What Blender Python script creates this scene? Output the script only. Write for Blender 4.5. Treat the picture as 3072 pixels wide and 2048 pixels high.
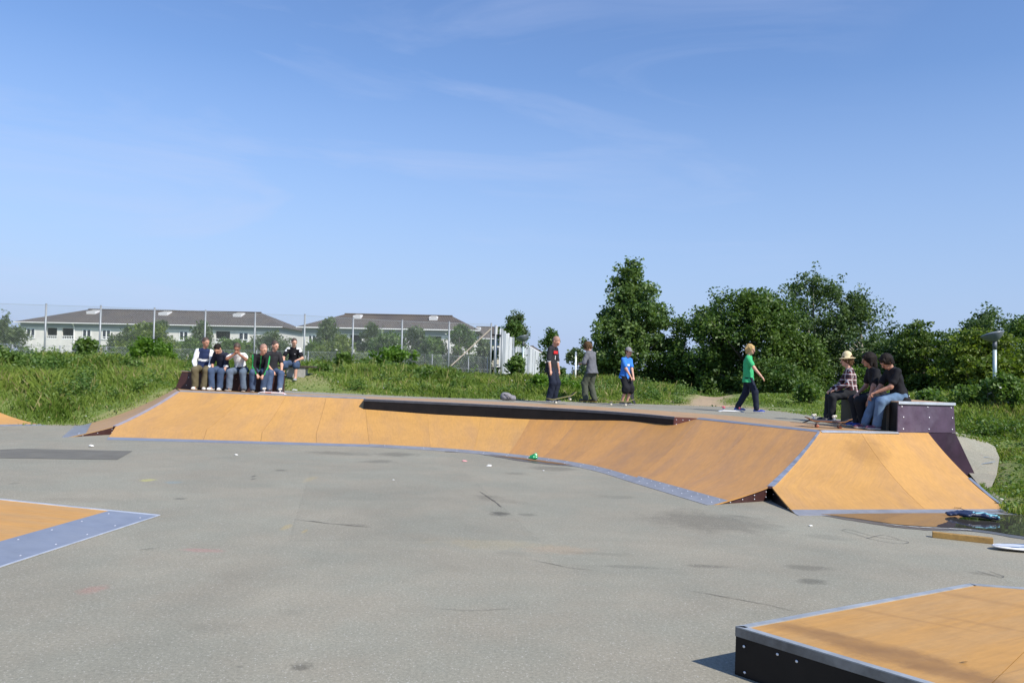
import bpy, bmesh, math, random
import numpy as np
from mathutils import Vector, Matrix

for o in list(bpy.data.objects):
    bpy.data.objects.remove(o)
SC = bpy.context.scene
COL = SC.collection
R = math.radians

# ------------------------------------------------------------------ camera
EYE = 1.65            # metres above the asphalt
HORIZON = 1110.0      # horizon row of the 3072 x 2048 photograph at mid width
ROLL = R(2.25)
FOC = 2440.0          # focal length in photograph pixels
_p = math.atan((HORIZON - 1024) / FOC)
FW = np.array([0, math.cos(_p), math.sin(_p)])
_u0 = np.array([0, -math.sin(_p), math.cos(_p)])
_r0 = np.array([1.0, 0, 0])
RT = math.cos(ROLL) * _r0 + math.sin(ROLL) * _u0
UP = -math.sin(ROLL) * _r0 + math.cos(ROLL) * _u0
CAM = np.array([0, 0, EYE])

cam_data = bpy.data.cameras.new('camera')
cam = bpy.data.objects.new('camera', cam_data)
COL.objects.link(cam)
SC.camera = cam
cam_data.sensor_width = 36.0
cam_data.lens = FOC / 3072 * 36.0
cam_data.clip_start = 0.05
cam_data.clip_end = 3000
cam.matrix_world = Matrix(((RT[0], UP[0], -FW[0], 0), (RT[1], UP[1], -FW[1], 0), (RT[2], UP[2], -FW[2], EYE), (0, 0, 0, 1)))


def gp(x, y, z=0.0):
    """survey point: world point on level z seen at photograph pixel (x, y)"""
    d = FW * FOC + RT * (x - 1536) - UP * (y - 1024)
    return CAM + d * ((z - EYE) / d[2])


def dp(x, y, dist):
    """survey point: world point at depth dist (metres along y) at photograph pixel (x, y)"""
    d = FW * FOC + RT * (x - 1536) - UP * (y - 1024)
    return CAM + d * (dist / d[1])


# ------------------------------------------------------------------ world and sun
SUN_DIR = Vector((0.52, -0.50, 0.70)).normalized()   # towards the sun: right, behind the camera
SUN_EL = math.asin(SUN_DIR.z)
SUN_AZ = math.atan2(SUN_DIR.x, SUN_DIR.y)

world = bpy.data.worlds.new('World')
SC.world = world
world.use_nodes = True
wn = world.node_tree
wn.nodes.clear()


def N(nt, typ, **kw):
    n = nt.nodes.new(typ)
    for k, v in kw.items():
        if k == 'inp':
            for a, b in v.items():
                n.inputs[a].default_value = b
        else:
            setattr(n, k, v)
    return n


def build_world():
    L = wn.links.new
    out = N(wn, 'ShaderNodeOutputWorld')
    bg = N(wn, 'ShaderNodeBackground', inp={'Strength': 0.105})
    sky = N(wn, 'ShaderNodeTexSky', sky_type='NISHITA', sun_disc=False, sun_elevation=SUN_EL, sun_rotation=SUN_AZ,
            altitude=50, air_density=1.35, dust_density=0.25, ozone_density=3.2)
    # thin cirrus streaks over the whole sky
    tc = N(wn, 'ShaderNodeTexCoord')
    sep = N(wn, 'ShaderNodeSeparateXYZ')
    L(tc.outputs['Generated'], sep.inputs[0])
    zc = N(wn, 'ShaderNodeMath', operation='MAXIMUM', inp={1: 0.03})
    L(sep.outputs['Z'], zc.inputs[0])
    mp = N(wn, 'ShaderNodeMapping', inp={'Location': (7.1, 2.9, 1.5), 'Rotation': (R(6), R(24), R(10)), 'Scale': (2.2, 2.2, 11.0)})
    L(tc.outputs['Generated'], mp.inputs[0])
    mw = N(wn, 'ShaderNodeTexNoise', inp={'Scale': 1.1, 'Detail': 3.0, 'Roughness': 0.5})
    off = N(wn, 'ShaderNodeVectorMath', operation='ADD')
    off.inputs[1].default_value = (7.1, 2.9, 1.5)
    L(tc.outputs['Generated'], off.inputs[0]); L(off.outputs[0], mw.inputs['Vector'])
    patch = N(wn, 'ShaderNodeMapRange', inp={1: 0.42, 2: 0.62, 3: 0.0, 4: 1.0})
    L(mw.outputs['Fac'], patch.inputs[0])
    n1 = N(wn, 'ShaderNodeTexNoise', inp={'Scale': 1.0, 'Detail': 10.0, 'Roughness': 0.58, 'Distortion': 0.9})
    L(mp.outputs[0], n1.inputs['Vector'])
    r1 = N(wn, 'ShaderNodeMapRange', inp={1: 0.48, 2: 0.80, 3: 0.0, 4: 0.75})
    L(n1.outputs['Fac'], r1.inputs[0])
    cir = N(wn, 'ShaderNodeMath', operation='MULTIPLY')
    L(r1.outputs[0], cir.inputs[0]); L(patch.outputs[0], cir.inputs[1])
    # veil of haze, thicker low down
    r2 = N(wn, 'ShaderNodeMapRange', inp={1: 0.0, 2: 0.34, 3: 0.92, 4: 0.0})
    L(zc.outputs[0], r2.inputs[0])
    tint = N(wn, 'ShaderNodeMix', data_type='RGBA', blend_type='MULTIPLY', inp={0: 1.0})
    tint.inputs['B'].default_value = (0.82, 0.93, 1.20, 1)
    L(sky.outputs[0], tint.inputs['A'])
    mh = N(wn, 'ShaderNodeMix', data_type='RGBA')
    mh.inputs['B'].default_value = (3.0, 4.0, 6.4, 1)
    L(r2.outputs[0], mh.inputs['Factor']); L(tint.outputs['Result'], mh.inputs['A'])
    mx = N(wn, 'ShaderNodeMix', data_type='RGBA')
    mx.inputs['B'].default_value = (4.3, 5.0, 7.0, 1)
    L(cir.outputs[0], mx.inputs['Factor']); L(mh.outputs['Result'], mx.inputs['A'])
    L(mx.outputs['Result'], bg.inputs['Color'])
    L(bg.outputs[0], out.inputs['Surface'])


build_world()
sl = bpy.data.lights.new('sun', 'SUN')
sl.energy = 4.6
sl.angle = R(0.53)
sl.color = (1.0, 0.95, 0.87)
sun = bpy.data.objects.new('sun', sl)
COL.objects.link(sun)
sun.location = (20, -20, 30)
sun.rotation_euler = SUN_DIR.to_track_quat('Z', 'Y').to_euler()

SC.view_settings.view_transform = 'Standard'
SC.view_settings.look = 'None'
SC.view_settings.gamma = 1.0
SC.view_settings.use_curve_mapping = False
SC.view_settings.exposure = 0.35
SC.render.engine = 'CYCLES'
SC.cycles.max_bounces = 6
SC.cycles.transparent_max_bounces = 8
SC.cycles.use_denoising = True

# ------------------------------------------------------------------ helpers
def tag(o, label=None, cat=None, group=None, kind=None):
    if label: o['label'] = label
    if cat: o['category'] = cat
    if group: o['group'] = group
    if kind: o['kind'] = kind
    return o


def link(name, me, mat=None, parent=None):
    o = bpy.data.objects.new(name, me)
    COL.objects.link(o)
    if mat is not None:
        for m in (mat if isinstance(mat, (list, tuple)) else [mat]):
            me.materials.append(m)
    if parent is not None:
        o.parent = parent
    return o


def empty(name, label, cat, loc=(0, 0, 0), rz=0.0, group=None):
    o = bpy.data.objects.new(name, None)
    COL.objects.link(o)
    o.empty_display_size = 0.2
    o.location = loc
    o.rotation_euler = (0, 0, rz)
    return tag(o, label, cat, group)


def mesh(name, v, f, mat=None, parent=None, smooth=False, uv=None):
    me = bpy.data.meshes.new(name)
    me.from_pydata([tuple(map(float, p)) for p in v], [], [tuple(int(i) for i in q) for q in f])
    if uv is not None:
        lay = me.uv_layers.new(name='UVMap')
        idx = np.empty(len(me.loops), int)
        me.loops.foreach_get('vertex_index', idx)
        lay.data.foreach_set('uv', np.asarray(uv, np.float32)[idx].ravel())
    if smooth:
        me.polygons.foreach_set('use_smooth', [True] * len(me.polygons))
    me.update()
    return link(name, me, mat, parent)


def quads_mesh(name, verts, nper, mat=None, parent=None, var=None):
    """fast mesh of many loose faces with nper corners each; verts (n*nper,3); var one value per face"""
    verts = np.asarray(verts, np.float32)
    nf = len(verts) // nper
    me = bpy.data.meshes.new(name)
    me.vertices.add(len(verts))
    me.vertices.foreach_set('co', verts.ravel())
    me.loops.add(len(verts))
    me.loops.foreach_set('vertex_index', np.arange(len(verts), dtype=np.int32))
    me.polygons.add(nf)
    me.polygons.foreach_set('loop_start', np.arange(0, nf * nper, nper, dtype=np.int32))
    if var is not None:
        a = me.attributes.new('var', 'FLOAT', 'FACE')
        a.data.foreach_set('value', np.asarray(var, np.float32))
    me.update(calc_edges=True)
    return link(name, me, mat, parent)


class MB:
    """collects shapes into one mesh"""
    def __init__(s):
        s.v = []; s.f = []

    def add(s, v, f):
        b = len(s.v)
        s.v += [tuple(map(float, p)) for p in v]
        s.f += [tuple(i + b for i in q) for q in f]
        return s

    def box(s, x0, x1, y0, y1, z0, z1):
        return s.add([(x0, y0, z0), (x1, y0, z0), (x1, y1, z0), (x0, y1, z0), (x0, y0, z1), (x1, y0, z1), (x1, y1, z1), (x0, y1, z1)],
                     [(0, 3, 2, 1), (4, 5, 6, 7), (0, 1, 5, 4), (1, 2, 6, 5), (2, 3, 7, 6), (3, 0, 4, 7)])

    def hexa(s, b, t):
        """four base points and four top points, same order"""
        return s.add(list(b) + list(t), [(0, 3, 2, 1), (4, 5, 6, 7), (0, 1, 5, 4), (1, 2, 6, 5), (2, 3, 7, 6), (3, 0, 4, 7)])

    def prism(s, poly, z0, z1):
        n = len(poly)
        v = [(p[0], p[1], z0) for p in poly] + [(p[0], p[1], z1) for p in poly]
        f = [tuple(range(n - 1, -1, -1)), tuple(range(n, 2 * n))]
        f += [(i, (i + 1) % n, n + (i + 1) % n, n + i) for i in range(n)]
        return s.add(v, f)

    def tube(s, pts, rad, n=8, cap=True):
        pts = [np.asarray(p, float) for p in pts]
        if not hasattr(rad, '__len__'): rad = [rad] * len(pts)
        v = []; f = []
        for i, p in enumerate(pts):
            d = pts[min(i + 1, len(pts) - 1)] - pts[max(i - 1, 0)]
            d = d / (np.linalg.norm(d) + 1e-9)
            a = np.cross(d, [0, 0, 1.0] if abs(d[2]) < .9 else [1.0, 0, 0]); a /= np.linalg.norm(a)
            b = np.cross(d, a)
            for k in range(n):
                t = 2 * math.pi * k / n
                v.append(p + rad[i] * (math.cos(t) * a + math.sin(t) * b))
        for i in range(len(pts) - 1):
            for k in range(n):
                f.append((i * n + k, (i + 1) * n + k, (i + 1) * n + (k + 1) % n, i * n + (k + 1) % n))
        if cap:
            f.append(tuple(range(n))); f.append(tuple(range((len(pts) - 1) * n + n - 1, (len(pts) - 1) * n - 1, -1)))
        return s.add(v, f)

    def lathe(s, prof, c=(0, 0, 0), n=20):
        """prof: list of (r, z)"""
        v = []; f = []
        for r, z in prof:
            for k in range(n):
                t = 2 * math.pi * k / n
                v.append((c[0] + r * math.cos(t), c[1] + r * math.sin(t), c[2] + z))
        for i in range(len(prof) - 1):
            for k in range(n):
                f.append((i * n + k, i * n + (k + 1) % n, (i + 1) * n + (k + 1) % n, (i + 1) * n + k))
        f.append(tuple(range(n - 1, -1, -1))); f.append(tuple(range((len(prof) - 1) * n, len(prof) * n)))
        return s.add(v, f)

    def build(s, name, mat=None, parent=None, smooth=False, bevel=0.0):
        o = mesh(name, s.v, s.f, mat, parent, smooth)
        if bevel:
            m = o.modifiers.new('bevel', 'BEVEL'); m.width = bevel; m.segments = 2; m.limit_method = 'ANGLE'
        return o


def spline(pts, n):
    """Catmull-Rom through pts, n samples"""
    p = np.asarray(pts, float)
    p = np.vstack([2 * p[0] - p[1], p, 2 * p[-1] - p[-2]])
    m = len(pts) - 1
    out = []
    for t in np.linspace(0, m - 1e-9, n):
        i = int(t); u = t - i
        a, b, c, d = p[i], p[i + 1], p[i + 2], p[i + 3]
        out.append(.5 * (2 * b + (c - a) * u + (2 * a - 5 * b + 4 * c - d) * u * u + (3 * b - a - 3 * c + d) * u ** 3))
    return np.array(out)


def pl_at(P, s, S):
    """piecewise linear point along breakpoints S"""
    return np.array([np.interp(s, S, [q[k] for q in P]) for k in range(len(P[0]))])


# ------------------------------------------------------------------ materials
MATS = {}


def principled(name):
    m = bpy.data.materials.new(name)
    m.use_nodes = True
    nt = m.node_tree
    b = nt.nodes['Principled BSDF']
    return m, nt, b, nt.links.new


def mat(name, col, rough=0.6, var=0.12, scale=8.0, metal=0.0, bump=0.0, bscale=60.0, spec=0.5, dirt=None):
    """plain procedural material: colour with noise variation and fine bump"""
    if name in MATS: return MATS[name]
    m, nt, b, L = principled(name)
    tc = N(nt, 'ShaderNodeTexCoord')
    n1 = N(nt, 'ShaderNodeTexNoise', inp={'Scale': scale, 'Detail': 6.0, 'Roughness': 0.6})
    L(tc.outputs['Object'], n1.inputs['Vector'])
    rr = N(nt, 'ShaderNodeMapRange', inp={1: 0.3, 2: 0.7, 3: 1 - var, 4: 1 + var})
    L(n1.outputs['Fac'], rr.inputs[0])
    mx = N(nt, 'ShaderNodeVectorMath', operation='SCALE')
    mx.inputs[0].default_value = col[:3]
    L(rr.outputs[0], mx.inputs['Scale'])
    last = mx.outputs[0]
    if dirt:
        n2 = N(nt, 'ShaderNodeTexNoise', inp={'Scale': scale * .35, 'Detail': 8.0, 'Roughness': 0.7})
        L(tc.outputs['Object'], n2.inputs['Vector'])
        r2 = N(nt, 'ShaderNodeMapRange', inp={1: 0.48, 2: 0.72, 3: 0.0, 4: 0.7})
        L(n2.outputs['Fac'], r2.inputs[0])
        mm = N(nt, 'ShaderNodeMix', data_type='RGBA')
        mm.inputs['B'].default_value = (*dirt, 1)
        L(r2.outputs[0], mm.inputs['Factor']); L(last, mm.inputs['A'])
        last = mm.outputs['Result']
    L(last, b.inputs['Base Color'])
    b.inputs['Roughness'].default_value = rough
    b.inputs['Metallic'].default_value = metal
    b.inputs['Specular IOR Level'].default_value = spec
    if bump:
        n3 = N(nt, 'ShaderNodeTexNoise', inp={'Scale': bscale, 'Detail': 4.0})
        L(tc.outputs['Object'], n3.inputs['Vector'])
        bp = N(nt, 'ShaderNodeBump', inp={'Strength': bump, 'Distance': 0.01})
        L(n3.outputs['Fac'], bp.inputs['Height']); L(bp.outputs[0], b.inputs['Normal'])
    MATS[name] = m
    return m


def stain_mask(nt, L, pos, st, noise):
    """soft irregular blot: st = (x, y, rx, ry, rotation deg, strength)"""
    mp = N(nt, 'ShaderNodeMapping', vector_type='TEXTURE', inp={'Location': (st[0], st[1], 0), 'Rotation': (0, 0, R(st[4])), 'Scale': (st[2], st[3], 1)})
    L(pos, mp.inputs[0])
    sp = N(nt, 'ShaderNodeSeparateXYZ'); L(mp.outputs[0], sp.inputs[0])
    cb = N(nt, 'ShaderNodeCombineXYZ'); L(sp.outputs[0], cb.inputs[0]); L(sp.outputs[1], cb.inputs[1])
    ln = N(nt, 'ShaderNodeVectorMath', operation='LENGTH'); L(cb.outputs[0], ln.inputs[0])
    ad = N(nt, 'ShaderNodeMath', operation='ADD'); L(ln.outputs['Value'], ad.inputs[0]); L(noise, ad.inputs[1])
    mr = N(nt, 'ShaderNodeMapRange', inp={1: 1.30, 2: 0.55, 3: 0.0, 4: st[5]})
    L(ad.outputs[0], mr.inputs[0])
    return mr.outputs[0]


def asphalt_mat():
    m, nt, b, L = principled('asphalt')
    g = N(nt, 'ShaderNodeNewGeometry')
    P = g.outputs['Position']

    def noise(sc, det=5.0, ro=0.6, dist=0.0):
        n = N(nt, 'ShaderNodeTexNoise', inp={'Scale': sc, 'Detail': det, 'Roughness': ro, 'Distortion': dist})
        L(P, n.inputs['Vector'])
        return n.outputs['Fac']

    def mrange(s, a, c, d, e):
        r = N(nt, 'ShaderNodeMapRange', inp={1: a, 2: c, 3: d, 4: e}); L(s, r.inputs[0]); return r.outputs[0]

    def mul(a, c):
        r = N(nt, 'ShaderNodeMath', operation='MULTIPLY'); L(a, r.inputs[0]); L(c, r.inputs[1]); return r.outputs[0]
    big = mrange(noise(0.35, 6.0, 0.62, 0.8), 0.3, 0.7, 0.87, 1.09)
    mid = mrange(noise(2.3, 6.0, 0.65), 0.3, 0.7, 0.95, 1.05)
    fine = mrange(noise(48.0, 4.0, 0.75), 0.3, 0.7, 0.74, 1.26)
    gr = mrange(noise(190.0, 2.0, 0.7), 0.35, 0.65, 0.84, 1.16)
    br = mul(mul(big, mid), mul(fine, gr))
    # pale and dark stone chips
    vo = N(nt, 'ShaderNodeTexVoronoi', inp={'Scale': 130.0}); L(P, vo.inputs['Vector'])
    sx = N(nt, 'ShaderNodeSeparateColor'); L(vo.outputs['Color'], sx.inputs[0])
    chip = mrange(sx.outputs[0], 0.955, 0.985, 0.0, 1.0)
    nz1 = mrange(noise(2.6, 8.0, 0.75, .6), 0.25, 0.75, -0.75, 0.75)
    nz2 = mrange(noise(26.0, 4.0, 0.75), 0.25, 0.75, -0.28, 0.28)
    nza = N(nt, 'ShaderNodeMath', operation='ADD'); L(nz1, nza.inputs[0]); L(nz2, nza.inputs[1]); nz = nza.outputs[0]
    # blots: x, y, rx, ry, rotation, strength
    S = []
    def blot(px, py, w, h, k, rot=0):
        c = gp(px, py); e = gp(px + w / 2, py); t = gp(px, py - h / 2)
        S.append((c[0], c[1], abs(e[0] - c[0]), abs(t[1] - c[1]), rot, k))
    for a in [(900, 2000, 75, 26, .42), (720, 1998, 20, 8, .22), (2140, 1565, 320, 52, .30), (2060, 1556, 120, 26, .26), (1505, 1540, 62, 13, .5), (1575, 1543, 50, 9, .3),
              (1460, 1490, 80, 12, .2), (1140, 1384, 100, 10, .3), (1190, 1362, 130, 12, .33), (1020, 1360, 200, 10, .26), (840, 1410, 40, 6, .33), (760, 1428, 14, 5, .5), (760, 1436, 16, 5, .45),
              (1890, 1700, 230, 9, .22), (2130, 1698, 120, 9, .3), (2425, 1702, 140, 14, .28), (2440, 1742, 90, 14, .38, 8), (1800, 1660, 200, 10, .16), (1550, 1420, 60, 8, .25), (1660, 1405, 120, 12, .3),
              (1850, 1490, 120, 10, .18), (2480, 1610, 130, 16, .16, -14), (1060, 1574, 70, 8, .2), (1540, 1660, 80, 16, .12), (640, 1880, 160, 30, .08), (2960, 1722, 90, 10, .25, -20), (870, 1836, 80, 20, .08),
              (1500, 1500, 60, 30, .12, 60), (980, 1470, 300, 20, .06), (260, 1500, 260, 16, .1), (40, 1450, 30, 6, .25), (540, 1495, 36, 6, .35)]:
        blot(a[0], a[1], a[2], a[3], a[4], a[5] if len(a) > 5 else 0)
    dark = None
    for st in S:
        k = stain_mask(nt, L, P, st, nz)
        if dark is None: dark = k
        else:
            mxn = N(nt, 'ShaderNodeMath', operation='MAXIMUM'); L(dark, mxn.inputs[0]); L(k, mxn.inputs[1]); dark = mxn.outputs[0]
    # hairline scuffs from wheels
    mp = N(nt, 'ShaderNodeMapping', inp={'Rotation': (0, 0, R(24)), 'Scale': (0.5, 9.0, 1.0)}); L(P, mp.inputs[0])
    wn_ = N(nt, 'ShaderNodeTexNoise', inp={'Scale': 1.6, 'Detail': 5.0, 'Roughness': 0.7}); L(mp.outputs[0], wn_.inputs['Vector'])
    scf = mrange(wn_.outputs['Fac'], 0.64, 0.74, 0.0, 0.14)
    mxn = N(nt, 'ShaderNodeMath', operation='MAXIMUM'); L(dark, mxn.inputs[0]); L(scf, mxn.inputs[1]); dark = mxn.outputs[0]
    # big square of older, finer asphalt: slightly darker, its seam a little darker still
    mpq = N(nt, 'ShaderNodeMapping', vector_type='TEXTURE', inp={'Location': (-1.3, 10.15, 0), 'Rotation': (0, 0, R(11.5)), 'Scale': (1.2, 2.42, 1)}); L(P, mpq.inputs[0])
    ab = N(nt, 'ShaderNodeVectorMath', operation='ABSOLUTE'); L(mpq.outputs[0], ab.inputs[0])
    sq = N(nt, 'ShaderNodeSeparateXYZ'); L(ab.outputs[0], sq.inputs[0])
    mq = N(nt, 'ShaderNodeMath', operation='MAXIMUM'); L(sq.outputs[0], mq.inputs[0]); L(sq.outputs[1], mq.inputs[1])
    nj = N(nt, 'ShaderNodeMath', operation='MULTIPLY_ADD', inp={1: .012}); L(nz1, nj.inputs[0]); L(mq.outputs[0], nj.inputs[2])
    body_ = mrange(nj.outputs[0], .985, 1.0, .055, 0.0)
    seam_ = N(nt, 'ShaderNodeMath', operation='MULTIPLY'); L(mrange(nj.outputs[0], .975, .99, 0.0, .10), seam_.inputs[0]); L(mrange(nj.outputs[0], .99, 1.003, 1.0, 0.0), seam_.inputs[1])
    wear_ = N(nt, 'ShaderNodeMath', operation='MULTIPLY'); L(seam_.outputs[0], wear_.inputs[0]); L(mrange(noise(1.4, 4.0, .6), .4, .6, 0.0, 1.0), wear_.inputs[1])
    for extra_ in (body_, wear_.outputs[0]):
        aq = N(nt, 'ShaderNodeMath', operation='ADD'); L(dark, aq.inputs[0]); L(extra_, aq.inputs[1]); dark = aq.outputs[0]
    inv = N(nt, 'ShaderNodeMath', operation='SUBTRACT', inp={0: 1.0}); L(dark, inv.inputs[1])
    tot = mul(br, inv.outputs[0])
    # tint between warm and cool greys
    tm = N(nt, 'ShaderNodeMix', data_type='RGBA')
    tm.inputs['A'].default_value = (0.268, 0.246, 0.188, 1); tm.inputs['B'].default_value = (0.250, 0.241, 0.188, 1)
    L(mrange(noise(0.8, 5.0, 0.6), 0.4, 0.6, 0.0, 1.0), tm.inputs['Factor'])
    # faint coloured chalk rubbed into the surface
    last = tm.outputs['Result']
    for (px, py, w, h, c, k) in [(275, 1768, 70, 24, (.36, .20, .16), .45), (610, 1650, 120, 10, (.42, .2, .18), .35), (440, 1440, 40, 8, (.42, .40, .12), .6), (520, 1446, 60, 8, (.2, .28, .30), .4),
                                 (860, 1580, 24, 16, (.36, .28, .12), .5), (914, 1592, 14, 14, (.36, .28, .12), .5), (930, 1437, 30, 18, (.33, .28, .16), .5), (1480, 1630, 330, 26, (.36, .30, .18), .35), (1680, 1650, 200, 24, (.38, .27, .17), .3)]:
        c0 = gp(px, py); e = gp(px + w / 2, py); t = gp(px, py - h / 2)
        mk = stain_mask(nt, L, P, (c0[0], c0[1], abs(e[0] - c0[0]), abs(t[1] - c0[1]), 0, k), nz)
        mm = N(nt, 'ShaderNodeMix', data_type='RGBA'); mm.inputs['B'].default_value = (*c, 1)
        L(mk, mm.inputs['Factor']); L(last, mm.inputs['A']); last = mm.outputs['Result']
    sc = N(nt, 'ShaderNodeVectorMath', operation='SCALE'); L(last, sc.inputs[0]); L(tot, sc.inputs['Scale'])
    cm = N(nt, 'ShaderNodeMix', data_type='RGBA'); cm.inputs['B'].default_value = (0.62, 0.60, 0.55, 1)
    ck = N(nt, 'ShaderNodeMath', operation='MULTIPLY', inp={1: 0.35}); L(chip, ck.inputs[0])
    L(ck.outputs[0], cm.inputs['Factor']); L(sc.outputs[0], cm.inputs['A'])
    L(cm.outputs['Result'], b.inputs['Base Color'])
    b.inputs['Roughness'].default_value = 0.85
    b.inputs['Specular IOR Level'].default_value = 0.35
    bp = N(nt, 'ShaderNodeBump', inp={'Strength': 0.35, 'Distance': 0.004})
    L(noise(120.0, 3.0, 0.7), bp.inputs['Height']); L(bp.outputs[0], b.inputs['Normal'])
    return m


def ply_mat(name, col, worn, amount, streak=1.0, blots=()):
    """orange phenolic plywood: streaks of wear run up the slope (UV v), grain along u"""
    m, nt, b, L = principled(name)
    uv = N(nt, 'ShaderNodeUVMap')
    oi = N(nt, 'ShaderNodeObjectInfo')
    g = N(nt, 'ShaderNodeNewGeometry')
    mp = N(nt, 'ShaderNodeMapping', inp={'Scale': (1.7 * streak, 0.28, 1.0)}); L(uv.outputs[0], mp.inputs[0])
    n1 = N(nt, 'ShaderNodeTexNoise', inp={'Scale': 1.6, 'Detail': 7.0, 'Roughness': 0.62, 'Distortion': 0.25}); L(mp.outputs[0], n1.inputs['Vector'])
    r1 = N(nt, 'ShaderNodeMapRange', inp={1: 0.42, 2: 0.66, 3: 0.0, 4: amount}); L(n1.outputs['Fac'], r1.inputs[0])
    mp2 = N(nt, 'ShaderNodeMapping', inp={'Scale': (14.0, 2.2, 1.0)}); L(uv.outputs[0], mp2.inputs[0])
    n2 = N(nt, 'ShaderNodeTexNoise', inp={'Scale': 2.0, 'Detail': 6.0, 'Roughness': 0.7}); L(mp2.outputs[0], n2.inputs['Vector'])
    r2 = N(nt, 'ShaderNodeMapRange', inp={1: 0.3, 2: 0.7, 3: 0.88, 4: 1.10}); L(n2.outputs['Fac'], r2.inputs[0])
    n3 = N(nt, 'ShaderNodeTexNoise', inp={'Scale': 1.2, 'Detail': 9.0, 'Roughness': 0.72}); L(g.outputs['Position'], n3.inputs['Vector'])
    r3 = N(nt, 'ShaderNodeMapRange', inp={1: 0.30, 2: 0.72, 3: 1.06, 4: 0.90}); L(n3.outputs['Fac'], r3.inputs[0])
    # scattered dark scuffs
    mp4 = N(nt, 'ShaderNodeMapping', inp={'Scale': (3.0, 9.0, 1.0), 'Rotation': (0, 0, 0.5)}); L(uv.outputs[0], mp4.inputs[0])
    n4 = N(nt, 'ShaderNodeTexNoise', inp={'Scale': 1.5, 'Detail': 8.0, 'Roughness': 0.75}); L(mp4.outputs[0], n4.inputs['Vector'])
    r4 = N(nt, 'ShaderNodeMapRange', inp={1: 0.62, 2: 0.78, 3: 1.0, 4: 0.74}); L(n4.outputs['Fac'], r4.inputs[0])
    rnd = N(nt, 'ShaderNodeMapRange', inp={1: 0.0, 2: 1.0, 3: 0.95, 4: 1.04}); L(oi.outputs['Random'], rnd.inputs[0])
    # fine wheel tracks running up and across the slope
    trk = []
    for (sx_, sy_, rot_, lo_, hi_, k_) in ((34.0, .45, 0.05, .66, .72, .86), (1.1, 26.0, 0.35, .67, .73, .87), (22.0, .5, 0.5, .68, .74, .88)):
        mq = N(nt, 'ShaderNodeMapping', inp={'Scale': (sx_, sy_, 1.0), 'Rotation': (0, 0, rot_)}); L(uv.outputs[0], mq.inputs[0])
        nq = N(nt, 'ShaderNodeTexNoise', inp={'Scale': 1.0, 'Detail': 3.0, 'Roughness': 0.6}); L(mq.outputs[0], nq.inputs['Vector'])
        rq = N(nt, 'ShaderNodeMapRange', inp={1: lo_, 2: hi_, 3: 1.0, 4: k_}); L(nq.outputs['Fac'], rq.inputs[0]); trk.append(rq.outputs[0])
    mx = N(nt, 'ShaderNodeMix', data_type='RGBA')
    mx.inputs['A'].default_value = (*col, 1); mx.inputs['B'].default_value = (*worn, 1)
    L(r1.outputs[0], mx.inputs['Factor'])
    k = r2.outputs[0]
    for s in (r3.outputs[0], r4.outputs[0], rnd.outputs[0], *trk):
        q = N(nt, 'ShaderNodeMath', operation='MULTIPLY'); L(k, q.inputs[0]); L(s, q.inputs[1]); k = q.outputs[0]
    sc = N(nt, 'ShaderNodeVectorMath', operation='SCALE'); L(mx.outputs['Result'], sc.inputs[0]); L(k, sc.inputs['Scale'])
    last = sc.outputs[0]
    if blots:      # rubbed-in dirt with its own shape: x, y, rx, ry, rotation, strength
        nb_ = N(nt, 'ShaderNodeTexNoise', inp={'Scale': 4.0, 'Detail': 8.0, 'Roughness': 0.75}); L(g.outputs['Position'], nb_.inputs['Vector'])
        nr_ = N(nt, 'ShaderNodeMapRange', inp={1: .25, 2: .75, 3: -.6, 4: .6}); L(nb_.outputs['Fac'], nr_.inputs[0])
        for st in blots:
            mk = stain_mask(nt, L, g.outputs['Position'], st, nr_.outputs[0])
            mm = N(nt, 'ShaderNodeMix', data_type='RGBA'); mm.inputs['B'].default_value = (.22, .115, .04, 1)
            L(mk, mm.inputs['Factor']); L(last, mm.inputs['A']); last = mm.outputs['Result']
    L(last, b.inputs['Base Color'])
    b.inputs['Roughness'].default_value = 0.52
    b.inputs['Specular IOR Level'].default_value = 0.3
    bp = N(nt, 'ShaderNodeBump', inp={'Strength': 0.05, 'Distance': 0.004})
    L(n2.outputs['Fac'], bp.inputs['Height']); L(bp.outputs[0], b.inputs['Normal'])
    return m


def leaf_mat(name, a, c, trans=0.35, rough=0.5):
    """foliage: every leaf its own tone between a and c, some light coming through"""
    if name in MATS: return MATS[name]
    m, nt, b, L = principled(name)
    at = N(nt, 'ShaderNodeAttribute', attribute_name='var')
    mx = N(nt, 'ShaderNodeMix', data_type='RGBA')
    mx.inputs['A'].default_value = (*a, 1); mx.inputs['B'].default_value = (*c, 1)
    L(at.outputs['Fac'], mx.inputs['Factor'])
    L(mx.outputs['Result'], b.inputs['Base Color'])
    b.inputs['Roughness'].default_value = rough
    b.inputs['Specular IOR Level'].default_value = 0.35
    tr = N(nt, 'ShaderNodeBsdfTranslucent')
    br = N(nt, 'ShaderNodeMix', data_type='RGBA', blend_type='MULTIPLY', inp={0: 1.0}); br.inputs['B'].default_value = (1.25, 1.35, 0.6, 1)
    L(mx.outputs['Result'], br.inputs['A']); L(br.outputs['Result'], tr.inputs['Color'])
    ms = N(nt, 'ShaderNodeMixShader', inp={0: trans})
    L(b.outputs[0], ms.inputs[1]); L(tr.outputs[0], ms.inputs[2])
    L(ms.outputs[0], nt.nodes['Material Output'].inputs['Surface'])
    MATS[name] = m
    return m


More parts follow.
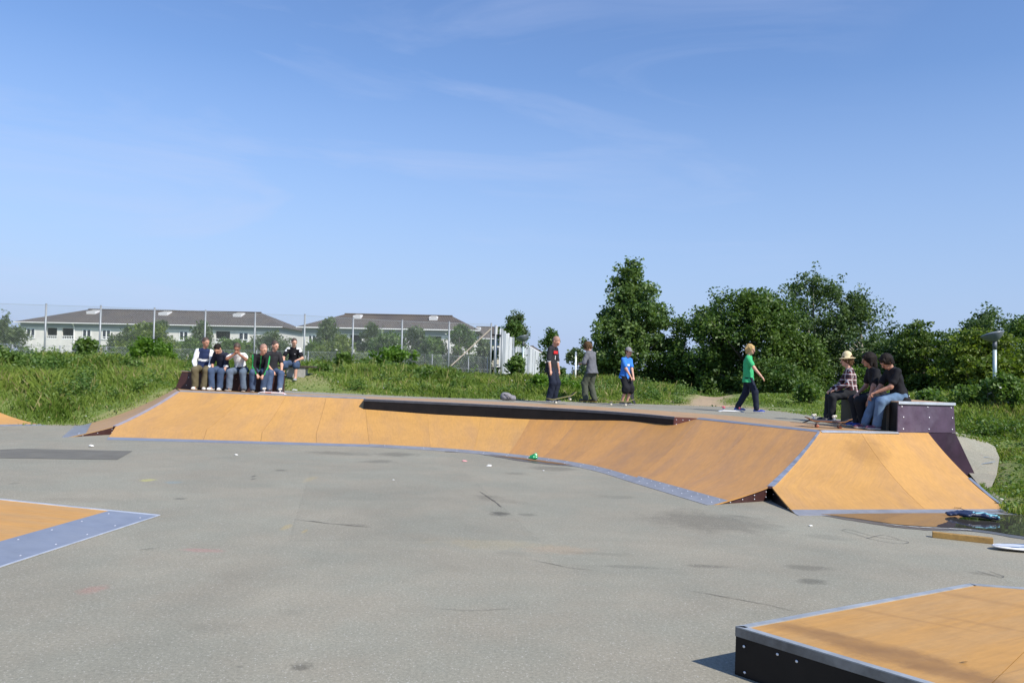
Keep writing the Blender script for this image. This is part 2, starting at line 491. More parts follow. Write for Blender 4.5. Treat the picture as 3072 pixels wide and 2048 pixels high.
def terrain_mat():
    m, nt, b, L = principled('grass_soil')
    g = N(nt, 'ShaderNodeNewGeometry')
    n1 = N(nt, 'ShaderNodeTexNoise', inp={'Scale': 0.5, 'Detail': 8.0, 'Roughness': 0.65}); L(g.outputs['Position'], n1.inputs['Vector'])
    n2 = N(nt, 'ShaderNodeTexNoise', inp={'Scale': 9.0, 'Detail': 8.0, 'Roughness': 0.75}); L(g.outputs['Position'], n2.inputs['Vector'])
    cr = N(nt, 'ShaderNodeValToRGB')
    e = cr.color_ramp.elements
    e[0].position = 0.32; e[0].color = (0.095, 0.150, 0.026, 1)
    e[1].position = 0.70; e[1].color = (0.19, 0.23, 0.06, 1)
    L(n1.outputs['Fac'], cr.inputs[0])
    at = N(nt, 'ShaderNodeAttribute', attribute_name='dirt')
    mx = N(nt, 'ShaderNodeMix', data_type='RGBA'); mx.inputs['B'].default_value = (0.36, 0.265, 0.165, 1)
    L(at.outputs['Fac'], mx.inputs['Factor']); L(cr.outputs[0], mx.inputs['A'])
    r2 = N(nt, 'ShaderNodeMapRange', inp={1: 0.3, 2: 0.7, 3: 0.75, 4: 1.25}); L(n2.outputs['Fac'], r2.inputs[0])
    sc = N(nt, 'ShaderNodeVectorMath', operation='SCALE'); L(mx.outputs['Result'], sc.inputs[0]); L(r2.outputs[0], sc.inputs['Scale'])
    L(sc.outputs[0], b.inputs['Base Color'])
    b.inputs['Roughness'].default_value = 0.95
    bp = N(nt, 'ShaderNodeBump', inp={'Strength': 0.6, 'Distance': 0.05}); L(n2.outputs['Fac'], bp.inputs['Height']); L(bp.outputs[0], b.inputs['Normal'])
    return m


M_ASPH = asphalt_mat()
M_PLY = ply_mat('orange_ply', (0.550, 0.300, 0.088), (0.44, 0.252, 0.108), 0.6)
M_PLYW = ply_mat('worn_shaded_ply', (0.47, 0.240, 0.074), (0.365, 0.200, 0.088), 0.85, 1.2)  # real wear, plus the dull brown of grazing sun put into the colour
M_DECK = ply_mat('deck_ply', (0.44, 0.27, 0.125), (0.36, 0.235, 0.13), 0.8)
M_STEEL = mat('galvanised_plate', (0.30, 0.305, 0.32), 0.45, 0.16, 5.0, metal=0.3, bump=0.08, dirt=(0.20, 0.20, 0.21))
M_STEELB = mat('blue_steel_plate', (0.215, 0.24, 0.295), 0.45, 0.12, 4.0, metal=0.15, bump=0.06, dirt=(0.25, 0.27, 0.31))
M_COPE = mat('worn_steel_edge', (0.52, 0.53, 0.55), 0.38, 0.2, 9.0, metal=0.7, bump=0.1, dirt=(0.2, 0.19, 0.19))
M_BROWN = mat('brown_phenolic_panel', (0.050, 0.019, 0.017), 0.46, 0.25, 5.0, dirt=(0.085, 0.045, 0.04))
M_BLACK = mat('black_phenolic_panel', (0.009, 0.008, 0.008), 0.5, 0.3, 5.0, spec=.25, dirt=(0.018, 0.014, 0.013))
M_PURPLE = mat('purple_phenolic_panel', (0.085, 0.055, 0.088), 0.38, 0.2, 4.0, dirt=(0.17, 0.14, 0.19))
M_BOLT = mat('zinc_bolt', (0.75, 0.75, 0.78), 0.35, 0.1, 30.0, metal=0.6)
M_GALV = mat('galvanised_post', (0.27, 0.29, 0.30), 0.5, 0.12, 6.0, metal=0.3)
M_WHITE = mat('white_paint', (0.78, 0.78, 0.76), 0.55, 0.05, 3.0)

# ------------------------------------------------------------------ terrain and pavements
DECK = 0.85
PAVED = [(-70, -12, 0), (-70, 10, 0), (-26, 13.0, 0), (-16, 15.6, 0), (-13, 17.0, 0), (-11, 18.15, 0), (-9.85, 18.75, 0),
         (-9.2, 19.6, .4), (-8.45, 20.6, DECK), (-8.5, 21.6, DECK), (-7.4, 22.6, DECK), (-6.2, 22.7, DECK), (-4.77, 22.1, DECK), (-2.2, 22.0, DECK), (0.2, 22.4, DECK),
         (4.5, 23.3, DECK), (6.7, 23.5, DECK), (7.25, 21.4, DECK), (7.45, 18.6, DECK), (8.3, 17.2, DECK)]
_side = [(2870, 1303, .70), (2930, 1315, .60), (2985, 1345, .40), (2998, 1378, .24), (2990, 1430, .06), (2975, 1466, 0), (3003, 1500, 0), (3048, 1540, 0)]
SIDE = [tuple(gp(a, b_, c)[:2]) + (c,) for a, b_, c in _side]
PAVED += SIDE + [(7.6, 9.9, 0), (9.5, 8.6, 0), (12, 6.0, 0), (13, -12, 0)]
PV = np.array(PAVED, float)
# crest of the grass bank by bearing (degrees right of straight ahead)
CREST_A = [-60, -32, -24, -16, -8, 0, 6, 9.5, 11.4, 13.2, 14.6, 16.2, 22, 28, 34, 50]
CREST_Z = [1.1, 1.22, 1.30, 1.32, 1.30, 1.15, 1.12, 1.10, 1.02, .86, .88, 1.08, 1.10, 1.35, 1.75, 1.9]
RISE_W = [8, 8.5, 8.0, 6.5, 6.0, 6.0, 5.5, 5.0, 4.5, 3.5, 3.5, 3.5, 4.5, 6.5, 9.0, 10]


def in_poly(x, y):
    ins = np.zeros(x.shape, bool)
    n = len(PV)
    for i in range(n):
        x0, y0 = PV[i][:2]; x1, y1 = PV[(i + 1) % n][:2]
        c = ((y0 > y) != (y1 > y))
        if y1 != y0:
            ins ^= c & (x < (x1 - x0) * (y - y0) / (y1 - y0) + x0)
    return ins


def terrain(x, y):
    """height, paved?, distance to pavement edge, dirt share"""
    x = np.asarray(x, float); y = np.asarray(y, float)
    best = np.full(x.shape, 1e9); zs = np.zeros(x.shape); ws = np.zeros(x.shape)
    n = len(PV)
    for i in range(n):
        a = PV[i]; b = PV[(i + 1) % n]
        d = b[:2] - a[:2]
        t = np.clip(((x - a[0]) * d[0] + (y - a[1]) * d[1]) / (d @ d), 0, 1)
        dx = x - a[0] - t * d[0]; dy = y - a[1] - t * d[1]
        q = dx * dx + dy * dy
        best = np.minimum(best, q)
        w_ = np.linalg.norm(d) / (q + .01) ** 1.6
        zs += w_ * (a[2] + t * (b[2] - a[2])); ws += w_
    dist = np.sqrt(best); zb = zs / ws
    ins = in_poly(x, y)
    ang = np.degrees(np.arctan2(x, np.maximum(y, 0.01)))
    crest = np.interp(ang, CREST_A, CREST_Z)
    w = np.interp(ang, CREST_A, RISE_W)
    crest = crest + .10 * np.sin(x * .55 + 1.0) * np.sin(y * .4) + .05 * np.sin(x * 1.3 + y * .9)
    t = np.clip(dist / w, 0, 1)
    s = t * t * (3 - 2 * t) * .6 + t * .4
    z = zb + (crest - zb) * s
    back = np.clip((dist - w - 5) / 14, 0, 1)
    z = z + (0.55 - z) * back * back * (3 - 2 * back)
    back2 = np.clip((y - 55) / 40, 0, 1)
    z = z * (1 - back2) + 0.1 * back2
    z = np.where(y < 0, np.minimum(z, 1.0), z)
    z = z + .04 * np.sin(x * 2.7 + .3) * np.sin(y * 3.1) * np.clip(dist, 0, 1)
    # the sandy track that leaves the upper pavement between the two grass humps
    tx = 5.85 + .10 * (y - 23.2) + 1.1 * np.clip((y - 25.6) / 3, 0, 3)
    z = z + .34 * np.exp(-((x + 6.3) / 1.7) ** 2 - ((y - 24.7) / 1.3) ** 2) * np.clip(dist / .8, 0, 1)
    half = .72 + .14 * np.sin(y * .9) + np.clip((24.4 - y), 0, 3) * .35
    dirt = np.clip(1.5 - np.abs(x - tx) / half, 0, 1) * (y > 22.5) * (y < 36)
    hx = x - dp(2290, 1172, 27.5)[0]
    dirt = np.maximum(dirt, np.clip(1.3 - np.abs(y - 27.4 - .25 * np.sin(x)) / .35, 0, 1) * (x > 7.4) * (x < 12.5) * .7)
    dirt = np.maximum(dirt, np.clip(1.3 - np.hypot((x + 5.9) / 1.5, (y - 24.4) / 1.2), 0, 1) * .35)
    dirt = np.maximum(dirt, np.clip(1.2 - np.hypot((x - 5.3) / .9, (y - 24.6) / .5), 0, 1) * .7)
    dirt = np.maximum(dirt, np.clip(1.2 - dist / .22, 0, 1) * .35)
    z = np.where(ins, np.maximum(zb - .05 - dist * .7, -.10), z)
    return z, ins, dist, dirt


def axis(parts):
    return np.unique(np.concatenate([np.arange(a, b, s) for a, b, s in parts]))


def build_ground():
    xs = axis([(-420, -60, 30), (-60, -24, 2), (-24, 20, .3), (20, 60, 2), (60, 421, 30)])
    ys = axis([(-60, 6, 6), (6, 34, .3), (34, 60, 1.3), (60, 120, 10), (120, 700, 40)])
    X, Y = np.meshgrid(xs, ys)
    z, ins, dist, dirt = terrain(X.ravel(), Y.ravel())
    nx, ny = len(xs), len(ys)
    i, j = np.meshgrid(np.arange(nx - 1), np.arange(ny - 1))
    a = (j * nx + i).ravel()
    F = np.stack([a, a + 1, a + nx + 1, a + nx], 1)
    me = bpy.data.meshes.new('ground')
    V = np.stack([X.ravel(), Y.ravel(), z], 1).astype(np.float32)
    me.vertices.add(len(V)); me.vertices.foreach_set('co', V.ravel())
    me.loops.add(F.size); me.loops.foreach_set('vertex_index', F.ravel().astype(np.int32))
    me.polygons.add(len(F)); me.polygons.foreach_set('loop_start', np.arange(0, F.size, 4, dtype=np.int32))
    me.polygons.foreach_set('use_smooth', [True] * len(F))
    at = me.attributes.new('dirt', 'FLOAT', 'POINT'); at.data.foreach_set('value', dirt.astype(np.float32))
    me.update(calc_edges=True)
    tag(link('ground', me, terrain_mat()), kind='structure')


build_ground()


def sheet(name, pts, m, kind='structure'):
    bm = bmesh.new()
    vs = [bm.verts.new(tuple(map(float, p))) for p in pts]
    f = bm.faces.new(vs)
    if f.normal.z < 0: f.normal_flip()
    f.normal_update()
    if f.normal.z < 0: f.normal_flip()
    bmesh.ops.triangulate(bm, faces=[f])
    me = bpy.data.meshes.new(name); bm.to_mesh(me); bm.free()
    o = link(name, me, m)
    return tag(o, kind=kind)


def inset_ok(p): return p


sheet('asphalt_pavement', [(-70, -12, 0), (-70, 10, 0), (-26, 13.1, 0), (-16, 15.7, 0), (-13, 17.1, 0), (-11, 18.25, 0), (-9.8, 18.85, 0), (-7, 18.5, 0), (3, 15.5, 0), (6.9, 13.2, 0)]
      + [(SIDE[5][0] + .0, SIDE[5][1], 0), (SIDE[6][0] + .05, SIDE[6][1], 0), (SIDE[7][0] + .1, SIDE[7][1], 0), (7.7, 9.9, 0), (9.6, 8.6, 0), (12.1, 6, 0), (13.1, -12, 0)], M_ASPH)
sheet('upper_pavement', [(-8.3, 20.4, .838), (-8.55, 21.6, .838), (-7.4, 22.7, .838), (-6.2, 22.8, .838), (-4.77, 22.2, .838), (-2.2, 22.1, .838), (0.2, 22.5, .838), (4.5, 23.4, .838), (6.75, 23.6, .838),
                         (7.35, 21.4, .838), (7.55, 18.6, .838), (8.4, 17.2, .838), (8.0, 14.9, .838), (6.7, 14.2, .838), (5.2, 14.2, .838), (3.6, 17.0, .838), (1.5, 19.2, .838), (-3, 19.9, .838), (-7.8, 19.7, .838)], M_ASPH)
_sp = [(8.3, 17.0, .80)] + [(p[0], p[1], p[2] + .04) for p in SIDE[:6]] + [(7.7, 13.2, .010), (8.3, 14.7, .14), (8.4, 15.8, .56)]
sheet('side_path', _sp, M_ASPH)

# a darker tar patch and the big square of finer asphalt let into the pavement
M_PATCH = mat('tar_patch', (0.135, 0.128, 0.105), 0.85, 0.14, 3.0, bump=0.3, bscale=120)
M_PATCH2 = mat('fine_asphalt_patch', (0.212, 0.203, 0.190), 0.85, 0.10, 1.6, bump=0.25, bscale=150)
for pts, m in (([(0, 1373), (352, 1378), (398, 1352), (60, 1345), (0, 1348)], M_PATCH),):
    sheet('asphalt_patch', [gp(x, y, .004) for x, y in pts], m)


M_CRACK = mat('asphalt_crack', (0.125, 0.112, 0.09), 0.9, 0.3, 20)


def crack(pxs, w):
    P = [gp(x, y, .0045) for x, y in pxs]
    rng = random.Random(int(pxs[0][0]))
    Q = []
    for a, b in zip(P[:-1], P[1:]):
        k = max(2, int(np.linalg.norm(b - a) / .08))
        for i in range(k): Q.append(a + (b - a) * i / k + np.array([rng.uniform(-1, 1), rng.uniform(-1, 1), 0]) * .008)
    Q.append(P[-1])
    v = []; f = []
    for i, p in enumerate(Q):
        d = Q[min(i + 1, len(Q) - 1)] - Q[max(i - 1, 0)]; n_ = np.array([-d[1], d[0], 0]); n_ /= np.linalg.norm(n_) + 1e-9
        ww = w * rng.uniform(.3, 1) * min(1, .3 + i / 4, .3 + (len(Q) - 1 - i) / 4)
        v += [p - n_ * ww, p + n_ * ww]
        if i: f.append((2 * i - 2, 2 * i - 1, 2 * i + 1, 2 * i))
    tag(mesh('asphalt_crack', v, f, M_CRACK), kind='structure')


for pxs, w in [([(2070, 1770), (2200, 1792), (2300, 1812), (2390, 1832)], .006), ([(880, 1556), (1000, 1570), (1120, 1580)], .010), ([(1440, 1474), (1480, 1500), (1505, 1520)], .012),
               ([(1590, 1676), (1700, 1700), (1800, 1712)], .005), ([(480, 1640), (420, 1648), (470, 1645)], .007), ([(1280, 1820), (1400, 1830), (1560, 1822)], .003)]:
    crack(pxs, w)


# puddles -----------------------------------------------------------
def water_mat():
    m, nt, b, L = principled('puddle_water')
    b.inputs['Base Color'].default_value = (0.050, 0.047, 0.042, 1)
    b.inputs['Roughness'].default_value = 0.02
    b.inputs['IOR'].default_value = 1.33
    b.inputs['Specular IOR Level'].default_value = 0.85
    g = N(nt, 'ShaderNodeNewGeometry')
    n1 = N(nt, 'ShaderNodeTexNoise', inp={'Scale': 3.0, 'Detail': 2.0}); L(g.outputs['Position'], n1.inputs['Vector'])
    bp = N(nt, 'ShaderNodeBump', inp={'Strength': 0.02, 'Distance': 0.02}); L(n1.outputs['Fac'], bp.inputs['Height']); L(bp.outputs[0], b.inputs['Normal'])
    return m


M_WATER = water_mat()
M_WET = mat('wet_asphalt', (0.105, 0.098, 0.085), 0.35, 0.2, 6.0, bump=0.3, bscale=120)


def blob_sheet(name, pxs, z, m, jit=0.03, n=90):
    P = np.array([gp(x, y, z) for x, y in pxs])
    Q = spline(np.vstack([P, P[:1]]), n)[:-1]
    rng = np.random.default_rng(len(pxs) + n)
    Q[:, :2] += rng.normal(0, jit * .35, (len(Q), 2))
    return sheet(name, Q, m)


blob_sheet('wet_asphalt', [(2440, 1541), (2560, 1561), (2690, 1581), (2800, 1590), (2920, 1593), (3080, 1618), (3200, 1640), (3300, 1600), (3200, 1560), (3050, 1542), (2800, 1540)], .004, M_WET, .02)
blob_sheet('puddle', [(2462, 1541), (2561, 1553), (2687, 1571), (2800, 1579), (2914, 1584), (3072, 1607), (3190, 1625), (3260, 1595), (3190, 1562), (3046, 1544), (2800, 1538)], .008, M_WATER, .012)
blob_sheet('wet_asphalt', [(1330, 1354), (1420, 1359), (1500, 1372), (1560, 1382), (1640, 1392), (1760, 1402), (1830, 1416), (1930, 1452), (1905, 1435), (1800, 1400), (1700, 1372), (1600, 1362), (1450, 1350)], .004, M_WET, .03)
blob_sheet('puddle', [(1470, 1362), (1530, 1371), (1600, 1381), (1680, 1391), (1760, 1396), (1800, 1398), (1730, 1380), (1640, 1368), (1540, 1360)], .008, M_WATER, .012)
M_SCUM = mat('dried_scum', (0.52, 0.50, 0.45), 0.8, 0.3, 20)
_sc = [gp(x, y, .012) for x, y in [(2650, 1569), (2700, 1575), (2760, 1580), (2830, 1583), (2914, 1588)]]
_v = []; _f = []
_rng = random.Random(4)
_sp = spline(_sc, 40)
for i, p in enumerate(_sp):
    w = .014 * _rng.uniform(.3, 1.4)
    _v += [(p[0], p[1] - w, .012), (p[0], p[1] + w, .012)]
    if i: _f.append((2 * i - 2, 2 * i, 2 * i + 1, 2 * i - 1))
tag(mesh('dried_foam', _v, _f, M_SCUM), kind='stuff')

# ------------------------------------------------------------------ skate ramp (the big bank)
def prof(s): return DECK * (.45 * s * s + .55 * s)


T0 = np.array([-7.84, 19.38]); E1 = np.array([-8.12, 16.87]); SE1 = .285
E2 = np.array([3.60, 11.18]); SE2 = .325
TC = np.array([5.10, 13.37])
NS = 13
SV = np.linspace(0, 1, NS)
BSEAM = np.array([-2.79, 16.50]); TSEAM = np.array([-3.43, 19.35])
bcurve = spline([(-2.79, 16.50), (-1.25, 16.22), (-.20, 15.75), (.58, 15.2), (1.18, 14.55), (1.60, 13.8), (1.95, 12.74)], 61)
tcurve = spline([(-3.43, 19.35), (-1.6, 19.36), (.3, 19.0), (1.7, 18.35), (2.75, 17.45), (3.30, 16.8), (3.72, 16.02)], 61)

ramp = empty('skate_ramp', 'long curved orange plywood skate bank with metal toe plates and raised wooden deck', 'skate ramp')


def surf(Lp, Rp, u0, u1, nu, gap=.0, lift=0.0, ss=SV):
    """grid of points between a left and right edge function of s"""
    G = []
    for s in ss:
        a = Lp(s); b = Rp(s)
        ln = np.linalg.norm(b - a) + 1e-9
        row = []
        for u in np.linspace(u0 + gap / ln, u1 - gap / ln, nu):
            p = a + (b - a) * u
            row.append((p[0], p[1], prof(s) + lift))
        G.append(row)
    return np.array(G)


def slab(name, G, th, m, parent, u_off=0.0):
    """closed slab under a grid of top points G[row s][col u]"""
    ns, nu = G.shape[:2]
    top = G.reshape(-1, 3); bot = top - np.array([0, 0, th])
    k = ns * nu
    v = np.vstack([top, bot, top])          # the last block carries the sides, so the top can be smooth
    f = []; sm = []
    for i in range(ns - 1):
        for j in range(nu - 1):
            a = i * nu + j
            f.append((a, a + 1, a + nu + 1, a + nu)); f.append((k + a, k + a + nu, k + a + nu + 1, k + a + 1)); sm += [True, False]
    t = 2 * k
    for j in range(nu - 1):
        f.append((t + j + 1, t + j, k + j, k + j + 1)); a = (ns - 1) * nu + j; f.append((t + a, t + a + 1, k + a + 1, k + a))
    for i in range(ns - 1):
        a = i * nu; f.append((t + a, t + a + nu, k + a + nu, k + a)); a += nu - 1; f.append((t + a + nu, t + a, k + a, k + a + nu))
    sm += [False] * (len(f) - len(sm))
    # UV in metres: u along the ramp, v up the slope
    uu = np.zeros((ns, nu)); vv = np.zeros((ns, nu))
    uu[:, 1:] = np.cumsum(np.linalg.norm(np.diff(G, axis=1), axis=2), axis=1)
    vv[1:] = np.cumsum(np.linalg.norm(np.diff(G, axis=0), axis=2), axis=0)
    uv = np.stack([uu + u_off, vv], 2).reshape(-1, 2)
    o = mesh(name, v, f, m, parent, uv=np.vstack([uv, uv, uv]))
    o.data.polygons.foreach_set('use_smooth', sm)
    return o


def skirt(name, pts, m, parent, z0=0.0, th=.018, off=(0, 0)):
    """vertical board from a polyline of top points down to the ground"""
    P = [np.array([p[0] + off[0], p[1] + off[1], p[2]]) for p in pts]
    mb = MB()
    d = P[-1] - P[0]; nrm = np.array([-d[1], d[0], 0]); nrm = nrm / (np.linalg.norm(nrm) + 1e-9) * th
    n = len(P)
    v = []
    for sgn in (0, 1):
        for p in P: v.append(p + nrm * sgn)
        for p in P: q = p + nrm * sgn; v.append(np.array([q[0], q[1], min(z0, q[2] - .002)]))
    f = []
    for i in range(n - 1):
        f.append((i, i + 1, n + i + 1, n + i)); f.append((2 * n + i + 1, 2 * n + i, 3 * n + i, 3 * n + i + 1))
        f.append((i + 1, i, 2 * n + i, 2 * n + i + 1))
    f.append((0, n, 3 * n, 2 * n)); f.append((n - 1, 3 * n - 1, 4 * n - 1, 2 * n - 1))
    return mesh(name, v, f, m, parent)


BOLT_ME = None


def bolt(parent, p, nrm, r=.011):
    """round bolt head on a surface"""
    global BOLT_ME
    if BOLT_ME is None:
        mb = MB(); mb.lathe([(1.0, 0), (.95, .35), (.6, .6), (.15, .7)], n=8)
        BOLT_ME = bpy.data.meshes.new('bolt'); BOLT_ME.from_pydata(mb.v, [], mb.f); BOLT_ME.materials.append(M_BOLT)
    o = bpy.data.objects.new('bolt', BOLT_ME); COL.objects.link(o)
    o.parent = parent
    o.location = tuple(map(float, p)); o.scale = (r, r, r)
    o.rotation_euler = Vector(tuple(map(float, nrm))).to_track_quat('Z', 'Y').to_euler()
    return o


def lin(a, b): return lambda s: np.asarray(a) + (np.asarray(b) - np.asarray(a)) * s


B0 = np.array([-7.80, 15.90])
faceA_L = lambda s: pl_at([B0, E1, T0], s, [0, SE1, 1])
faceA_R = lin(BSEAM, TSEAM)
wA = np.linalg.norm(BSEAM - B0)
cuts = [0.0]
for xb in (-6.02, -4.92, -3.84):
    cuts.append((xb - B0[0]) / (BSEAM[0] - B0[0]))
cuts.append(1.0)
SVA = np.unique(np.concatenate([SV, [SE1, SE2]]))
for i in range(4):
    slab('plywood_panel', surf(faceA_L, faceA_R, cuts[i], cuts[i + 1], 7 if i == 0 else 4, .0025, 0, SVA), .018, M_PLY, ramp, i * 1.37)
# curved panels
for i in range(8):
    a = int(round(i * 60 / 8)); b = int(round((i + 1) * 60 / 8))
    G = []
    for s in SV:
        row = []
        for j in range(a, b + 1):
            p = bcurve[j] + (tcurve[j] - bcurve[j]) * s
            row.append((p[0], p[1], prof(s)))
        row = np.array(row)
        g0 = (row[1] - row[0]); g1 = (row[-1] - row[-2])
        row[0] += g0 / np.linalg.norm(g0) * .0008; row[-1] -= g1 / np.linalg.norm(g1) * .0008
        G.append(row)
    slab('plywood_panel', np.array(G), .018, M_PLY if i < 3 else M_PLYW, ramp, 7 + i * 1.9)
# straight run after the curve
faceC_L = lin(bcurve[-1], tcurve[-1])
faceC_R = lambda s: pl_at([(2.70, 10.67), E2 - np.array([.03, 0.01]), TC], s, [0, SE2, 1])
for i, (u0, u1) in enumerate(((0, .5), (.5, 1))):
    slab('plywood_panel', surf(faceC_L, faceC_R, u0, u1, 5, .003, 0, SVA), .018, M_PLYW, ramp, 30 + i * 2.1)
# right front face
faceD_L = lambda s: pl_at([(3.61, 10.20), E2 + np.array([.03, -.01]), TC], s, [0, SE2, 1])
faceD_R = lin((6.81, 10.97), (7.26, 14.11))
_ds = []
for (px, py, la, lb_, k_) in ((2600, 1380, .55, .30, .34), (2680, 1470, .45, .34, .36), (2560, 1330, .40, .20, .22), (2750, 1500, .35, .16, .25)):
    q_ = gp(px, py, .45); _ds.append((q_[0], q_[1], la, lb_, 62, k_))
M_PLYD = ply_mat('worn_centre_ply', (0.550, 0.300, 0.088), (0.44, 0.252, 0.108), 0.6, 1.0, _ds)
seamD = lin(faceD_L(0) + (faceD_R(0) - faceD_L(0)) * .60, TC + (faceD_R(1) - TC) * .36)
slab('plywood_panel', surf(faceD_L, seamD, 0, 1, 7, .002, 0, SVA), .018, M_PLYD, ramp, 40)
slab('plywood_panel', surf(seamD, faceD_R, 0, 1, 5, .002, 0, SVA), .018, M_PLYD, ramp, 43.3)
# left end face
faceF_L = lin((-9.75, 18.6), (-8.42, 20.50))
faceF_R = lambda s: pl_at([(-8.61, 15.99), E1 - np.array([.05, 0]), T0 - np.array([.03, 0])], s, [0, SE1, 1])
slab('plywood_panel', surf(faceF_L, faceF_R, 0.0, .5, 4, .003, 0, SVA), .018, M_DECK, ramp, 60)
slab('plywood_panel', surf(faceF_L, faceF_R, 0.5, 1, 4, .003, 0, SVA), .018, M_DECK, ramp, 63)
# closing boards at the notches and free edges
edge = lambda fn, s0, s1, n=7: [(*fn(s), prof(s) - .018) for s in np.linspace(s0, s1, n)]
sk = skirt('side_panel', edge(faceF_R, 0.02, SE1), M_BROWN, ramp, off=(.01, .02)); 
skirt('side_panel', edge(faceA_L, 0.02, SE1), M_BLACK, ramp, off=(.02, .02))
skirt('side_panel', edge(faceC_R, 0.02, SE2), M_BROWN, ramp, off=(-.01, .02))
skirt('side_panel', edge(faceD_L, 0.02, SE2), M_BLACK, ramp, off=(.03, .03))
skirt('side_panel', edge(faceD_R, 0.02, 1, 12), M_PURPLE, ramp, off=(-.03, 0))
skirt('side_panel', edge(faceF_L, 0.02, 1, 12), M_BROWN, ramp, off=(.03, 0))
# a low cap covers the top of each notch
for fa, fb, sE, E in ((faceF_R, faceA_L, SE1, E1), (faceC_R, faceD_L, SE2, E2)):
    pts = [(*fa(sE), prof(sE) + .004), (*fb(sE), prof(sE) + .004), (*fb(sE + .05), prof(sE + .05) + .004), (*fa(sE + .05), prof(sE + .05) + .004)]
    mesh('notch_cap', pts + [(p[0], p[1], p[2] - .02) for p in pts], [(0, 1, 2, 3), (7, 6, 5, 4), (0, 4, 5, 1), (1, 5, 6, 2), (2, 6, 7, 3), (3, 7, 4, 0)], M_BROWN, ramp)
# bolts on the notch boards
for fn, sE, n_, nr in ((faceF_R, SE1, 3, (0.3, -1, 0)), (faceC_R, SE2, 4, (.3, -1, 0)), (faceD_L, SE2, 2, (-.8, -.3, 0))):
    for k in range(n_):
        s = sE * (.30 + .66 * k / max(1, n_ - 1)); p = fn(s)
        for zf in ((.62,) if k < 2 else (.35, .78)):
            bolt(ramp, (p[0] + .012, p[1] + .012, (prof(s) - .018) * zf), nr, .008)


def plate(name, Lp, Rp, s0, s1, nu, m, lift=.006, toe=0.0, parent=ramp, u0=0.0, u1=1.0):
    G = []
    for s in (s0, (s0 + s1) / 2, s1):
        a = Lp(max(s, 0)); b = Rp(max(s, 0)); row = []
        for u in np.linspace(u0, u1, nu):
            p = a + (b - a) * u
            row.append(np.array([p[0], p[1], prof(max(s, 0)) + lift]))
        G.append(row)
    G = np.array(G)
    if toe:   # run the lip down onto the asphalt
        d = G[0] - G[1]; d[:, 2] = 0; d /= np.linalg.norm(d, axis=1)[:, None]
        first = G[0] + d * toe; first[:, 2] = .006
        G = np.concatenate([first[None], G])
    return slab(name, G, .005, m, parent)


plate('toe_plate', faceA_L, faceA_R, .0, .045, 12, M_STEELB, toe=.10)
bc = lambda a, b: (lambda s: bcurve[a] + (tcurve[a] - bcurve[a]) * s, lambda s: bcurve[b] + (tcurve[b] - bcurve[b]) * s)
for i in range(6):
    a, b = i * 10, (i + 1) * 10
    G = []
    for s in (0, .03, .06):
        G.append([np.array([*(bcurve[j] + (tcurve[j] - bcurve[j]) * s), prof(s) + .006]) for j in range(a, b + 1)])
    G = np.array(G); d = G[0] - G[1]; d[:, 2] = 0; d /= np.linalg.norm(d, axis=1)[:, None]
    first = G[0] + d * .10; first[:, 2] = .006
    slab('toe_plate', np.concatenate([first[None], G]), .005, M_STEEL, ramp)
    for j in (a + 2, a + 7):
        for sc_ in (.012, .045):
            p = bcurve[j] + (tcurve[j] - bcurve[j]) * sc_; bolt(ramp, (p[0], p[1], prof(sc_) + .007), (0, -.1, 1), .009)
plate('toe_plate', faceC_L, faceC_R, 0, .085, 8, M_STEEL, toe=.10)
for u in np.linspace(.08, .95, 9):
    for s in (.02, .065):
        p = faceC_L(s) + (faceC_R(s) - faceC_L(s)) * u; bolt(ramp, (p[0], p[1], prof(s) + .007), (0, -.1, 1), .010)
plate('toe_plate', faceD_L, faceD_R, 0, .05, 8, M_STEEL, toe=.13)
plate('toe_plate', faceF_L, faceF_R, 0, .11, 8, M_STEEL, toe=.13)
for u in (.86, .93):
    p = faceF_L(.06) + (faceF_R(.06) - faceF_L(.06)) * u; bolt(ramp, (p[0], p[1], prof(.06) + .007), (-.2, 0, 1), .012)
# right edge trim low on the right front face
plate('edge_trim', lambda s: faceD_R(s) - np.array([.03, 0]), lambda s: faceD_R(s) + np.array([.02, 0]), .0, .45, 2, M_STEELB, lift=.007)


def strip3(name, P, Q, th, m, parent):
    """flat bar between two polylines of 3D points"""
    return slab(name, np.array([P, Q]), th, m, parent)


# steel edge along the hips and the top edges
sv = np.linspace(SE2 + .01, .985, 14)
strip3('hip_edge', [np.array([*(faceC_R(s) + np.array([-.014, .01])), prof(s) + .010]) for s in sv], [np.array([*(faceD_L(s) + np.array([.014, -.01])), prof(s) + .010]) for s in sv], .014, M_COPE, ramp)
sv = np.linspace(SE1 + .01, .985, 14)
strip3('hip_edge', [np.array([*(faceF_R(s) + np.array([-.025, 0])), prof(s) + .008]) for s in sv], [np.array([*(faceA_L(s) + np.array([.025, 0])), prof(s) + .008]) for s in sv], .010, mat('hip_strip', (.36, .32, .33), .5, .15, 6, metal=.2), ramp)


def coping(P, inward, m, w=.11, th=.012, drop=.05):
    """steel angle along a top edge: flat on the deck plus a short lip over the front"""
    P = [np.asarray(p, float) for p in P]; Q = [p + np.asarray(inward) * w for p in P]
    strip3('coping', [(*p, DECK + .010) for p in P], [(*q, DECK + .010) for q in Q], th, m, ramp)
    lo = [p - np.asarray(inward) * drop for p in P]
    strip3('coping_lip', [(*p, DECK - .012) for p in lo], [(*p, DECK + .0085) for p in P], .006, m, ramp)


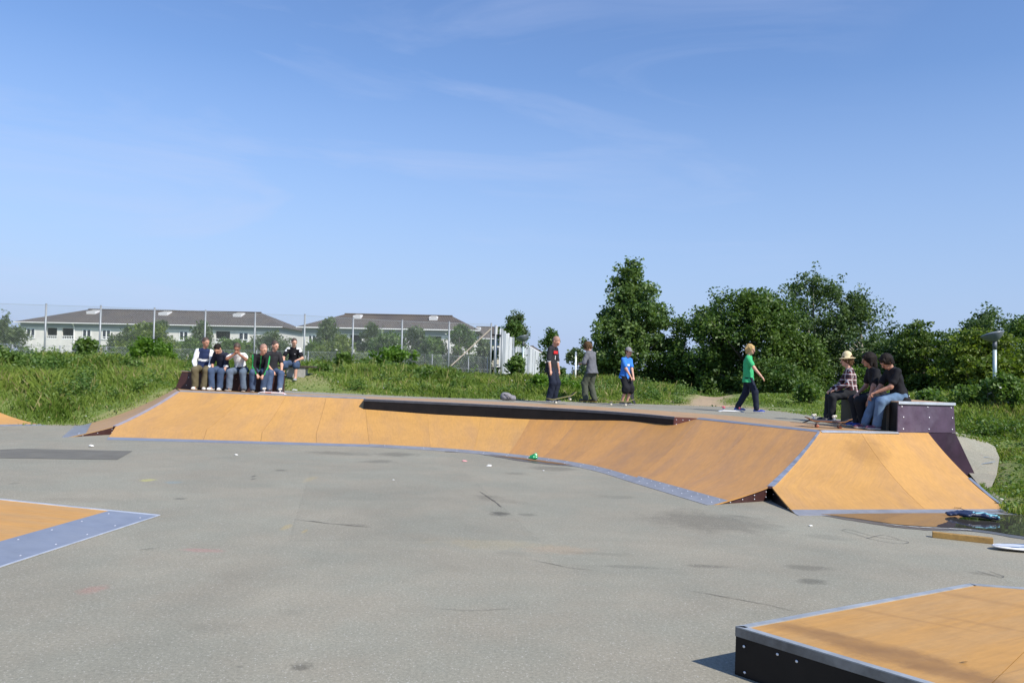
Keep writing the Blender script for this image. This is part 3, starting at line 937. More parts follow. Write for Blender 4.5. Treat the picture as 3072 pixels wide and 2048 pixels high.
coping([T0 + (TSEAM - T0) * u for u in np.linspace(0, 1, 6)], (0, 1), M_STEEL, .16)
coping([tcurve[-1] + (TC - tcurve[-1]) * u for u in np.linspace(0, 1, 4)], (.87, .42), M_STEELB, .13)
M_BRIGHT = mat('bright_steel_edge', (.72, .72, .72), .34, .12, 7, metal=.6, dirt=(.45, .45, .46))
DR = np.array([6.62, 13.87])
coping([TC + (DR - TC) * u for u in np.linspace(.01, 1, 4)], (-.2, .97), M_BRIGHT, .14)

# deck boards behind the top edge
back = spline([(-8.42, 20.62), (-6.0, 20.55), (-4.42, 20.45), (-1.8, 20.5), (.6, 20.25), (2.4, 19.55), (3.7, 18.7), (4.7, 17.8), (5.25, 16.9), (5.8, 16.1), (6.9, 15.4)], 121)
front = np.vstack([[T0 + (TSEAM - T0) * u for u in np.linspace(0, 1, 41)][:-1], tcurve[::2], [tcurve[-1] + (TC - tcurve[-1]) * u for u in np.linspace(0, 1, 21)][1:], [TC + (np.array([7.0, 14.02]) - TC) * u for u in np.linspace(0, 1, 31)][1:]])
front[0] = T0
front = np.array([[np.interp(t, np.linspace(0, 1, len(front)), front[:, k]) for k in range(2)] for t in np.linspace(0, 1, 121)])
for i in range(10):
    a, b = i * 12, (i + 1) * 12
    G = np.array([[(*(front[j] + (back[j] - front[j]) * t), DECK) for j in range(a, b + 1)] for t in (0, .5, 1)])
    slab('deck_panel', G, .02, M_DECK, ramp, i * 2.3)

# ---- grind ledge standing on the curve
ledge = empty('grind_ledge', 'black wedge shaped grinding ledge with steel edge on the curved bank', 'ledge')
LCURVE = spline([(-3.36, 18.78), (-2.4, 18.70), (-1.45, 18.58), (-.58, 18.42), (.27, 18.18), (1.12, 17.88), (1.98, 17.45), (2.70, 16.88), (3.26, 16.08)], 33)
LA = LCURVE[0]; LB = LCURVE[-1]
allp = []
for j in range(61):
    for s in np.linspace(.3, 1, 40):
        p = bcurve[j] + (tcurve[j] - bcurve[j]) * s; allp.append((p[0], p[1], prof(s)))
for u in np.linspace(.6, 1, 30):
    for s in np.linspace(.4, 1, 40):
        p = faceA_L(s) + (faceA_R(s) - faceA_L(s)) * u; allp.append((p[0], p[1], prof(s)))
for u in np.linspace(0, .4, 20):
    for s in np.linspace(.4, 1, 40):
        p = faceC_L(s) + (faceC_R(s) - faceC_L(s)) * u; allp.append((p[0], p[1], prof(s)))
allp = np.array(allp)


def bank_z(x, y):
    d = np.hypot(allp[:, 0] - x, allp[:, 1] - y)
    k = np.argsort(d)[:4]; w = 1 / (d[k] + 1e-3)
    return float((allp[k, 2] * w).sum() / w.sum())


nL = 33
top = list(LCURVE)
ZL = DECK + .003
v = [(p[0], p[1], ZL) for p in top] + [(p[0], p[1], bank_z(*p) - .03) for p in top]
nrmL = np.array([(LB - LA)[1], -(LB - LA)[0]]); nrmL /= np.linalg.norm(nrmL)
if nrmL[1] > 0: nrmL = -nrmL
v += [(p[0] - nrmL[0] * .02, p[1] - nrmL[1] * .02, z) for (p, z) in [(q, ZL) for q in top] + [(q, bank_z(*q) - .03) for q in top]]
f = []
for i in range(nL - 1):
    f += [(i, i + 1, nL + i + 1, nL + i), (2 * nL + i + 1, 2 * nL + i, 3 * nL + i, 3 * nL + i + 1), (i + 1, i, 2 * nL + i, 2 * nL + i + 1)]
f += [(0, nL, 3 * nL, 2 * nL), (nL - 1, 3 * nL - 1, 4 * nL - 1, 2 * nL - 1)]
mesh('front_panel', v, f, M_BLACK, ledge)
# top boards
tc2 = np.vstack([[TSEAM], tcurve, [tcurve[-1]]])
for i in range(4):
    us = np.linspace(i / 4, (i + 1) / 4, 9)
    A_ = [np.array([np.interp(u, np.linspace(0, 1, 33), LCURVE[:, k]) for k in range(2)]) - nrmL * .022 for u in us]
    B_ = [np.array([np.interp(u, np.linspace(0, 1, 61), tcurve[:, k]) for k in range(2)]) for u in us]
    slab('top_panel', np.array([[(*p, ZL) for p in A_], [(*((p + q) / 2), ZL) for p, q in zip(A_, B_)], [(*q, ZL + .001) for q in B_]]), .018, M_DECK, ledge, i)
strip3('edge_angle', [(*(p + nrmL * .004), ZL + .006) for p in top], [(*(p - nrmL * .09), ZL + .006) for p in top], .006, M_COPE, ledge)
strip3('edge_angle', [(*(p + nrmL * .010), ZL - .045) for p in top], [(*(p + nrmL * .005), ZL + .004) for p in top], .004, mat('dark_steel_edge', (.10, .10, .105), .4, .2, 6, metal=.6), ledge)


def ledge_end(P, Q, m, off):
    t = np.linspace(0, 1, 8); pts = [np.asarray(P) + (np.asarray(Q) - np.asarray(P)) * k for k in t]
    n = len(pts); v = []
    for o_ in ((0, 0), off):
        v += [(p[0] + o_[0], p[1] + o_[1], ZL - .001) for p in pts] + [(p[0] + o_[0], p[1] + o_[1], bank_z(*p) - .03) for p in pts]
    f = []
    for i in range(n - 1):
        f += [(i, i + 1, n + i + 1, n + i), (2 * n + i + 1, 2 * n + i, 3 * n + i, 3 * n + i + 1), (i + 1, i, 2 * n + i, 2 * n + i + 1)]
    f += [(0, n, 3 * n, 2 * n)]
    return mesh('end_panel', v, f, m, ledge)


ledge_end(LB, tcurve[-1] - np.array([.04, 0]), mat('rust_brown_panel', (0.13, 0.045, 0.035), .45, .2, 5), (-.02, .02))
ledge_end(LA, TSEAM + np.array([0, -.02]), M_BLACK, (.02, 0))
for t, dz in ((.08, .05), (.08, .14), (.35, .05), (.62, .05)):
    p = LB + (tcurve[-1] - LB) * t; bolt(ledge, (p[0] + .002, p[1] - .004, ZL - dz), (.2, -1, 0), .010)

# ---- purple bench box at the right end of the deck
pbox = empty('bench_box', 'purple brown bench box with bolts at the right end of the deck', 'bench box')
FA = np.array([6.62, 13.88]); FB = np.array([7.92, 14.46])
dF = (FB - FA) / np.linalg.norm(FB - FA)
bk = np.array([.10, .995])
LEN = 3.2
BZ0, BZ1 = DECK - .01, 1.355
def vpanel(name, a, b, z0, z1, m, par, th, nrm, slant=0.0):
    nrm = np.asarray(nrm, float) * th
    a = np.asarray(a, float); b = np.asarray(b, float); d = (b - a) / np.linalg.norm(b - a)
    bt = b - d * slant
    mb = MB()
    mb.hexa([(*a, z0), (*b, z0), (*(b + nrm), z0), (*(a + nrm), z0)], [(*a, z1), (*bt, z1), (*(bt + nrm), z1), (*(a + nrm), z1)])
    return mb.build(name, m, par)
nF = np.array([-dF[1], dF[0]])
vpanel('front_panel', FA, FB, DECK + .004, BZ1, M_PURPLE, pbox, .02, nF, .06)
FA2 = FA + bk * LEN; FB2 = FB + bk * LEN
vpanel('side_panel', FA + nF * .021, FA2, DECK + .004, BZ1, M_BLACK, pbox, .02, dF)
vpanel('side_panel', FB + nF * .021 - dF * .06, FB2 - dF * .06, DECK - .4, BZ1, M_PURPLE, pbox, .02, -dF)
vpanel('back_panel', FA2, FB2, DECK - .3, BZ1, M_PURPLE, pbox, .02, -nF, .06)
mb = MB(); ex = .02
q0 = FA - nF * ex - dF * ex; q1 = FB - nF * ex - dF * .04; q2 = FB2 + nF * ex - dF * .04; q3 = FA2 + nF * ex - dF * ex
mb.hexa([(*p, BZ1 + .001) for p in (q0, q1, q2, q3)], [(*p, BZ1 + .022) for p in (q0, q1, q2, q3)])
mb.build('seat_top', M_DECK, pbox)
strip3('steel_edge', [(*(q0 - nF * .008), BZ1 - .015), (*(q1 - nF * .008), BZ1 - .015)], [(*(q0 - nF * .004), BZ1 + .028), (*(q1 - nF * .004), BZ1 + .028)], .006, M_BRIGHT, pbox)
for tx in (.09, .53, .94):
    for zz in (.06, .26, .44):
        p = FA + (FB - FA) * (tx - .03 * (zz > .3)); bolt(pbox, (p[0] - nF[0] * .002, p[1] - nF[1] * .002, DECK + zz), (-nF[0], -nF[1], 0), .013)
# battens on the left side of the box
for t in (.12, .42, .72):
    p = FA + bk * LEN * t - dF * .012
    mb = MB(); q = p + bk * .09
    mb.hexa([(*p, DECK + .006), (*(p - dF * .03), DECK + .006), (*(q - dF * .03), DECK + .006), (*q, DECK + .006)], [(*p, BZ1 - .01), (*(p - dF * .03), BZ1 - .01), (*(q - dF * .03), BZ1 - .01), (*q, BZ1 - .01)])
    mb.build('batten', mat('weathered_batten', (.16, .13, .09), .7, .2, 6), pbox)
# lower wall of the ramp under the box with its slanted right end
wl = np.array([6.95, 14.05]); wr = FB + dF * .0
mb = MB(); d_ = nF * .02
a0 = wl; b0 = FB + dF * .62; b1 = FB + dF * .0
mb.hexa([(*a0, -.01), (*b0, -.01), (*(b0 + d_), -.01), (*(a0 + d_), -.01)], [(*a0, DECK - .002), (*b1, DECK - .002), (*(b1 + d_), DECK - .002), (*(a0 + d_), DECK - .002)])
mb.build('end_panel', mat('dark_purple_panel', (.040, .020, .038), .4, .3, 4, dirt=(.07, .05, .07)), ramp)

# ---- seat box on the left corner of the deck
lbox = empty('seat_box', 'low dark brown wooden seat box at the left corner of the deck', 'bench box', (0, 0, 0))
x0, x1, y0, y1, z0, z1 = -8.42, -5.85, 20.52, 21.15, DECK + .004, 1.285
mb = MB(); mb.hexa([(x0, y0, z0), (x1, y0, z0), (x1, y0 + .02, z0), (x0, y0 + .02, z0)], [(x0 + .14, y0, z1), (x1, y0, z1), (x1, y0 + .02, z1), (x0 + .14, y0 + .02, z1)]); mb.build('front_panel', M_BROWN, lbox)
mb = MB(); mb.hexa([(x0, y0 + .021, z0), (x0 + .02, y0 + .021, z0), (x0 + .02, y1, z0), (x0, y1, z0)], [(x0 + .14, y0 + .021, z1), (x0 + .16, y0 + .021, z1), (x0 + .16, y1, z1), (x0 + .14, y1, z1)]); mb.build('side_panel', M_BROWN, lbox)
MB().box(x1 - .02, x1, y0 + .021, y1, z0, z1).build('side_panel', M_BROWN, lbox)
MB().box(x0 + .14, x1 - .021, y1 - .02, y1, z0, z1).build('back_panel', M_BROWN, lbox)
for i in range(3):
    xa = x0 + .12 + i * .92; MB().box(xa, min(xa + .915, x1 + .02), y0 - .02, y1 + .02, z1 + .001, z1 + .02).build('seat_board', M_DECK, lbox)
MB().box(x0 + .12, x1 + .02, y0 - .028, y0 + .06, z1 + .021, z1 + .027).build('steel_edge', M_COPE, lbox)
for xx, zz in ((-8.15, .1), (-8.1, .3), (-6.9, .3), (-6.2, .12)):
    bolt(lbox, (xx, y0 - .002, DECK + zz), (0, -1, 0), .010)

# ------------------------------------------------------------------ low funbox in the right foreground
fb = empty('fun_box', 'low orange plywood box with steel edges in the right foreground', 'skate box')
HB = .262
c0 = gp(2206, 1880, HB)[:2]; c1 = gp(2908, 1751, HB)[:2]; c2 = np.array([5.6, 5.45]); c4 = gp(2763, 2048, HB)[:2]
dv_ = (c4 - c0) / np.linalg.norm(c4 - c0); c4 = c0 + dv_ * 3.0; c3 = c4 + np.array([2.6, .9])
poly = [c0, c4, c3, c2, c1]
top_pts = [(*p, HB) for p in poly]
def fun_panel(P):
    me_v = [(*p, HB) for p in P] + [(*p, HB - .02) for p in P]; n = len(P)
    ff = [tuple(range(n)), tuple(range(2 * n - 1, n - 1, -1))] + [(i, n + i, n + (i + 1) % n, (i + 1) % n) for i in range(n)]
    e_ = (c1 - c0) / np.linalg.norm(c1 - c0)
    pn = np.array([-e_[1], e_[0]])
    uv = [((np.asarray(p) - c0) @ pn + 80, (np.asarray(p) - c0) @ e_ ) for p in P]
    return mesh('top_panel', me_v, ff, M_FUNB, fb, uv=uv + uv)
M_FUN = ply_mat('funbox_ply', (0.47, 0.250, 0.068), (0.42, 0.250, 0.098), 0.85, 1.4)
_fa = math.degrees(math.atan2(dv_[1], dv_[0]))
_st = []
for (px, py, la, lb_, k_) in ((2560, 1925, .50, .09, .55), (2760, 1985, .40, .12, .6), (2900, 2030, .35, .10, .5), (2420, 1885, .25, .05, .35), (2960, 1800, .5, .05, .22), (2700, 1850, .45, .03, .25), (3000, 1880, .4, .03, .2)):
    q_ = gp(px, py, HB); _st.append((q_[0], q_[1], la, lb_, _fa + 14, k_))
M_FUNB = ply_mat('funbox_top_ply', (0.47, 0.250, 0.068), (0.42, 0.250, 0.098), 0.85, 1.4, _st)
m1 = c0 + (c4 - c0) * .42; m2 = c1 + (c2 - c1) * .55
e0 = .045
in0 = c0 + (c1 - c0) / np.linalg.norm(c1 - c0) * e0 + dv_ * e0
fun_panel([in0, c0 + dv_ * 1.22 + (c1 - c0) * .018, c1 + (c2 - c1) * .31 - np.array([0, .03]), c1 + dv_ * .04 + (c0 - c1) * .012])
fun_panel([c0 + dv_ * 1.224 + (c1 - c0) * .018, c4 + (c1 - c0) * .018, c3, c2 - np.array([0, .03]), c1 + (c2 - c1) * .3115 - np.array([0, .03])])
def wall(name, a, b, m, z0=.002, z1=HB - .021, th=.02):
    d = (b - a) / np.linalg.norm(b - a); n_ = np.array([-d[1], d[0]])
    cen = sum(poly) / 5
    if (cen - a) @ n_ < 0: n_ = -n_
    a2 = a + d * .001 + n_ * .006; b2 = b - d * .001 + n_ * .006
    mb = MB(); mb.hexa([(*a2, z0), (*b2, z0), (*(b2 + n_ * th), z0), (*(a2 + n_ * th), z0)], [(*a2, z1), (*b2, z1), (*(b2 + n_ * th), z1), (*(a2 + n_ * th), z1)])
    mb.build(name, m, fb)
    return n_
nA = wall('side_panel', c0, c4, M_BLACK); wall('side_panel', c0 + (c1 - c0) * .02, c1, M_BROWN); wall('side_panel', c1, c2, M_BROWN); wall('side_panel', c2, c3, M_BROWN); wall('side_panel', c4, c3, M_BLACK)
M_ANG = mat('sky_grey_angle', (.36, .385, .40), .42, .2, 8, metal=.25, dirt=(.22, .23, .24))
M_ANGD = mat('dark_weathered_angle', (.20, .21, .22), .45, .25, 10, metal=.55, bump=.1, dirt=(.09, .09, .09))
def angle(a, b, w=.045, dr=.048, m=M_ANG, m2=M_ANGD):
    d = (b - a) / np.linalg.norm(b - a); n_ = np.array([-d[1], d[0]])
    cen = sum(poly) / 5
    if (cen - a) @ n_ < 0: n_ = -n_
    strip3('steel_angle', [(*a, HB + .006), (*b, HB + .006)], [(*(a + n_ * w + d * w * .6), HB + .006), (*(b + n_ * w - d * w * .6), HB + .006)], .006, m, fb)
    mb = MB(); mb.hexa([(*a, HB - dr), (*b, HB - dr), (*(b + n_ * .005), HB - dr), (*(a + n_ * .005), HB - dr)], [(*a, HB + .0), (*b, HB + .0), (*(b + n_ * .005), HB), (*(a + n_ * .005), HB)])
    mb.build('steel_angle', m2, fb)
angle(c0, c4); angle(c0, c1); angle(c1, c2)
for t, zz in ((.03, .17), (.035, .03), (.14, .185), (.20, .18), (.52, .17), (.40, .17), (.66, .04)):
    p = c0 + (c4 - c0) * t * .62; bolt(fb, (p[0] - nA[0] * -.004, p[1] + nA[1] * .004, zz), (-nA[0], -nA[1], 0), .008)

# ------------------------------------------------------------------ low bank at the left edge of the picture
lb = empty('low_bank', 'low orange plywood bank with wide blue steel toe plate at the left edge', 'skate ramp')
a0 = np.array([-3.58, 8.49]); a1 = np.array([-4.12, 3.4])
ri = np.array([-.97, -.25])
kk = .107
def lbp(u, t):
    p = a0 + (a1 - a0) * u + ri * t
    return np.array([p[0], p[1], .006 + kk * t + .004 * t * t])
def lbgrid(t0, t1, u0, u1, nt, nu, lift=0):
    return np.array([[lbp(u, t) + np.array([0, 0, lift]) for u in np.linspace(u0, u1, nu)][::-1] for t in np.linspace(t0, t1, nt)])
slab('toe_plate', lbgrid(0, .47, 0, 1, 3, 6, .003), .006, M_STEELB, lb)
for i in range(3):
    slab('plywood_panel', lbgrid(.472 + i * 1.21, .472 + i * 1.21 + 1.206, 0, 1, 4, 6), .018, M_FUN, lb, 3 + i)
slab('edge_trim', lbgrid(0.0, 4.0, -.004, .004, 6, 2, .005), .006, M_BRIGHT, lb)
slab('toe_edge', lbgrid(-.008, .012, 0, 1, 2, 6, .004), .006, M_BRIGHT, lb)
skirt('side_panel', [lbp(0.006, t) - np.array([0, 0, .02]) for t in np.linspace(.25, 4, 6)], M_BROWN, lb)
for u in np.linspace(.03, .95, 12):
    for t in (.08, .40):
        p = lbp(u + (.01 if t < .2 else 0), t); bolt(lb, (p[0], p[1], p[2] + .003), (0, 0, 1), .009)

# the next bank further off at the left edge
lb2 = empty('far_bank', 'orange curved skate bank beside the grass at the far left edge', 'skate ramp')
a0b = np.array([-10.45, 18.4]); a1b = np.array([-13.8, 15.3]); rb = np.array([-1.0, .2])
def lb2p(u, t):
    p = a0b + (a1b - a0b) * u + rb * t
    return np.array([p[0], p[1], .005 + .075 * t + .10 * t * t])
for i in range(3):
    slab('plywood_panel', np.array([[lb2p(u, t) for u in np.linspace(i / 3 + .001, (i + 1) / 3 - .001, 3)][::-1] for t in np.linspace(.12, 2.4, 10)]), .018, M_PLY, lb2, i)
slab('toe_plate', np.array([[lb2p(u, t) + np.array([0, 0, .004]) for u in np.linspace(0, 1, 4)][::-1] for t in (-.1, .0, .14)]), .005, M_STEEL, lb2)
skirt('side_panel', [lb2p(0, t) - np.array([0, 0, .02]) for t in np.linspace(.25, 2.4, 8)], M_BROWN, lb2)
skirt('side_panel', [lb2p(u, 2.4) - np.array([0, 0, .02]) for u in np.linspace(0, 1, 3)], M_BROWN, lb2)

# ------------------------------------------------------------------ tall chain link fence on the crest
LEAN = R(-1.15)      # the site falls to the right: plumb things lean a little against the asphalt
M_WIRE = mat('fence_wire', (.38, .41, .41), .5, .08, 4, metal=.3)


def gz(x, y): return float(terrain(np.array([x]), np.array([y]))[0][0])


fence = empty('chain_link_fence', 'tall grey chain link fence with steel posts on the grass bank', 'fence')
FP = [(-30, 906, 37.2), (139, 912, 38), (303, 917, 38.5), (464, 924, 39), (617, 931, 39.6), (766, 938, 40.2), (915, 943, 40.8), (1060, 952, 41.4), (1207, 960, 42.2), (1348, 965, 43.2), (1474, 970, 44.6)]
fposts = []
for px, py, D in FP:
    t = dp(px, py, D); b = np.array([t[0] + math.tan(-LEAN) * (t[2] - 1.0), t[1], gz(t[0], t[1]) - .25])
    b[0] = t[0] - math.tan(LEAN) * 0 + (t[2] - b[2]) * math.tan(-LEAN)
    fposts.append((b, t))
    mb = MB(); mb.tube([b, t], .045, 8); mb.tube([t, t + np.array([0, 0, .03])], [.05, .02], 8)
    mb.build('post', M_GALV, fence, True)


def bay(b0, t0, b1, t1, pitch, rad, parent, name='wire_mesh', lo=.12, rails=(0.02, .33, .985)):
    mb = MB()
    at2 = lambda u, v: (b0 * (1 - v) + t0 * v) * (1 - u) + (b1 * (1 - v) + t1 * v) * u
    w = np.linalg.norm(b1 - b0); h = (np.linalg.norm(t0 - b0) + np.linalg.norm(t1 - b1)) / 2
    y_lo = lo; y_hi = h - .03
    for sgn in (1, -1):
        k0 = -h if sgn > 0 else 0.0
        c = k0
        while c < w + (0 if sgn > 0 else h):
            # line: x = c + y (sgn +) or x = c - y
            ya, yb = y_lo, y_hi
            if sgn > 0:
                ya = max(ya, -c); yb = min(yb, w - c)
                pa, pb = (c + ya, ya), (c + yb, yb)
            else:
                ya = max(ya, c - w); yb = min(yb, c)
                pa, pb = (c - ya, ya), (c - yb, yb)
            if yb - ya > .03:
                mb.tube([at2(pa[0] / w, pa[1] / h), at2(pb[0] / w, pb[1] / h)], rad, 3, cap=False)
            c += pitch
    o = mb.build(name, M_WIRE, parent)
    for v in rails:
        MB().tube([at2(0, v), at2(.5, v - .002), at2(1, v)], .006, 4, cap=False).build('tension_wire', M_WIRE, parent)


for (b0, t0), (b1, t1) in zip(fposts[:-1], fposts[1:]):
    bay(b0, t0, b1, t1, .105, .0030, fence)
# raking strut at the end of the fence
a_ = dp(1473, 986, 44.5); b_ = dp(1350, 1100, 43.0)
MB().tube([a_, b_], .035, 8).build('strut', mat('wooden_strut', (.36, .31, .24), .7), fence)

low = empty('low_fence', 'knee high wire mesh fence behind the tall chain link fence', 'fence')
LP = [(-40, 1028, 39), (37, 1032, 39.4), (180, 1036, 39.9), (320, 1039, 40.4), (470, 1044, 41), (620, 1047, 41.5), (770, 1050, 42), (925, 1053, 42.5), (1110, 1058, 43.4), (1297, 1062, 44.5), (1406, 1067, 45.2), (1463, 1070, 45.6)]
lps = []
for px, py, D in LP:
    t = dp(px, py, D); b = np.array([t[0] + .02, t[1], gz(t[0], t[1]) - .2]); lps.append((b, t))
    MB().tube([b, t], .03, 6).build('post', M_GALV, low, True)
for (b0, t0), (b1, t1) in zip(lps[:-1], lps[1:]):
    bay(b0, t0, b1, t1, .12, .003, low, rails=(.5, .985))

# ------------------------------------------------------------------ long board fence running away behind the corner
bf = empty('board_fence', 'long pale grey board fence running away behind the corner of the bank', 'fence')
near = dp(1490, 1040, 45.2); far = dp(1626, 1085, 132)
M_BRD = [mat('pale_board_%s' % n, c, .7, .12, 2) for n, c in (('a', (.46, .48, .50)), ('b', (.36, .39, .42)), ('c', (.58, .59, .60)))]
nb = 27
rng = random.Random(5)
dirf = (far - near); dirf[2] = 0; L_ = np.linalg.norm(dirf); dirf /= L_; nf_ = np.array([dirf[1], -dirf[0], 0])
for i in range(nb + 1):
    p = near + dirf * L_ * i / nb; h = 3.95 + .02 * i - (.0 if i > 1 else .25 * 0)
    z = gz(p[0], p[1])
    q = p + nf_ * .0
    MB().tube([(q[0], q[1], z - .3), (q[0] - .07, q[1], h + .12)], .075, 6).build('post', M_BRD[2], bf, True)
    if i < nb:
        for k in range(3):
            a = near + dirf * (L_ * (i + (k + .06) / 3) / nb); b = near + dirf * (L_ * (i + (k + .86) / 3) / nb)
            o1 = rng.uniform(-.05, .12); o2 = rng.uniform(-.05, .12); hh = h - rng.uniform(.0, .25)
            zz = gz(a[0], a[1]) + .05
            a2 = a + nf_ * (.09 + o1); b2 = b + nf_ * (.09 + o2); t_ = nf_ * .03
            mb = MB(); mb.hexa([(a2[0], a2[1], zz), (b2[0], b2[1], zz), (b2[0] + t_[0], b2[1] + t_[1], zz), (a2[0] + t_[0], a2[1] + t_[1], zz)],
                               [(a2[0], a2[1], hh), (b2[0], b2[1], hh), (b2[0] + t_[0], b2[1] + t_[1], hh), (a2[0] + t_[0], a2[1] + t_[1], hh)])
            mb.build('board', rng.choice(M_BRD), bf)
for v in (1.9, 3.3):
    MB().tube([near + nf_ * .05 + np.array([0, 0, v - near[2]]), far + nf_ * .05 + np.array([0, 0, v - far[2]])], .04, 4).build('rail', M_BRD[1], bf)
for px, py in ((1487, 975), (1507, 986)):
    t = dp(px, py, 44.9); MB().tube([(t[0] + .05, t[1], gz(t[0], t[1]) - .2), t], .06, 8).build('end_post', M_GALV, bf, True)
for zz in (3.55, 1.75):
    a_ = dp(1474, 1000, 44.7); b_ = dp(1507, 1000, 45.3); MB().tube([(a_[0], a_[1], zz), (b_[0], b_[1], zz)], .05, 6).build('bracket', M_BLACK, bf)


# ------------------------------------------------------------------ houses
def roof_mat():
    m, nt, b, L = principled('grey_roof_tile')
    tc = N(nt, 'ShaderNodeTexCoord')
    w = N(nt, 'ShaderNodeTexWave', wave_type='BANDS', bands_direction='X', inp={'Scale': 1.6, 'Distortion': .6, 'Detail': 2.0}); L(tc.outputs['Object'], w.inputs['Vector'])
    n1 = N(nt, 'ShaderNodeTexNoise', inp={'Scale': .5, 'Detail': 8.0, 'Roughness': .7}); L(tc.outputs['Object'], n1.inputs['Vector'])
    cr = N(nt, 'ShaderNodeValToRGB'); e = cr.color_ramp.elements
    e[0].position = .3; e[0].color = (.070, .064, .062, 1); e[1].position = .72; e[1].color = (.135, .110, .082, 1)
    L(n1.outputs['Fac'], cr.inputs[0])
    r = N(nt, 'ShaderNodeMapRange', inp={1: 0, 2: 1, 3: .75, 4: 1.15}); L(w.outputs['Fac'], r.inputs[0])
    sc = N(nt, 'ShaderNodeVectorMath', operation='SCALE'); L(cr.outputs[0], sc.inputs[0]); L(r.outputs[0], sc.inputs['Scale'])
    L(sc.outputs[0], b.inputs['Base Color']); b.inputs['Roughness'].default_value = .85
    bp = N(nt, 'ShaderNodeBump', inp={'Strength': .6, 'Distance': .06}); L(w.outputs['Fac'], bp.inputs['Height']); L(bp.outputs[0], b.inputs['Normal'])
    return m


def board_wall_mat():
    m, nt, b, L = principled('white_board_cladding')
    tc = N(nt, 'ShaderNodeTexCoord')
    w = N(nt, 'ShaderNodeTexWave', wave_type='BANDS', bands_direction='X', inp={'Scale': 2.0}); L(tc.outputs['Object'], w.inputs['Vector'])
    n1 = N(nt, 'ShaderNodeTexNoise', inp={'Scale': .9, 'Detail': 6.0}); L(tc.outputs['Object'], n1.inputs['Vector'])
    cr = N(nt, 'ShaderNodeValToRGB'); e = cr.color_ramp.elements
    e[0].position = .1; e[0].color = (.52, .50, .47, 1); e[1].position = .4; e[1].color = (.74, .71, .65, 1)
    L(w.outputs['Fac'], cr.inputs[0])
    r = N(nt, 'ShaderNodeMapRange', inp={1: .3, 2: .7, 3: .9, 4: 1.08}); L(n1.outputs['Fac'], r.inputs[0])
    sc = N(nt, 'ShaderNodeVectorMath', operation='SCALE'); L(cr.outputs[0], sc.inputs[0]); L(r.outputs[0], sc.inputs['Scale'])
    L(sc.outputs[0], b.inputs['Base Color']); b.inputs['Roughness'].default_value = .75
    return m


M_ROOF = roof_mat(); M_CLAD = board_wall_mat()
M_FRIEZE = mat('grey_blue_frieze', (.27, .30, .33), .7, .08, 1)
M_CREAM = mat('cream_wall', (.55, .50, .40), .8, .06, 1)
M_GLASS = mat('dark_window_glass', (.02, .025, .03), .08, .3, 1.0, spec=.8)
M_RECESS = mat('balcony_recess', (.075, .075, .065), .8, .2, 1)
M_RUST = mat('red_brown_door', (.20, .055, .04), .6, .1, 3)


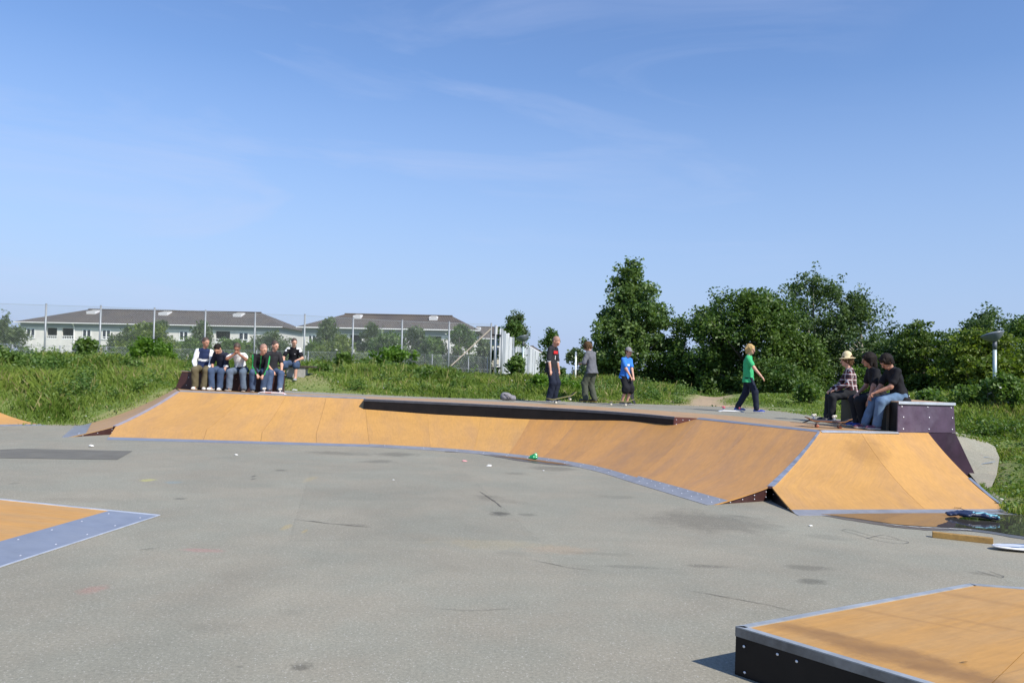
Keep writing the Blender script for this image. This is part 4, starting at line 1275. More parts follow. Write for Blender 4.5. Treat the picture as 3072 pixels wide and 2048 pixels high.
def house(label, D, px0, px1, eave, ridge, rx0, rx1, depth, wins, recs, sky=(), pipes=(), wall=None, wz=(3.37, 4.58), name='house', rz=0.0):
    """facade from pixel px0 to px1 at depth D; eave and ridge heights in metres; rx* ridge ends in pixels; wins/recs in pixels along the facade"""
    k = D / FOC
    base = dp(px0, 1060, D)
    h = empty(name, label, 'house', (base[0], D, 0))
    h.rotation_euler = (0, LEAN, rz)
    W = (px1 - px0) * k
    X = lambda px: (px - px0) * k
    wall = wall or M_CLAD
    # wall in pieces round the openings
    ops = sorted([(X(a), X(b), wz[0], wz[1], 0) for a, b in wins] + [(X(a), X(b), wz[0] - .15, wz[1] + .12, 1) for a, b in recs])
    lows = [(X(a), X(b), .75, 2.0, 2) for a, b in wins]
    fz = wz[1] + .22
    mb = MB(); cur = 0.0
    for (a, b, z0, z1, t) in ops:
        mb.box(cur, a, 0, .25, 0, fz); mb.box(a, b, 0, .25, 0, z0); mb.box(a, b, 0, .25, z1, fz); cur = b
    mb.box(cur, W, 0, .25, 0, fz)
    mb.box(0, .25, .25, depth, 0, fz); mb.box(W - .25, W, .25, depth, 0, fz); mb.box(0.25, W - .25, depth - .25, depth, 0, fz)
    mb.build('wall', wall, h)
    mb = MB(); mb.box(-.03, W + .03, -.03, .25, fz + .002, eave); mb.box(-.03, .25, .25, depth, fz + .002, eave); mb.box(W - .25, W + .03, .25, depth, fz + .002, eave); mb.box(.25, W - .25, depth - .25, depth + .03, fz + .002, eave)
    mb.build('frieze', M_FRIEZE, h)
    ov = .55
    r0, r1 = X(rx0), X(rx1); ym = depth / 2
    mb = MB()
    e = [(-ov, -ov), (W + ov, -ov), (W + ov, depth + ov), (-ov, depth + ov)]
    v = [(x, y, eave + .10) for x, y in e] + [(r0, ym, ridge), (r1, ym, ridge)] + [(x, y, eave - .03) for x, y in e]
    f = [(0, 1, 5, 4), (1, 2, 5), (2, 3, 4, 5), (3, 0, 4), (6, 7, 1, 0), (7, 8, 2, 1), (8, 9, 3, 2), (9, 6, 0, 3), (9, 8, 7, 6)]
    rf = mb.add(v, f).build('roof', M_ROOF, h)
    MB().tube([(r0, ym, ridge + .03), (r1, ym, ridge + .03)], .12, 6).build('ridge_cap', M_ROOF, rf)
    MB().box(-ov, W + ov, -ov - .12, -ov + .005, eave - .02, eave + .09).build('gutter', M_WHITE, h)
    for a, b, z0, z1, t in ops:
        if t == 0:
            w = empty_part('window', h)
            mb = MB(); fw = .075
            mb.box(a, b, -.03, .10, z0, z0 + fw); mb.box(a, b, -.03, .10, z1 - fw, z1)
            mb.box(a, a + fw, -.03, .10, z0 + fw, z1 - fw); mb.box(b - fw, b, -.03, .10, z0 + fw, z1 - fw)
            c = (a + b) / 2; mb.box(c - .06, c + .06, -.03, .10, z0 + fw, z1 - fw)
            zt = z0 + (z1 - z0) * .22; mb.box(a + fw, c - .06, -.03, .08, zt - .04, zt + .04); mb.box(c + .06, b - fw, -.03, .08, zt - .04, zt + .04)
            fr = mb.build('window', M_WHITE, h)
            for (xa, xb) in ((a + fw, c - .06), (c + .06, b - fw)):
                MB().box(xa, xb, .05, .07, z0 + fw, z1 - fw).build('pane', M_GLASS, fr)
            MB().box(a - .08, b + .08, -.10, -.031, z0 - .07, z0 + .0).build('sill', M_WHITE, fr)
        else:
            mb = MB(); mb.box(a - .02, b + .02, 1.5, 1.55, z0, z1); mb.box(a - .03, a, .25, 1.5, z0, z1); mb.box(b, b + .03, .25, 1.5, z0, z1); mb.box(a, b, .25, 1.5, z0 - .05, z0)
            bal = mb.build('balcony', M_RECESS, h)
            MB().box(b - .28, b - .05, 1.40, 1.49, z0, z1 - .1).build('door', M_RUST, bal)
            mb = MB(); mb.box(a, b, -.02, .04, z0 + .42, z0 + .50); mb.box(a, b, -.02, .04, z0, z0 + .16)
            n_ = 5
            for q in range(n_ + 1): xx = a + (b - a) * q / n_; mb.box(xx - .03, xx + .03, -.018, .038, z0 + .16, z0 + .42)
            mb.build('railing', M_WHITE, bal)
    for a, b, z0, z1, t in lows:      # ground floor windows, set on the wall face
        mb = MB(); fw = .075; c = (a + b) / 2
        mb.box(a, b, -.05, -.002, z0, z0 + fw); mb.box(a, b, -.05, -.002, z1 - fw, z1); mb.box(a, a + fw, -.05, -.002, z0 + fw, z1 - fw); mb.box(b - fw, b, -.05, -.002, z0 + fw, z1 - fw); mb.box(c - .06, c + .06, -.05, -.002, z0 + fw, z1 - fw)
        fr = mb.build('window', M_WHITE, h)
        for (xa, xb) in ((a + fw, c - .06), (c + .06, b - fw)):
            MB().box(xa, xb, -.02, -.003, z0 + fw, z1 - fw).build('pane', M_GLASS, fr)
    slope = (ridge - eave - .1) / (ym + ov)
    for a, b in sky:
        xa, xb = X(a), X(b); y0, y1 = ym * .62, ym * .88
        zf = lambda y: eave + .1 + (y + ov) * slope
        mb = MB(); mb.hexa([(xa, y0, zf(y0) - .02), (xb, y0, zf(y0) - .02), (xb, y1, zf(y1) - .02), (xa, y1, zf(y1) - .02)], [(xa, y0 - .1, zf(y0) + .32), (xb, y0 - .1, zf(y0) + .32), (xb, y1, zf(y1) + .12), (xa, y1, zf(y1) + .12)])
        sk = mb.build('skylight', M_WHITE, rf)
        MB().hexa([(xa + .12, y0 + .05, zf(y0) + .321), (xb - .12, y0 + .05, zf(y0) + .321), (xb - .12, y1 - .1, zf(y1) + .16), (xa + .12, y1 - .1, zf(y1) + .16)],
                  [(xa + .12, y0 + .05, zf(y0) + .345), (xb - .12, y0 + .05, zf(y0) + .345), (xb - .12, y1 - .1, zf(y1) + .185), (xa + .12, y1 - .1, zf(y1) + .185)]).build('skylight_pane', mat('pale_skylight', (.42, .38, .28), .3), sk)
    for p in pipes:
        xx = X(p); MB().tube([(xx, -.08, .0), (xx, -.08, fz), (xx, -.5, eave)], .07, 6).build('downpipe', M_WHITE, h)
    return h


def empty_part(n, p): return None


house('long two storey house with grey hipped roof and white windows behind the tall fence', 105, 59, 836, 5.3, 7.55, 185, 735, 12.5,
      [(77, 103), (245, 271), (304, 330), (392, 418), (448, 474), (536, 562), (714, 743)], [(138, 169), (184, 220), (645, 688)], [(208, 235), (432, 459), (664, 690)], (221, 579))
house('smaller two storey house with grey hipped roof nearest the board fence', 90, 907, 1425, 5.42, 7.35, 1003, 1346, 10.5,
      [(925, 947), (985, 1007), (1130, 1152), (1180, 1204)], [(1050, 1085), (1288, 1324)], [(1040, 1064), (1277, 1302)], (1147,), wz=(3.55, 4.65))
house('partly hidden cream house with grey roof between the hipped house and the board fence', 112, 1412, 1512, 5.75, 7.6, 1425, 1500, 9,
      [(1429, 1452), (1480, 1500)], [], [(1426, 1440)], (), wall=M_CREAM, wz=(3.2, 4.7))
house('far house whose brown roof just shows above the board fence', 160, 1560, 1640, 4.6, 6.6, 1585, 1604, 9, [(1590, 1600)], [], wz=(2.6, 3.6))
house('distant low house behind the leftmost shrubs at the end of the long house', 125, 846, 900, 3.9, 5.6, 862, 893, 8, [(870, 880)], [], wz=(2.4, 3.3))

# ------------------------------------------------------------------ vegetation
M_BARK = mat('grey_brown_bark', (.13, .11, .085), .9, .3, 6, bump=.5, bscale=30)
M_BIRCH = mat('pale_bark', (.34, .31, .25), .85, .35, 5, bump=.3, bscale=30)
LEAF = dict(
    poplar=leaf_mat('poplar_leaves', (.055, .115, .032), (.190, .265, .085), .36, .34),
    dark=leaf_mat('dark_leaves', (.030, .082, .016), (.145, .215, .046), .33),
    willow=leaf_mat('willow_leaves', (.032, .078, .028), (.140, .198, .068), .33),
    spruce=leaf_mat('layered_leaves', (.024, .066, .012), (.130, .185, .034), .30),
    yellow=leaf_mat('yellow_green_leaves', (.065, .125, .015), (.215, .265, .042), .38),
    mid=leaf_mat('mid_green_leaves', (.048, .112, .020), (.165, .245, .050), .36),
    far=leaf_mat('far_leaves', (.060, .105, .045), (.160, .205, .085), .32),
    bright=leaf_mat('bright_green_leaves', (.065, .150, .016), (.160, .275, .034), .40),
    flower=leaf_mat('white_flowers', (.55, .56, .48), (.80, .80, .74), .3),
    grass=leaf_mat('grass_blades', (.098, .172, .022), (.270, .335, .066), .42),
    straw=leaf_mat('dry_grass', (.22, .19, .07), (.38, .33, .15), .3),
)


DENS = 1.0


def leaf_quads(P, size, rng, up=.35, asp=.6, droop=0.0):
    n = len(P)
    nrm = rng.normal(0, 1, (n, 3)); nrm[:, 2] = np.abs(nrm[:, 2]) + up; nrm /= np.linalg.norm(nrm, axis=1)[:, None]
    a = rng.normal(0, 1, (n, 3)); a[:, 2] -= droop
    a -= nrm * (a * nrm).sum(1)[:, None]; a /= np.linalg.norm(a, axis=1)[:, None] + 1e-9
    b = np.cross(nrm, a)
    s = size * rng.uniform(.6, 1.35, n)[:, None]
    q = np.stack([P - a * s * .5, P + b * s * asp * .5, P + a * s * .5, P - b * s * asp * .5], 1)
    return q.reshape(-1, 3)


def tree(name, label, base, height, prof_, nclump, kleaf, leaf, key, seed, trunk_r=.14, squash=1.0, sig=.28, group=None, cat='tree', bark=None, stems=1, low=.12, spiky=0.0, droop=0.0, lobes=.22, flowers=0):
    """prof_: (fraction of height, crown radius in m) list; leaf clumps spread through that volume, limbs reach into it"""
    rng = np.random.default_rng(seed)
    t = empty(name, label, cat, tuple(base), group=group)
    t.rotation_euler = (0, LEAN, 0)
    zf = np.array([p[0] for p in prof_]); rr = np.array([p[1] for p in prof_])
    fine = np.linspace(zf[0], zf[-1], 200); w = np.interp(fine, zf, rr) ** 1.1 + .05; w /= w.sum()
    # the crown is a heap of lobes; twigs with their leaves sit on the outside of each lobe
    nl = max(7, nclump // 9)
    lz = rng.choice(fine, nl, p=w); lt = rng.uniform(0, 2 * np.pi, nl)
    lr = np.interp(lz, zf, rr)
    lrad = np.clip(lr * rng.uniform(.34, .56, nl), .12, .90) * (1 + lobes * rng.normal(0, .6, nl)).clip(.65, 1.5)
    ldist = np.maximum(lr * 1.12 - lrad * .62, 0) * np.sqrt(rng.uniform(.2, 1.0, nl)) * (1 + lobes * .35 * rng.normal(0, 1, nl))
    top_r = max(.22, float(np.interp(.9, zf, rr)) * .55)          # leading shoot and its neighbours
    for q, (fz_, fr_) in enumerate(((1.0, 0.0), (.90, .35), (.86, .4), (.80, .3))):
        lz[q] = fz_; ldist[q] = fr_ * float(np.interp(fz_, zf, rr)); lrad[q] = top_r * (.8 + .25 * q)
    LC = np.stack([ldist * np.cos(lt), ldist * np.sin(lt), np.clip(lz * height - lrad * .25, lrad * .5, height - lrad * .9)], 1)
    li = rng.choice(nl, nclump, p=lrad ** 1.35 / (lrad ** 1.35).sum())
    dv = rng.normal(0, 1, (nclump, 3)); dv[:, 2] += .35; dv /= np.linalg.norm(dv, axis=1)[:, None]
    dv[:, 2] *= .85
    C = LC[li] + dv * (lrad[li] * rng.uniform(.45, 1.05, nclump))[:, None]
    C[:, 2] = np.clip(C[:, 2], .04, height * 1.0)
    if spiky:   # long thin shoots that stand out of the crown
        m = rng.random(nclump) < .18
        out = C[m] - np.array([0, 0, height * .45]); out /= np.linalg.norm(out, axis=1)[:, None] + 1e-9
        C[m] += out * rng.uniform(.1, 1.0, (m.sum(), 1)) * spiky
        C[m, 2] += rng.uniform(0, .6, m.sum()) * spiky
    cl = np.clip(rng.uniform(0, 1, nl)[li] * .6 + rng.uniform(0, .4, nclump), 0, 1)
    sg = sig * rng.uniform(.5, .85, nclump)
    kk_ = np.maximum(3, (kleaf * DENS * rng.uniform(.5, 1.5, nclump)).astype(int))
    idx = np.repeat(np.arange(nclump), kk_)
    off = np.clip(rng.normal(0, 1, (len(idx), 3)), -1.7, 1.7) * sg[idx][:, None]; off[:, 2] *= squash
    P = C[idx] + off
    P[:, 2] = np.maximum(P[:, 2], .05)
    var = np.clip(cl[idx] * .55 + rng.uniform(0, .5, len(idx)) - .02, 0, 1)
    quads_mesh('crown', leaf_quads(P, leaf * 1.1, rng, droop=droop), 4, LEAF[key], t, var)
    if flowers:
        fi = rng.choice(len(P), flowers)
        quads_mesh('flowers', leaf_quads(P[fi] + rng.normal(0, .05, (flowers, 3)), leaf * 1.0, rng, 1.2, 1.0), 4, LEAF['flower'], t, rng.uniform(0, 1, flowers))
    bark = bark or M_BARK
    mb = MB()
    tops = []
    for s in range(stems):
        ox, oy = (0, 0) if stems == 1 else rng.normal(0, .12 if height < 1.4 else .25, 2)
        topx, topy = rng.normal(0, .10, 2) * height * .3 + np.array([ox, oy]) * (1 if stems == 1 else 1.3)
        ht = height * rng.uniform(.80, .9)
        pts = [np.array([ox + (topx - ox) * q + .05 * math.sin(5 * q + s), oy + (topy - oy) * q + .04 * math.cos(6 * q + s), -.2 + (ht + .2) * q]) for q in np.linspace(0, 1, 8)]
        MB().tube(pts, [trunk_r * (1 - .85 * q) * (1.35 if q == 0 else 1) for q in np.linspace(0, 1, 8)], 7).build('trunk' if stems == 1 else 'stem', bark, t, True)
        tops.append(pts)
    mb = MB()
    for i in rng.choice(nclump, min(nclump, 26 * max(1, stems // 2)), replace=False):
        e = C[i]; pts = tops[i % len(tops)]
        q = np.clip((e[2] - np.hypot(e[0], e[1]) * .7) / height, low, .8)
        k = q * 7 / .88; a = pts[min(6, int(k))] + (pts[min(7, int(k) + 1)] - pts[min(6, int(k))]) * (k - int(k))
        mid = (a + e) / 2 + rng.normal(0, .06, 3) + np.array([0, 0, .05 * height * .2])
        r0 = trunk_r * (.38 if stems == 1 else .25) * (1 - q * .6)
        mb.tube([a, mid, e], [r0, r0 * .6, r0 * .22], 5)
    tag(mb.build('branches', bark, t, True), kind='stuff')
    return t


def put(px, D): 
    """foot of a plant at depth D on the bearing of a pixel column"""
    p = dp(px, 1100, D)
    return np.array([p[0], D, gz(p[0], D) - .05])


def top_z(px, py, D): return dp(px, py, D)[2]


G_T = 'trees beyond the bank'
# the tall poplar
b = put(1893, 41); H_ = top_z(1900, 776, 41) - b[2]
tree('poplar_tree', 'tallest light green poplar tree rising alone behind the person in blue', b, H_, [(.02, 1.7), (.12, 2.1), (.3, 2.15), (.45, 2.0), (.6, 1.7), (.75, 1.3), (.9, .80), (1.0, .4)], 680, 46, .165, 'poplar', 3, .17, sig=.22, group=G_T, lobes=.26)
# broad dense tree
b = put(2110, 39); H_ = top_z(2110, 925, 39) - b[2]
tree('broadleaf_tree', 'lower dense green tree beside the tall poplar on its right', b, H_, [(.0, 1.8), (.25, 2.1), (.6, 1.8), (.85, 1.2), (1, .5)], 420, 44, .14, 'dark', 11, .14, sig=.24, group=G_T)
b = put(2255, 37.5); H_ = top_z(2250, 868, 37.5) - b[2]
tree('broadleaf_tree', 'broad rounded green tree directly behind the person in the green shirt', b, H_, [(.0, 2.1), (.2, 2.6), (.5, 2.7), (.75, 2.2), (.92, 1.5), (1, .7)], 780, 44, .14, 'dark', 12, .17, sig=.25, group=G_T)
b = put(2400, 36.5); H_ = top_z(2400, 1010, 36.5) - b[2]
tree('broadleaf_tree', 'dark bushy tree between the rounded tree and the feathery tree', b, H_, [(.0, 1.6), (.3, 2.0), (.7, 1.6), (1, .6)], 340, 42, .13, 'dark', 13, .11, sig=.24, group=G_T)
b = put(2440, 39.5); H_ = top_z(2430, 815, 39.5) - b[2]
tree('willow_tree', 'tall feathery dark green tree with pale trunk above the person in the straw hat', b, H_, [(.0, 2.0), (.25, 2.9), (.45, 2.9), (.65, 2.4), (.82, 1.7), (.95, .9), (1, .3)], 860, 42, .125, 'willow', 21, .15, sig=.2, group=G_T, bark=M_BIRCH, spiky=.45, stems=2)
b = put(2585, 38.5); H_ = top_z(2585, 890, 38.5) - b[2]
tree('willow_tree', 'shorter feathery tree sloping down on the right of the tallest feathery one', b, H_, [(.0, 2.0), (.3, 2.4), (.6, 2.0), (.85, 1.3), (1, .4)], 560, 42, .125, 'willow', 22, .13, sig=.2, group=G_T, bark=M_BIRCH, spiky=.35)
b = put(2680, 36); H_ = top_z(2680, 1010, 36) - b[2]
tree('broadleaf_tree', 'low dark green tree behind the two black shirts', b, H_, [(.0, 1.7), (.4, 1.9), (.8, 1.3), (1, .5)], 320, 42, .125, 'willow', 23, .1, sig=.22, group=G_T)
b = put(2765, 33); H_ = top_z(2768, 960, 33) - b[2]
tree('layered_tree', 'cone shaped tree with drooping layered branches above the purple box', b, H_, [(.0, 1.7), (.2, 1.85), (.45, 1.7), (.7, 1.35), (.85, .9), (1, .35)], 460, 44, .12, 'spruce', 131, .10, squash=.45, sig=.26, group=G_T, droop=1.0, lobes=.14)
b = put(2945, 30); H_ = top_z(2945, 990, 30) - b[2]
tree('layered_tree', 'wide yellow green tree behind the street lamp with the big dish', b, H_, [(.0, 1.4), (.25, 1.9), (.55, 1.8), (.8, 1.3), (1, .5)], 480, 44, .12, 'yellow', 32, .12, squash=.4, sig=.25, group=G_T, droop=.8, lobes=.26)
b = put(2850, 37); H_ = top_z(2860, 1000, 37) - b[2]
tree('broadleaf_tree', 'dark tree in the gap between the cone shaped and the yellow green tree', b, H_, [(.0, 1.7), (.3, 1.9), (.7, 1.6), (1, .5)], 320, 40, .13, 'willow', 33, .1, sig=.22, group=G_T)
b = put(2975, 41); H_ = top_z(2985, 930, 41) - b[2]
tree('willow_tree', 'dark upright tree standing above the dish lamp', b, H_, [(.0, 1.6), (.4, 2.0), (.75, 1.6), (.92, .9), (1, .3)], 380, 40, .14, 'willow', 34, .13, sig=.24, group=G_T, spiky=.4)
b = put(3090, 36); H_ = top_z(3070, 948, 36) - b[2]
tree('broadleaf_tree', 'dark rounded tree cut by the right edge of the picture', b, H_, [(.0, 1.4), (.35, 1.9), (.7, 1.5), (1, .5)], 320, 42, .14, 'dark', 35, .13, sig=.25, group=G_T)
b = put(2010, 40); H_ = top_z(2010, 1010, 40) - b[2]
tree('broadleaf_tree', 'low dark thicket filling the gap right of the poplar', b, H_, [(.0, 1.3), (.4, 1.4), (.8, .9), (1, .4)], 220, 42, .13, 'dark', 36, .09, sig=.24, group=G_T)
b = put(2330, 34.5); H_ = top_z(2330, 1080, 34.5) - b[2]
tree('broadleaf_tree', 'low dark thicket at the foot of the trees right of the person in green', b, H_, [(.0, 1.5), (.4, 1.6), (.8, 1.1), (1, .5)], 260, 42, .12, 'dark', 37, .08, sig=.22, group=G_T)
# far trees by the board fence and at the left edge
b = put(1545, 66); H_ = top_z(1545, 935, 66) - b[2]
tree('birch_tree', 'slender birch with open feathery top behind the board fence', b, H_, [(.35, .4), (.6, .8), (.8, .75), (.95, .55), (1, .3)], 90, 36, .2, 'far', 41, .11, sig=.26, group='far trees', spiky=.4)
b = put(1535, 58); H_ = top_z(1535, 968, 58) - b[2]
tree('round_tree', 'small round dark tree in front of the birch behind the board fence', b, H_, [(.1, .6), (.5, .95), (.85, .8), (1, .25)], 110, 38, .19, 'dark', 42, .1, sig=.26, group='far trees')
b = put(1650, 48); H_ = top_z(1642, 992, 48) - b[2]
tree('conical_tree', 'small dark conical tree just behind the person in the black tee', b, H_, [(.0, .7), (.3, .75), (.6, .5), (.85, .3), (1, .12)], 150, 38, .16, 'dark', 43, .09, sig=.2, group='far trees')
b = put(1735, 75); H_ = top_z(1735, 1050, 75) - b[2]
tree('hedge_tree', 'low hazy tree on the skyline beside the white pole', b, H_, [(.0, 1.6), (.5, 1.6), (1, .5)], 120, 36, .25, 'far', 44, .1, sig=.35, group='far trees')
b = put(1800, 62); H_ = top_z(1800, 1068, 62) - b[2]
tree('hedge_tree', 'low bush on the skyline behind the person in the grey tee', b, H_, [(.0, 1.4), (.5, 1.5), (1, .5)], 100, 36, .22, 'far', 45, .1, sig=.3, group='far trees')
b = put(12, 60); H_ = top_z(22, 955, 60) - b[2]
tree('broadleaf_tree', 'dark tree beside the end of the long house at the left edge', b, H_, [(.0, 1.4), (.35, 1.7), (.7, 1.1), (1, .3)], 220, 40, .19, 'far', 46, .12, sig=.28, group='far trees', spiky=.3)
# shrubs in front of the houses, beyond the fence
G_S = 'shrubs between fence and houses'
for i, (px, D, py, r, key, nm, lab, fl) in enumerate([
        (255, 56, 1020, 1.1, 'mid', 'shrub', 'bushy shrub below the left windows of the long house', 0),
        (440, 48, 972, 1.55, 'yellow', 'shrub', 'big yellow green shrub in front of the middle of the long house', 0),
        (385, 60, 985, 1.2, 'far', 'shrub', 'dark shrub just left behind the big yellow green shrub', 0),
        (478, 62, 966, 1.1, 'far', 'shrub', 'tall dark shrub right behind the big yellow green shrub', 0),
        (606, 60, 966, .9, 'far', 'shrub', 'dark upright shrub against the long house left of its right window', 0),
        (560, 54, 1018, 1.3, 'mid', 'shrub', 'low leafy shrub behind the person in the white jacket', 0),
        (680, 54, 1020, 1.2, 'mid', 'shrub', 'low shrub under the right balcony of the long house', 0),
        (810, 58, 998, 1.5, 'far', 'shrub', 'rounded shrub by the right corner of the long house', 0),
        (730, 56, 1022, 1.0, 'mid', 'shrub', 'low shrub under the rightmost window of the long house', 0),
        (985, 56, 955, 1.0, 'far', 'shrub', 'tall dark shrub at the left end of the smaller hipped house', 0),
        (950, 50, 1028, 1.1, 'mid', 'shrub', 'low white flowering shrub right of the seated person on the bench', 60),
        (1025, 48, 1010, 1.3, 'yellow', 'shrub', 'light green flowering shrub in front of the smaller hipped house', 90),
        (1108, 58, 972, 1.05, 'far', 'shrub', 'dark rounded shrub before the middle of the smaller hipped house', 0),
        (1165, 52, 1000, 1.2, 'mid', 'shrub', 'leafy white dotted shrub left of centre of the smaller house', 70),
        (1245, 56, 982, 1.1, 'far', 'shrub', 'dark shrub left of the smaller house balcony', 0),
        (1300, 52, 1018, 1.0, 'mid', 'shrub', 'low shrub under the balcony of the smaller house', 0),
        (1385, 52, 978, 1.15, 'dark', 'shrub', 'tall dark shrub at the right end of the smaller house', 40),
        (1452, 50, 1025, .6, 'far', 'shrub', 'small shrub under the cream house by the fence end', 0)]):
    b = put(px, D); H_ = top_z(px, py, D) - b[2]
    tree(nm, lab, b, H_, [(.0, r * 1.1), (.35, r * 1.25), (.7, r * 1.0), (1, r * .4)], int(110 + 110 * r * H_ / 2), 34, .16, key, 60 + i, .06, sig=.22, group=G_S, cat='shrub', stems=3, flowers=fl)

# weeds and bushes on the near side of the bank
G_W = 'bushes on the grass bank'
for i, (px, py0, py1, D, r, key, lab) in enumerate([
        (445, 1082, 1016, 33.5, 1.05, 'bright', 'big fresh green bush on the bank left of the seated group'),
        (1185, 1092, 1044, 33.5, 1.05, 'bright', 'wide fresh green bush on the bank in front of the smaller house'),
        (262, 1125, 1020, 30.5, .55, 'mid', 'upright leafy weed standing above the bank at left'),
        (378, 1205, 1092, 26.5, .55, 'mid', 'dark leafy weed clump low on the bank near the ramp corner'),
        (110, 1205, 1150, 24.5, .6, 'mid', 'dark weed patch in the middle of the left bank'),
        (20, 1195, 1155, 25.0, .5, 'mid', 'leafy weed at the left edge of the bank'),
        (1030, 1125, 1062, 30.0, .30, 'mid', 'narrow dark weed right of the person on the bench'),
        (1098, 1122, 1088, 30.0, .26, 'mid', 'small weed below the wide green bush'),
        (970, 1150, 1108, 26.5, .30, 'mid', 'weed tuft at the edge of the trodden grass'),
        (1275, 1175, 1105, 26.5, .42, 'mid', 'tall weed clump in the middle of the bank'),
        (1350, 1160, 1122, 27.0, .35, 'mid', 'low weed clump left of the grey backpack'),
        (1552, 1135, 1078, 30.0, .34, 'mid', 'white flowering weed clump in front of the board fence'),
        (1620, 1195, 1135, 25.0, .45, 'bright', 'leafy weeds behind the person in the black tee'),
        (1700, 1190, 1140, 25.0, .45, 'bright', 'leafy weeds between the two standing adults'),
        (2420, 1200, 1150, 24.0, .28, 'mid', 'weed tuft left of the straw hat person'),
        (2790, 1290, 1180, 21.0, .5, 'mid', 'pale weed clump behind the purple box'),
        (2920, 1210, 1165, 21.0, .6, 'mid', 'dark weed clump on the right bank below the dish lamp'),
        (3010, 1200, 1130, 20.5, .6, 'mid', 'flowering weeds at the foot of the dish lamp'),
        (2560, 1180, 1105, 30.0, .7, 'mid', 'tall weeds behind the person in the straw hat')]):
    p = dp(px, py0, D); b = np.array([p[0], D, gz(p[0], D) - .03]); H_ = max(.35, top_z(px, py1, D) - b[2])
    tree('weed_bush', lab, b, H_, [(.0, r * .8), (.4, r * 1.05), (.75, r * .8), (1, r * .3)], int(45 + 120 * r * H_), 26, .10 if D < 28 else .12, key, 90 + i, .014, sig=.13, group=G_W, cat='bush', stems=4,
         flowers=25 if 'flower' in lab else 0)


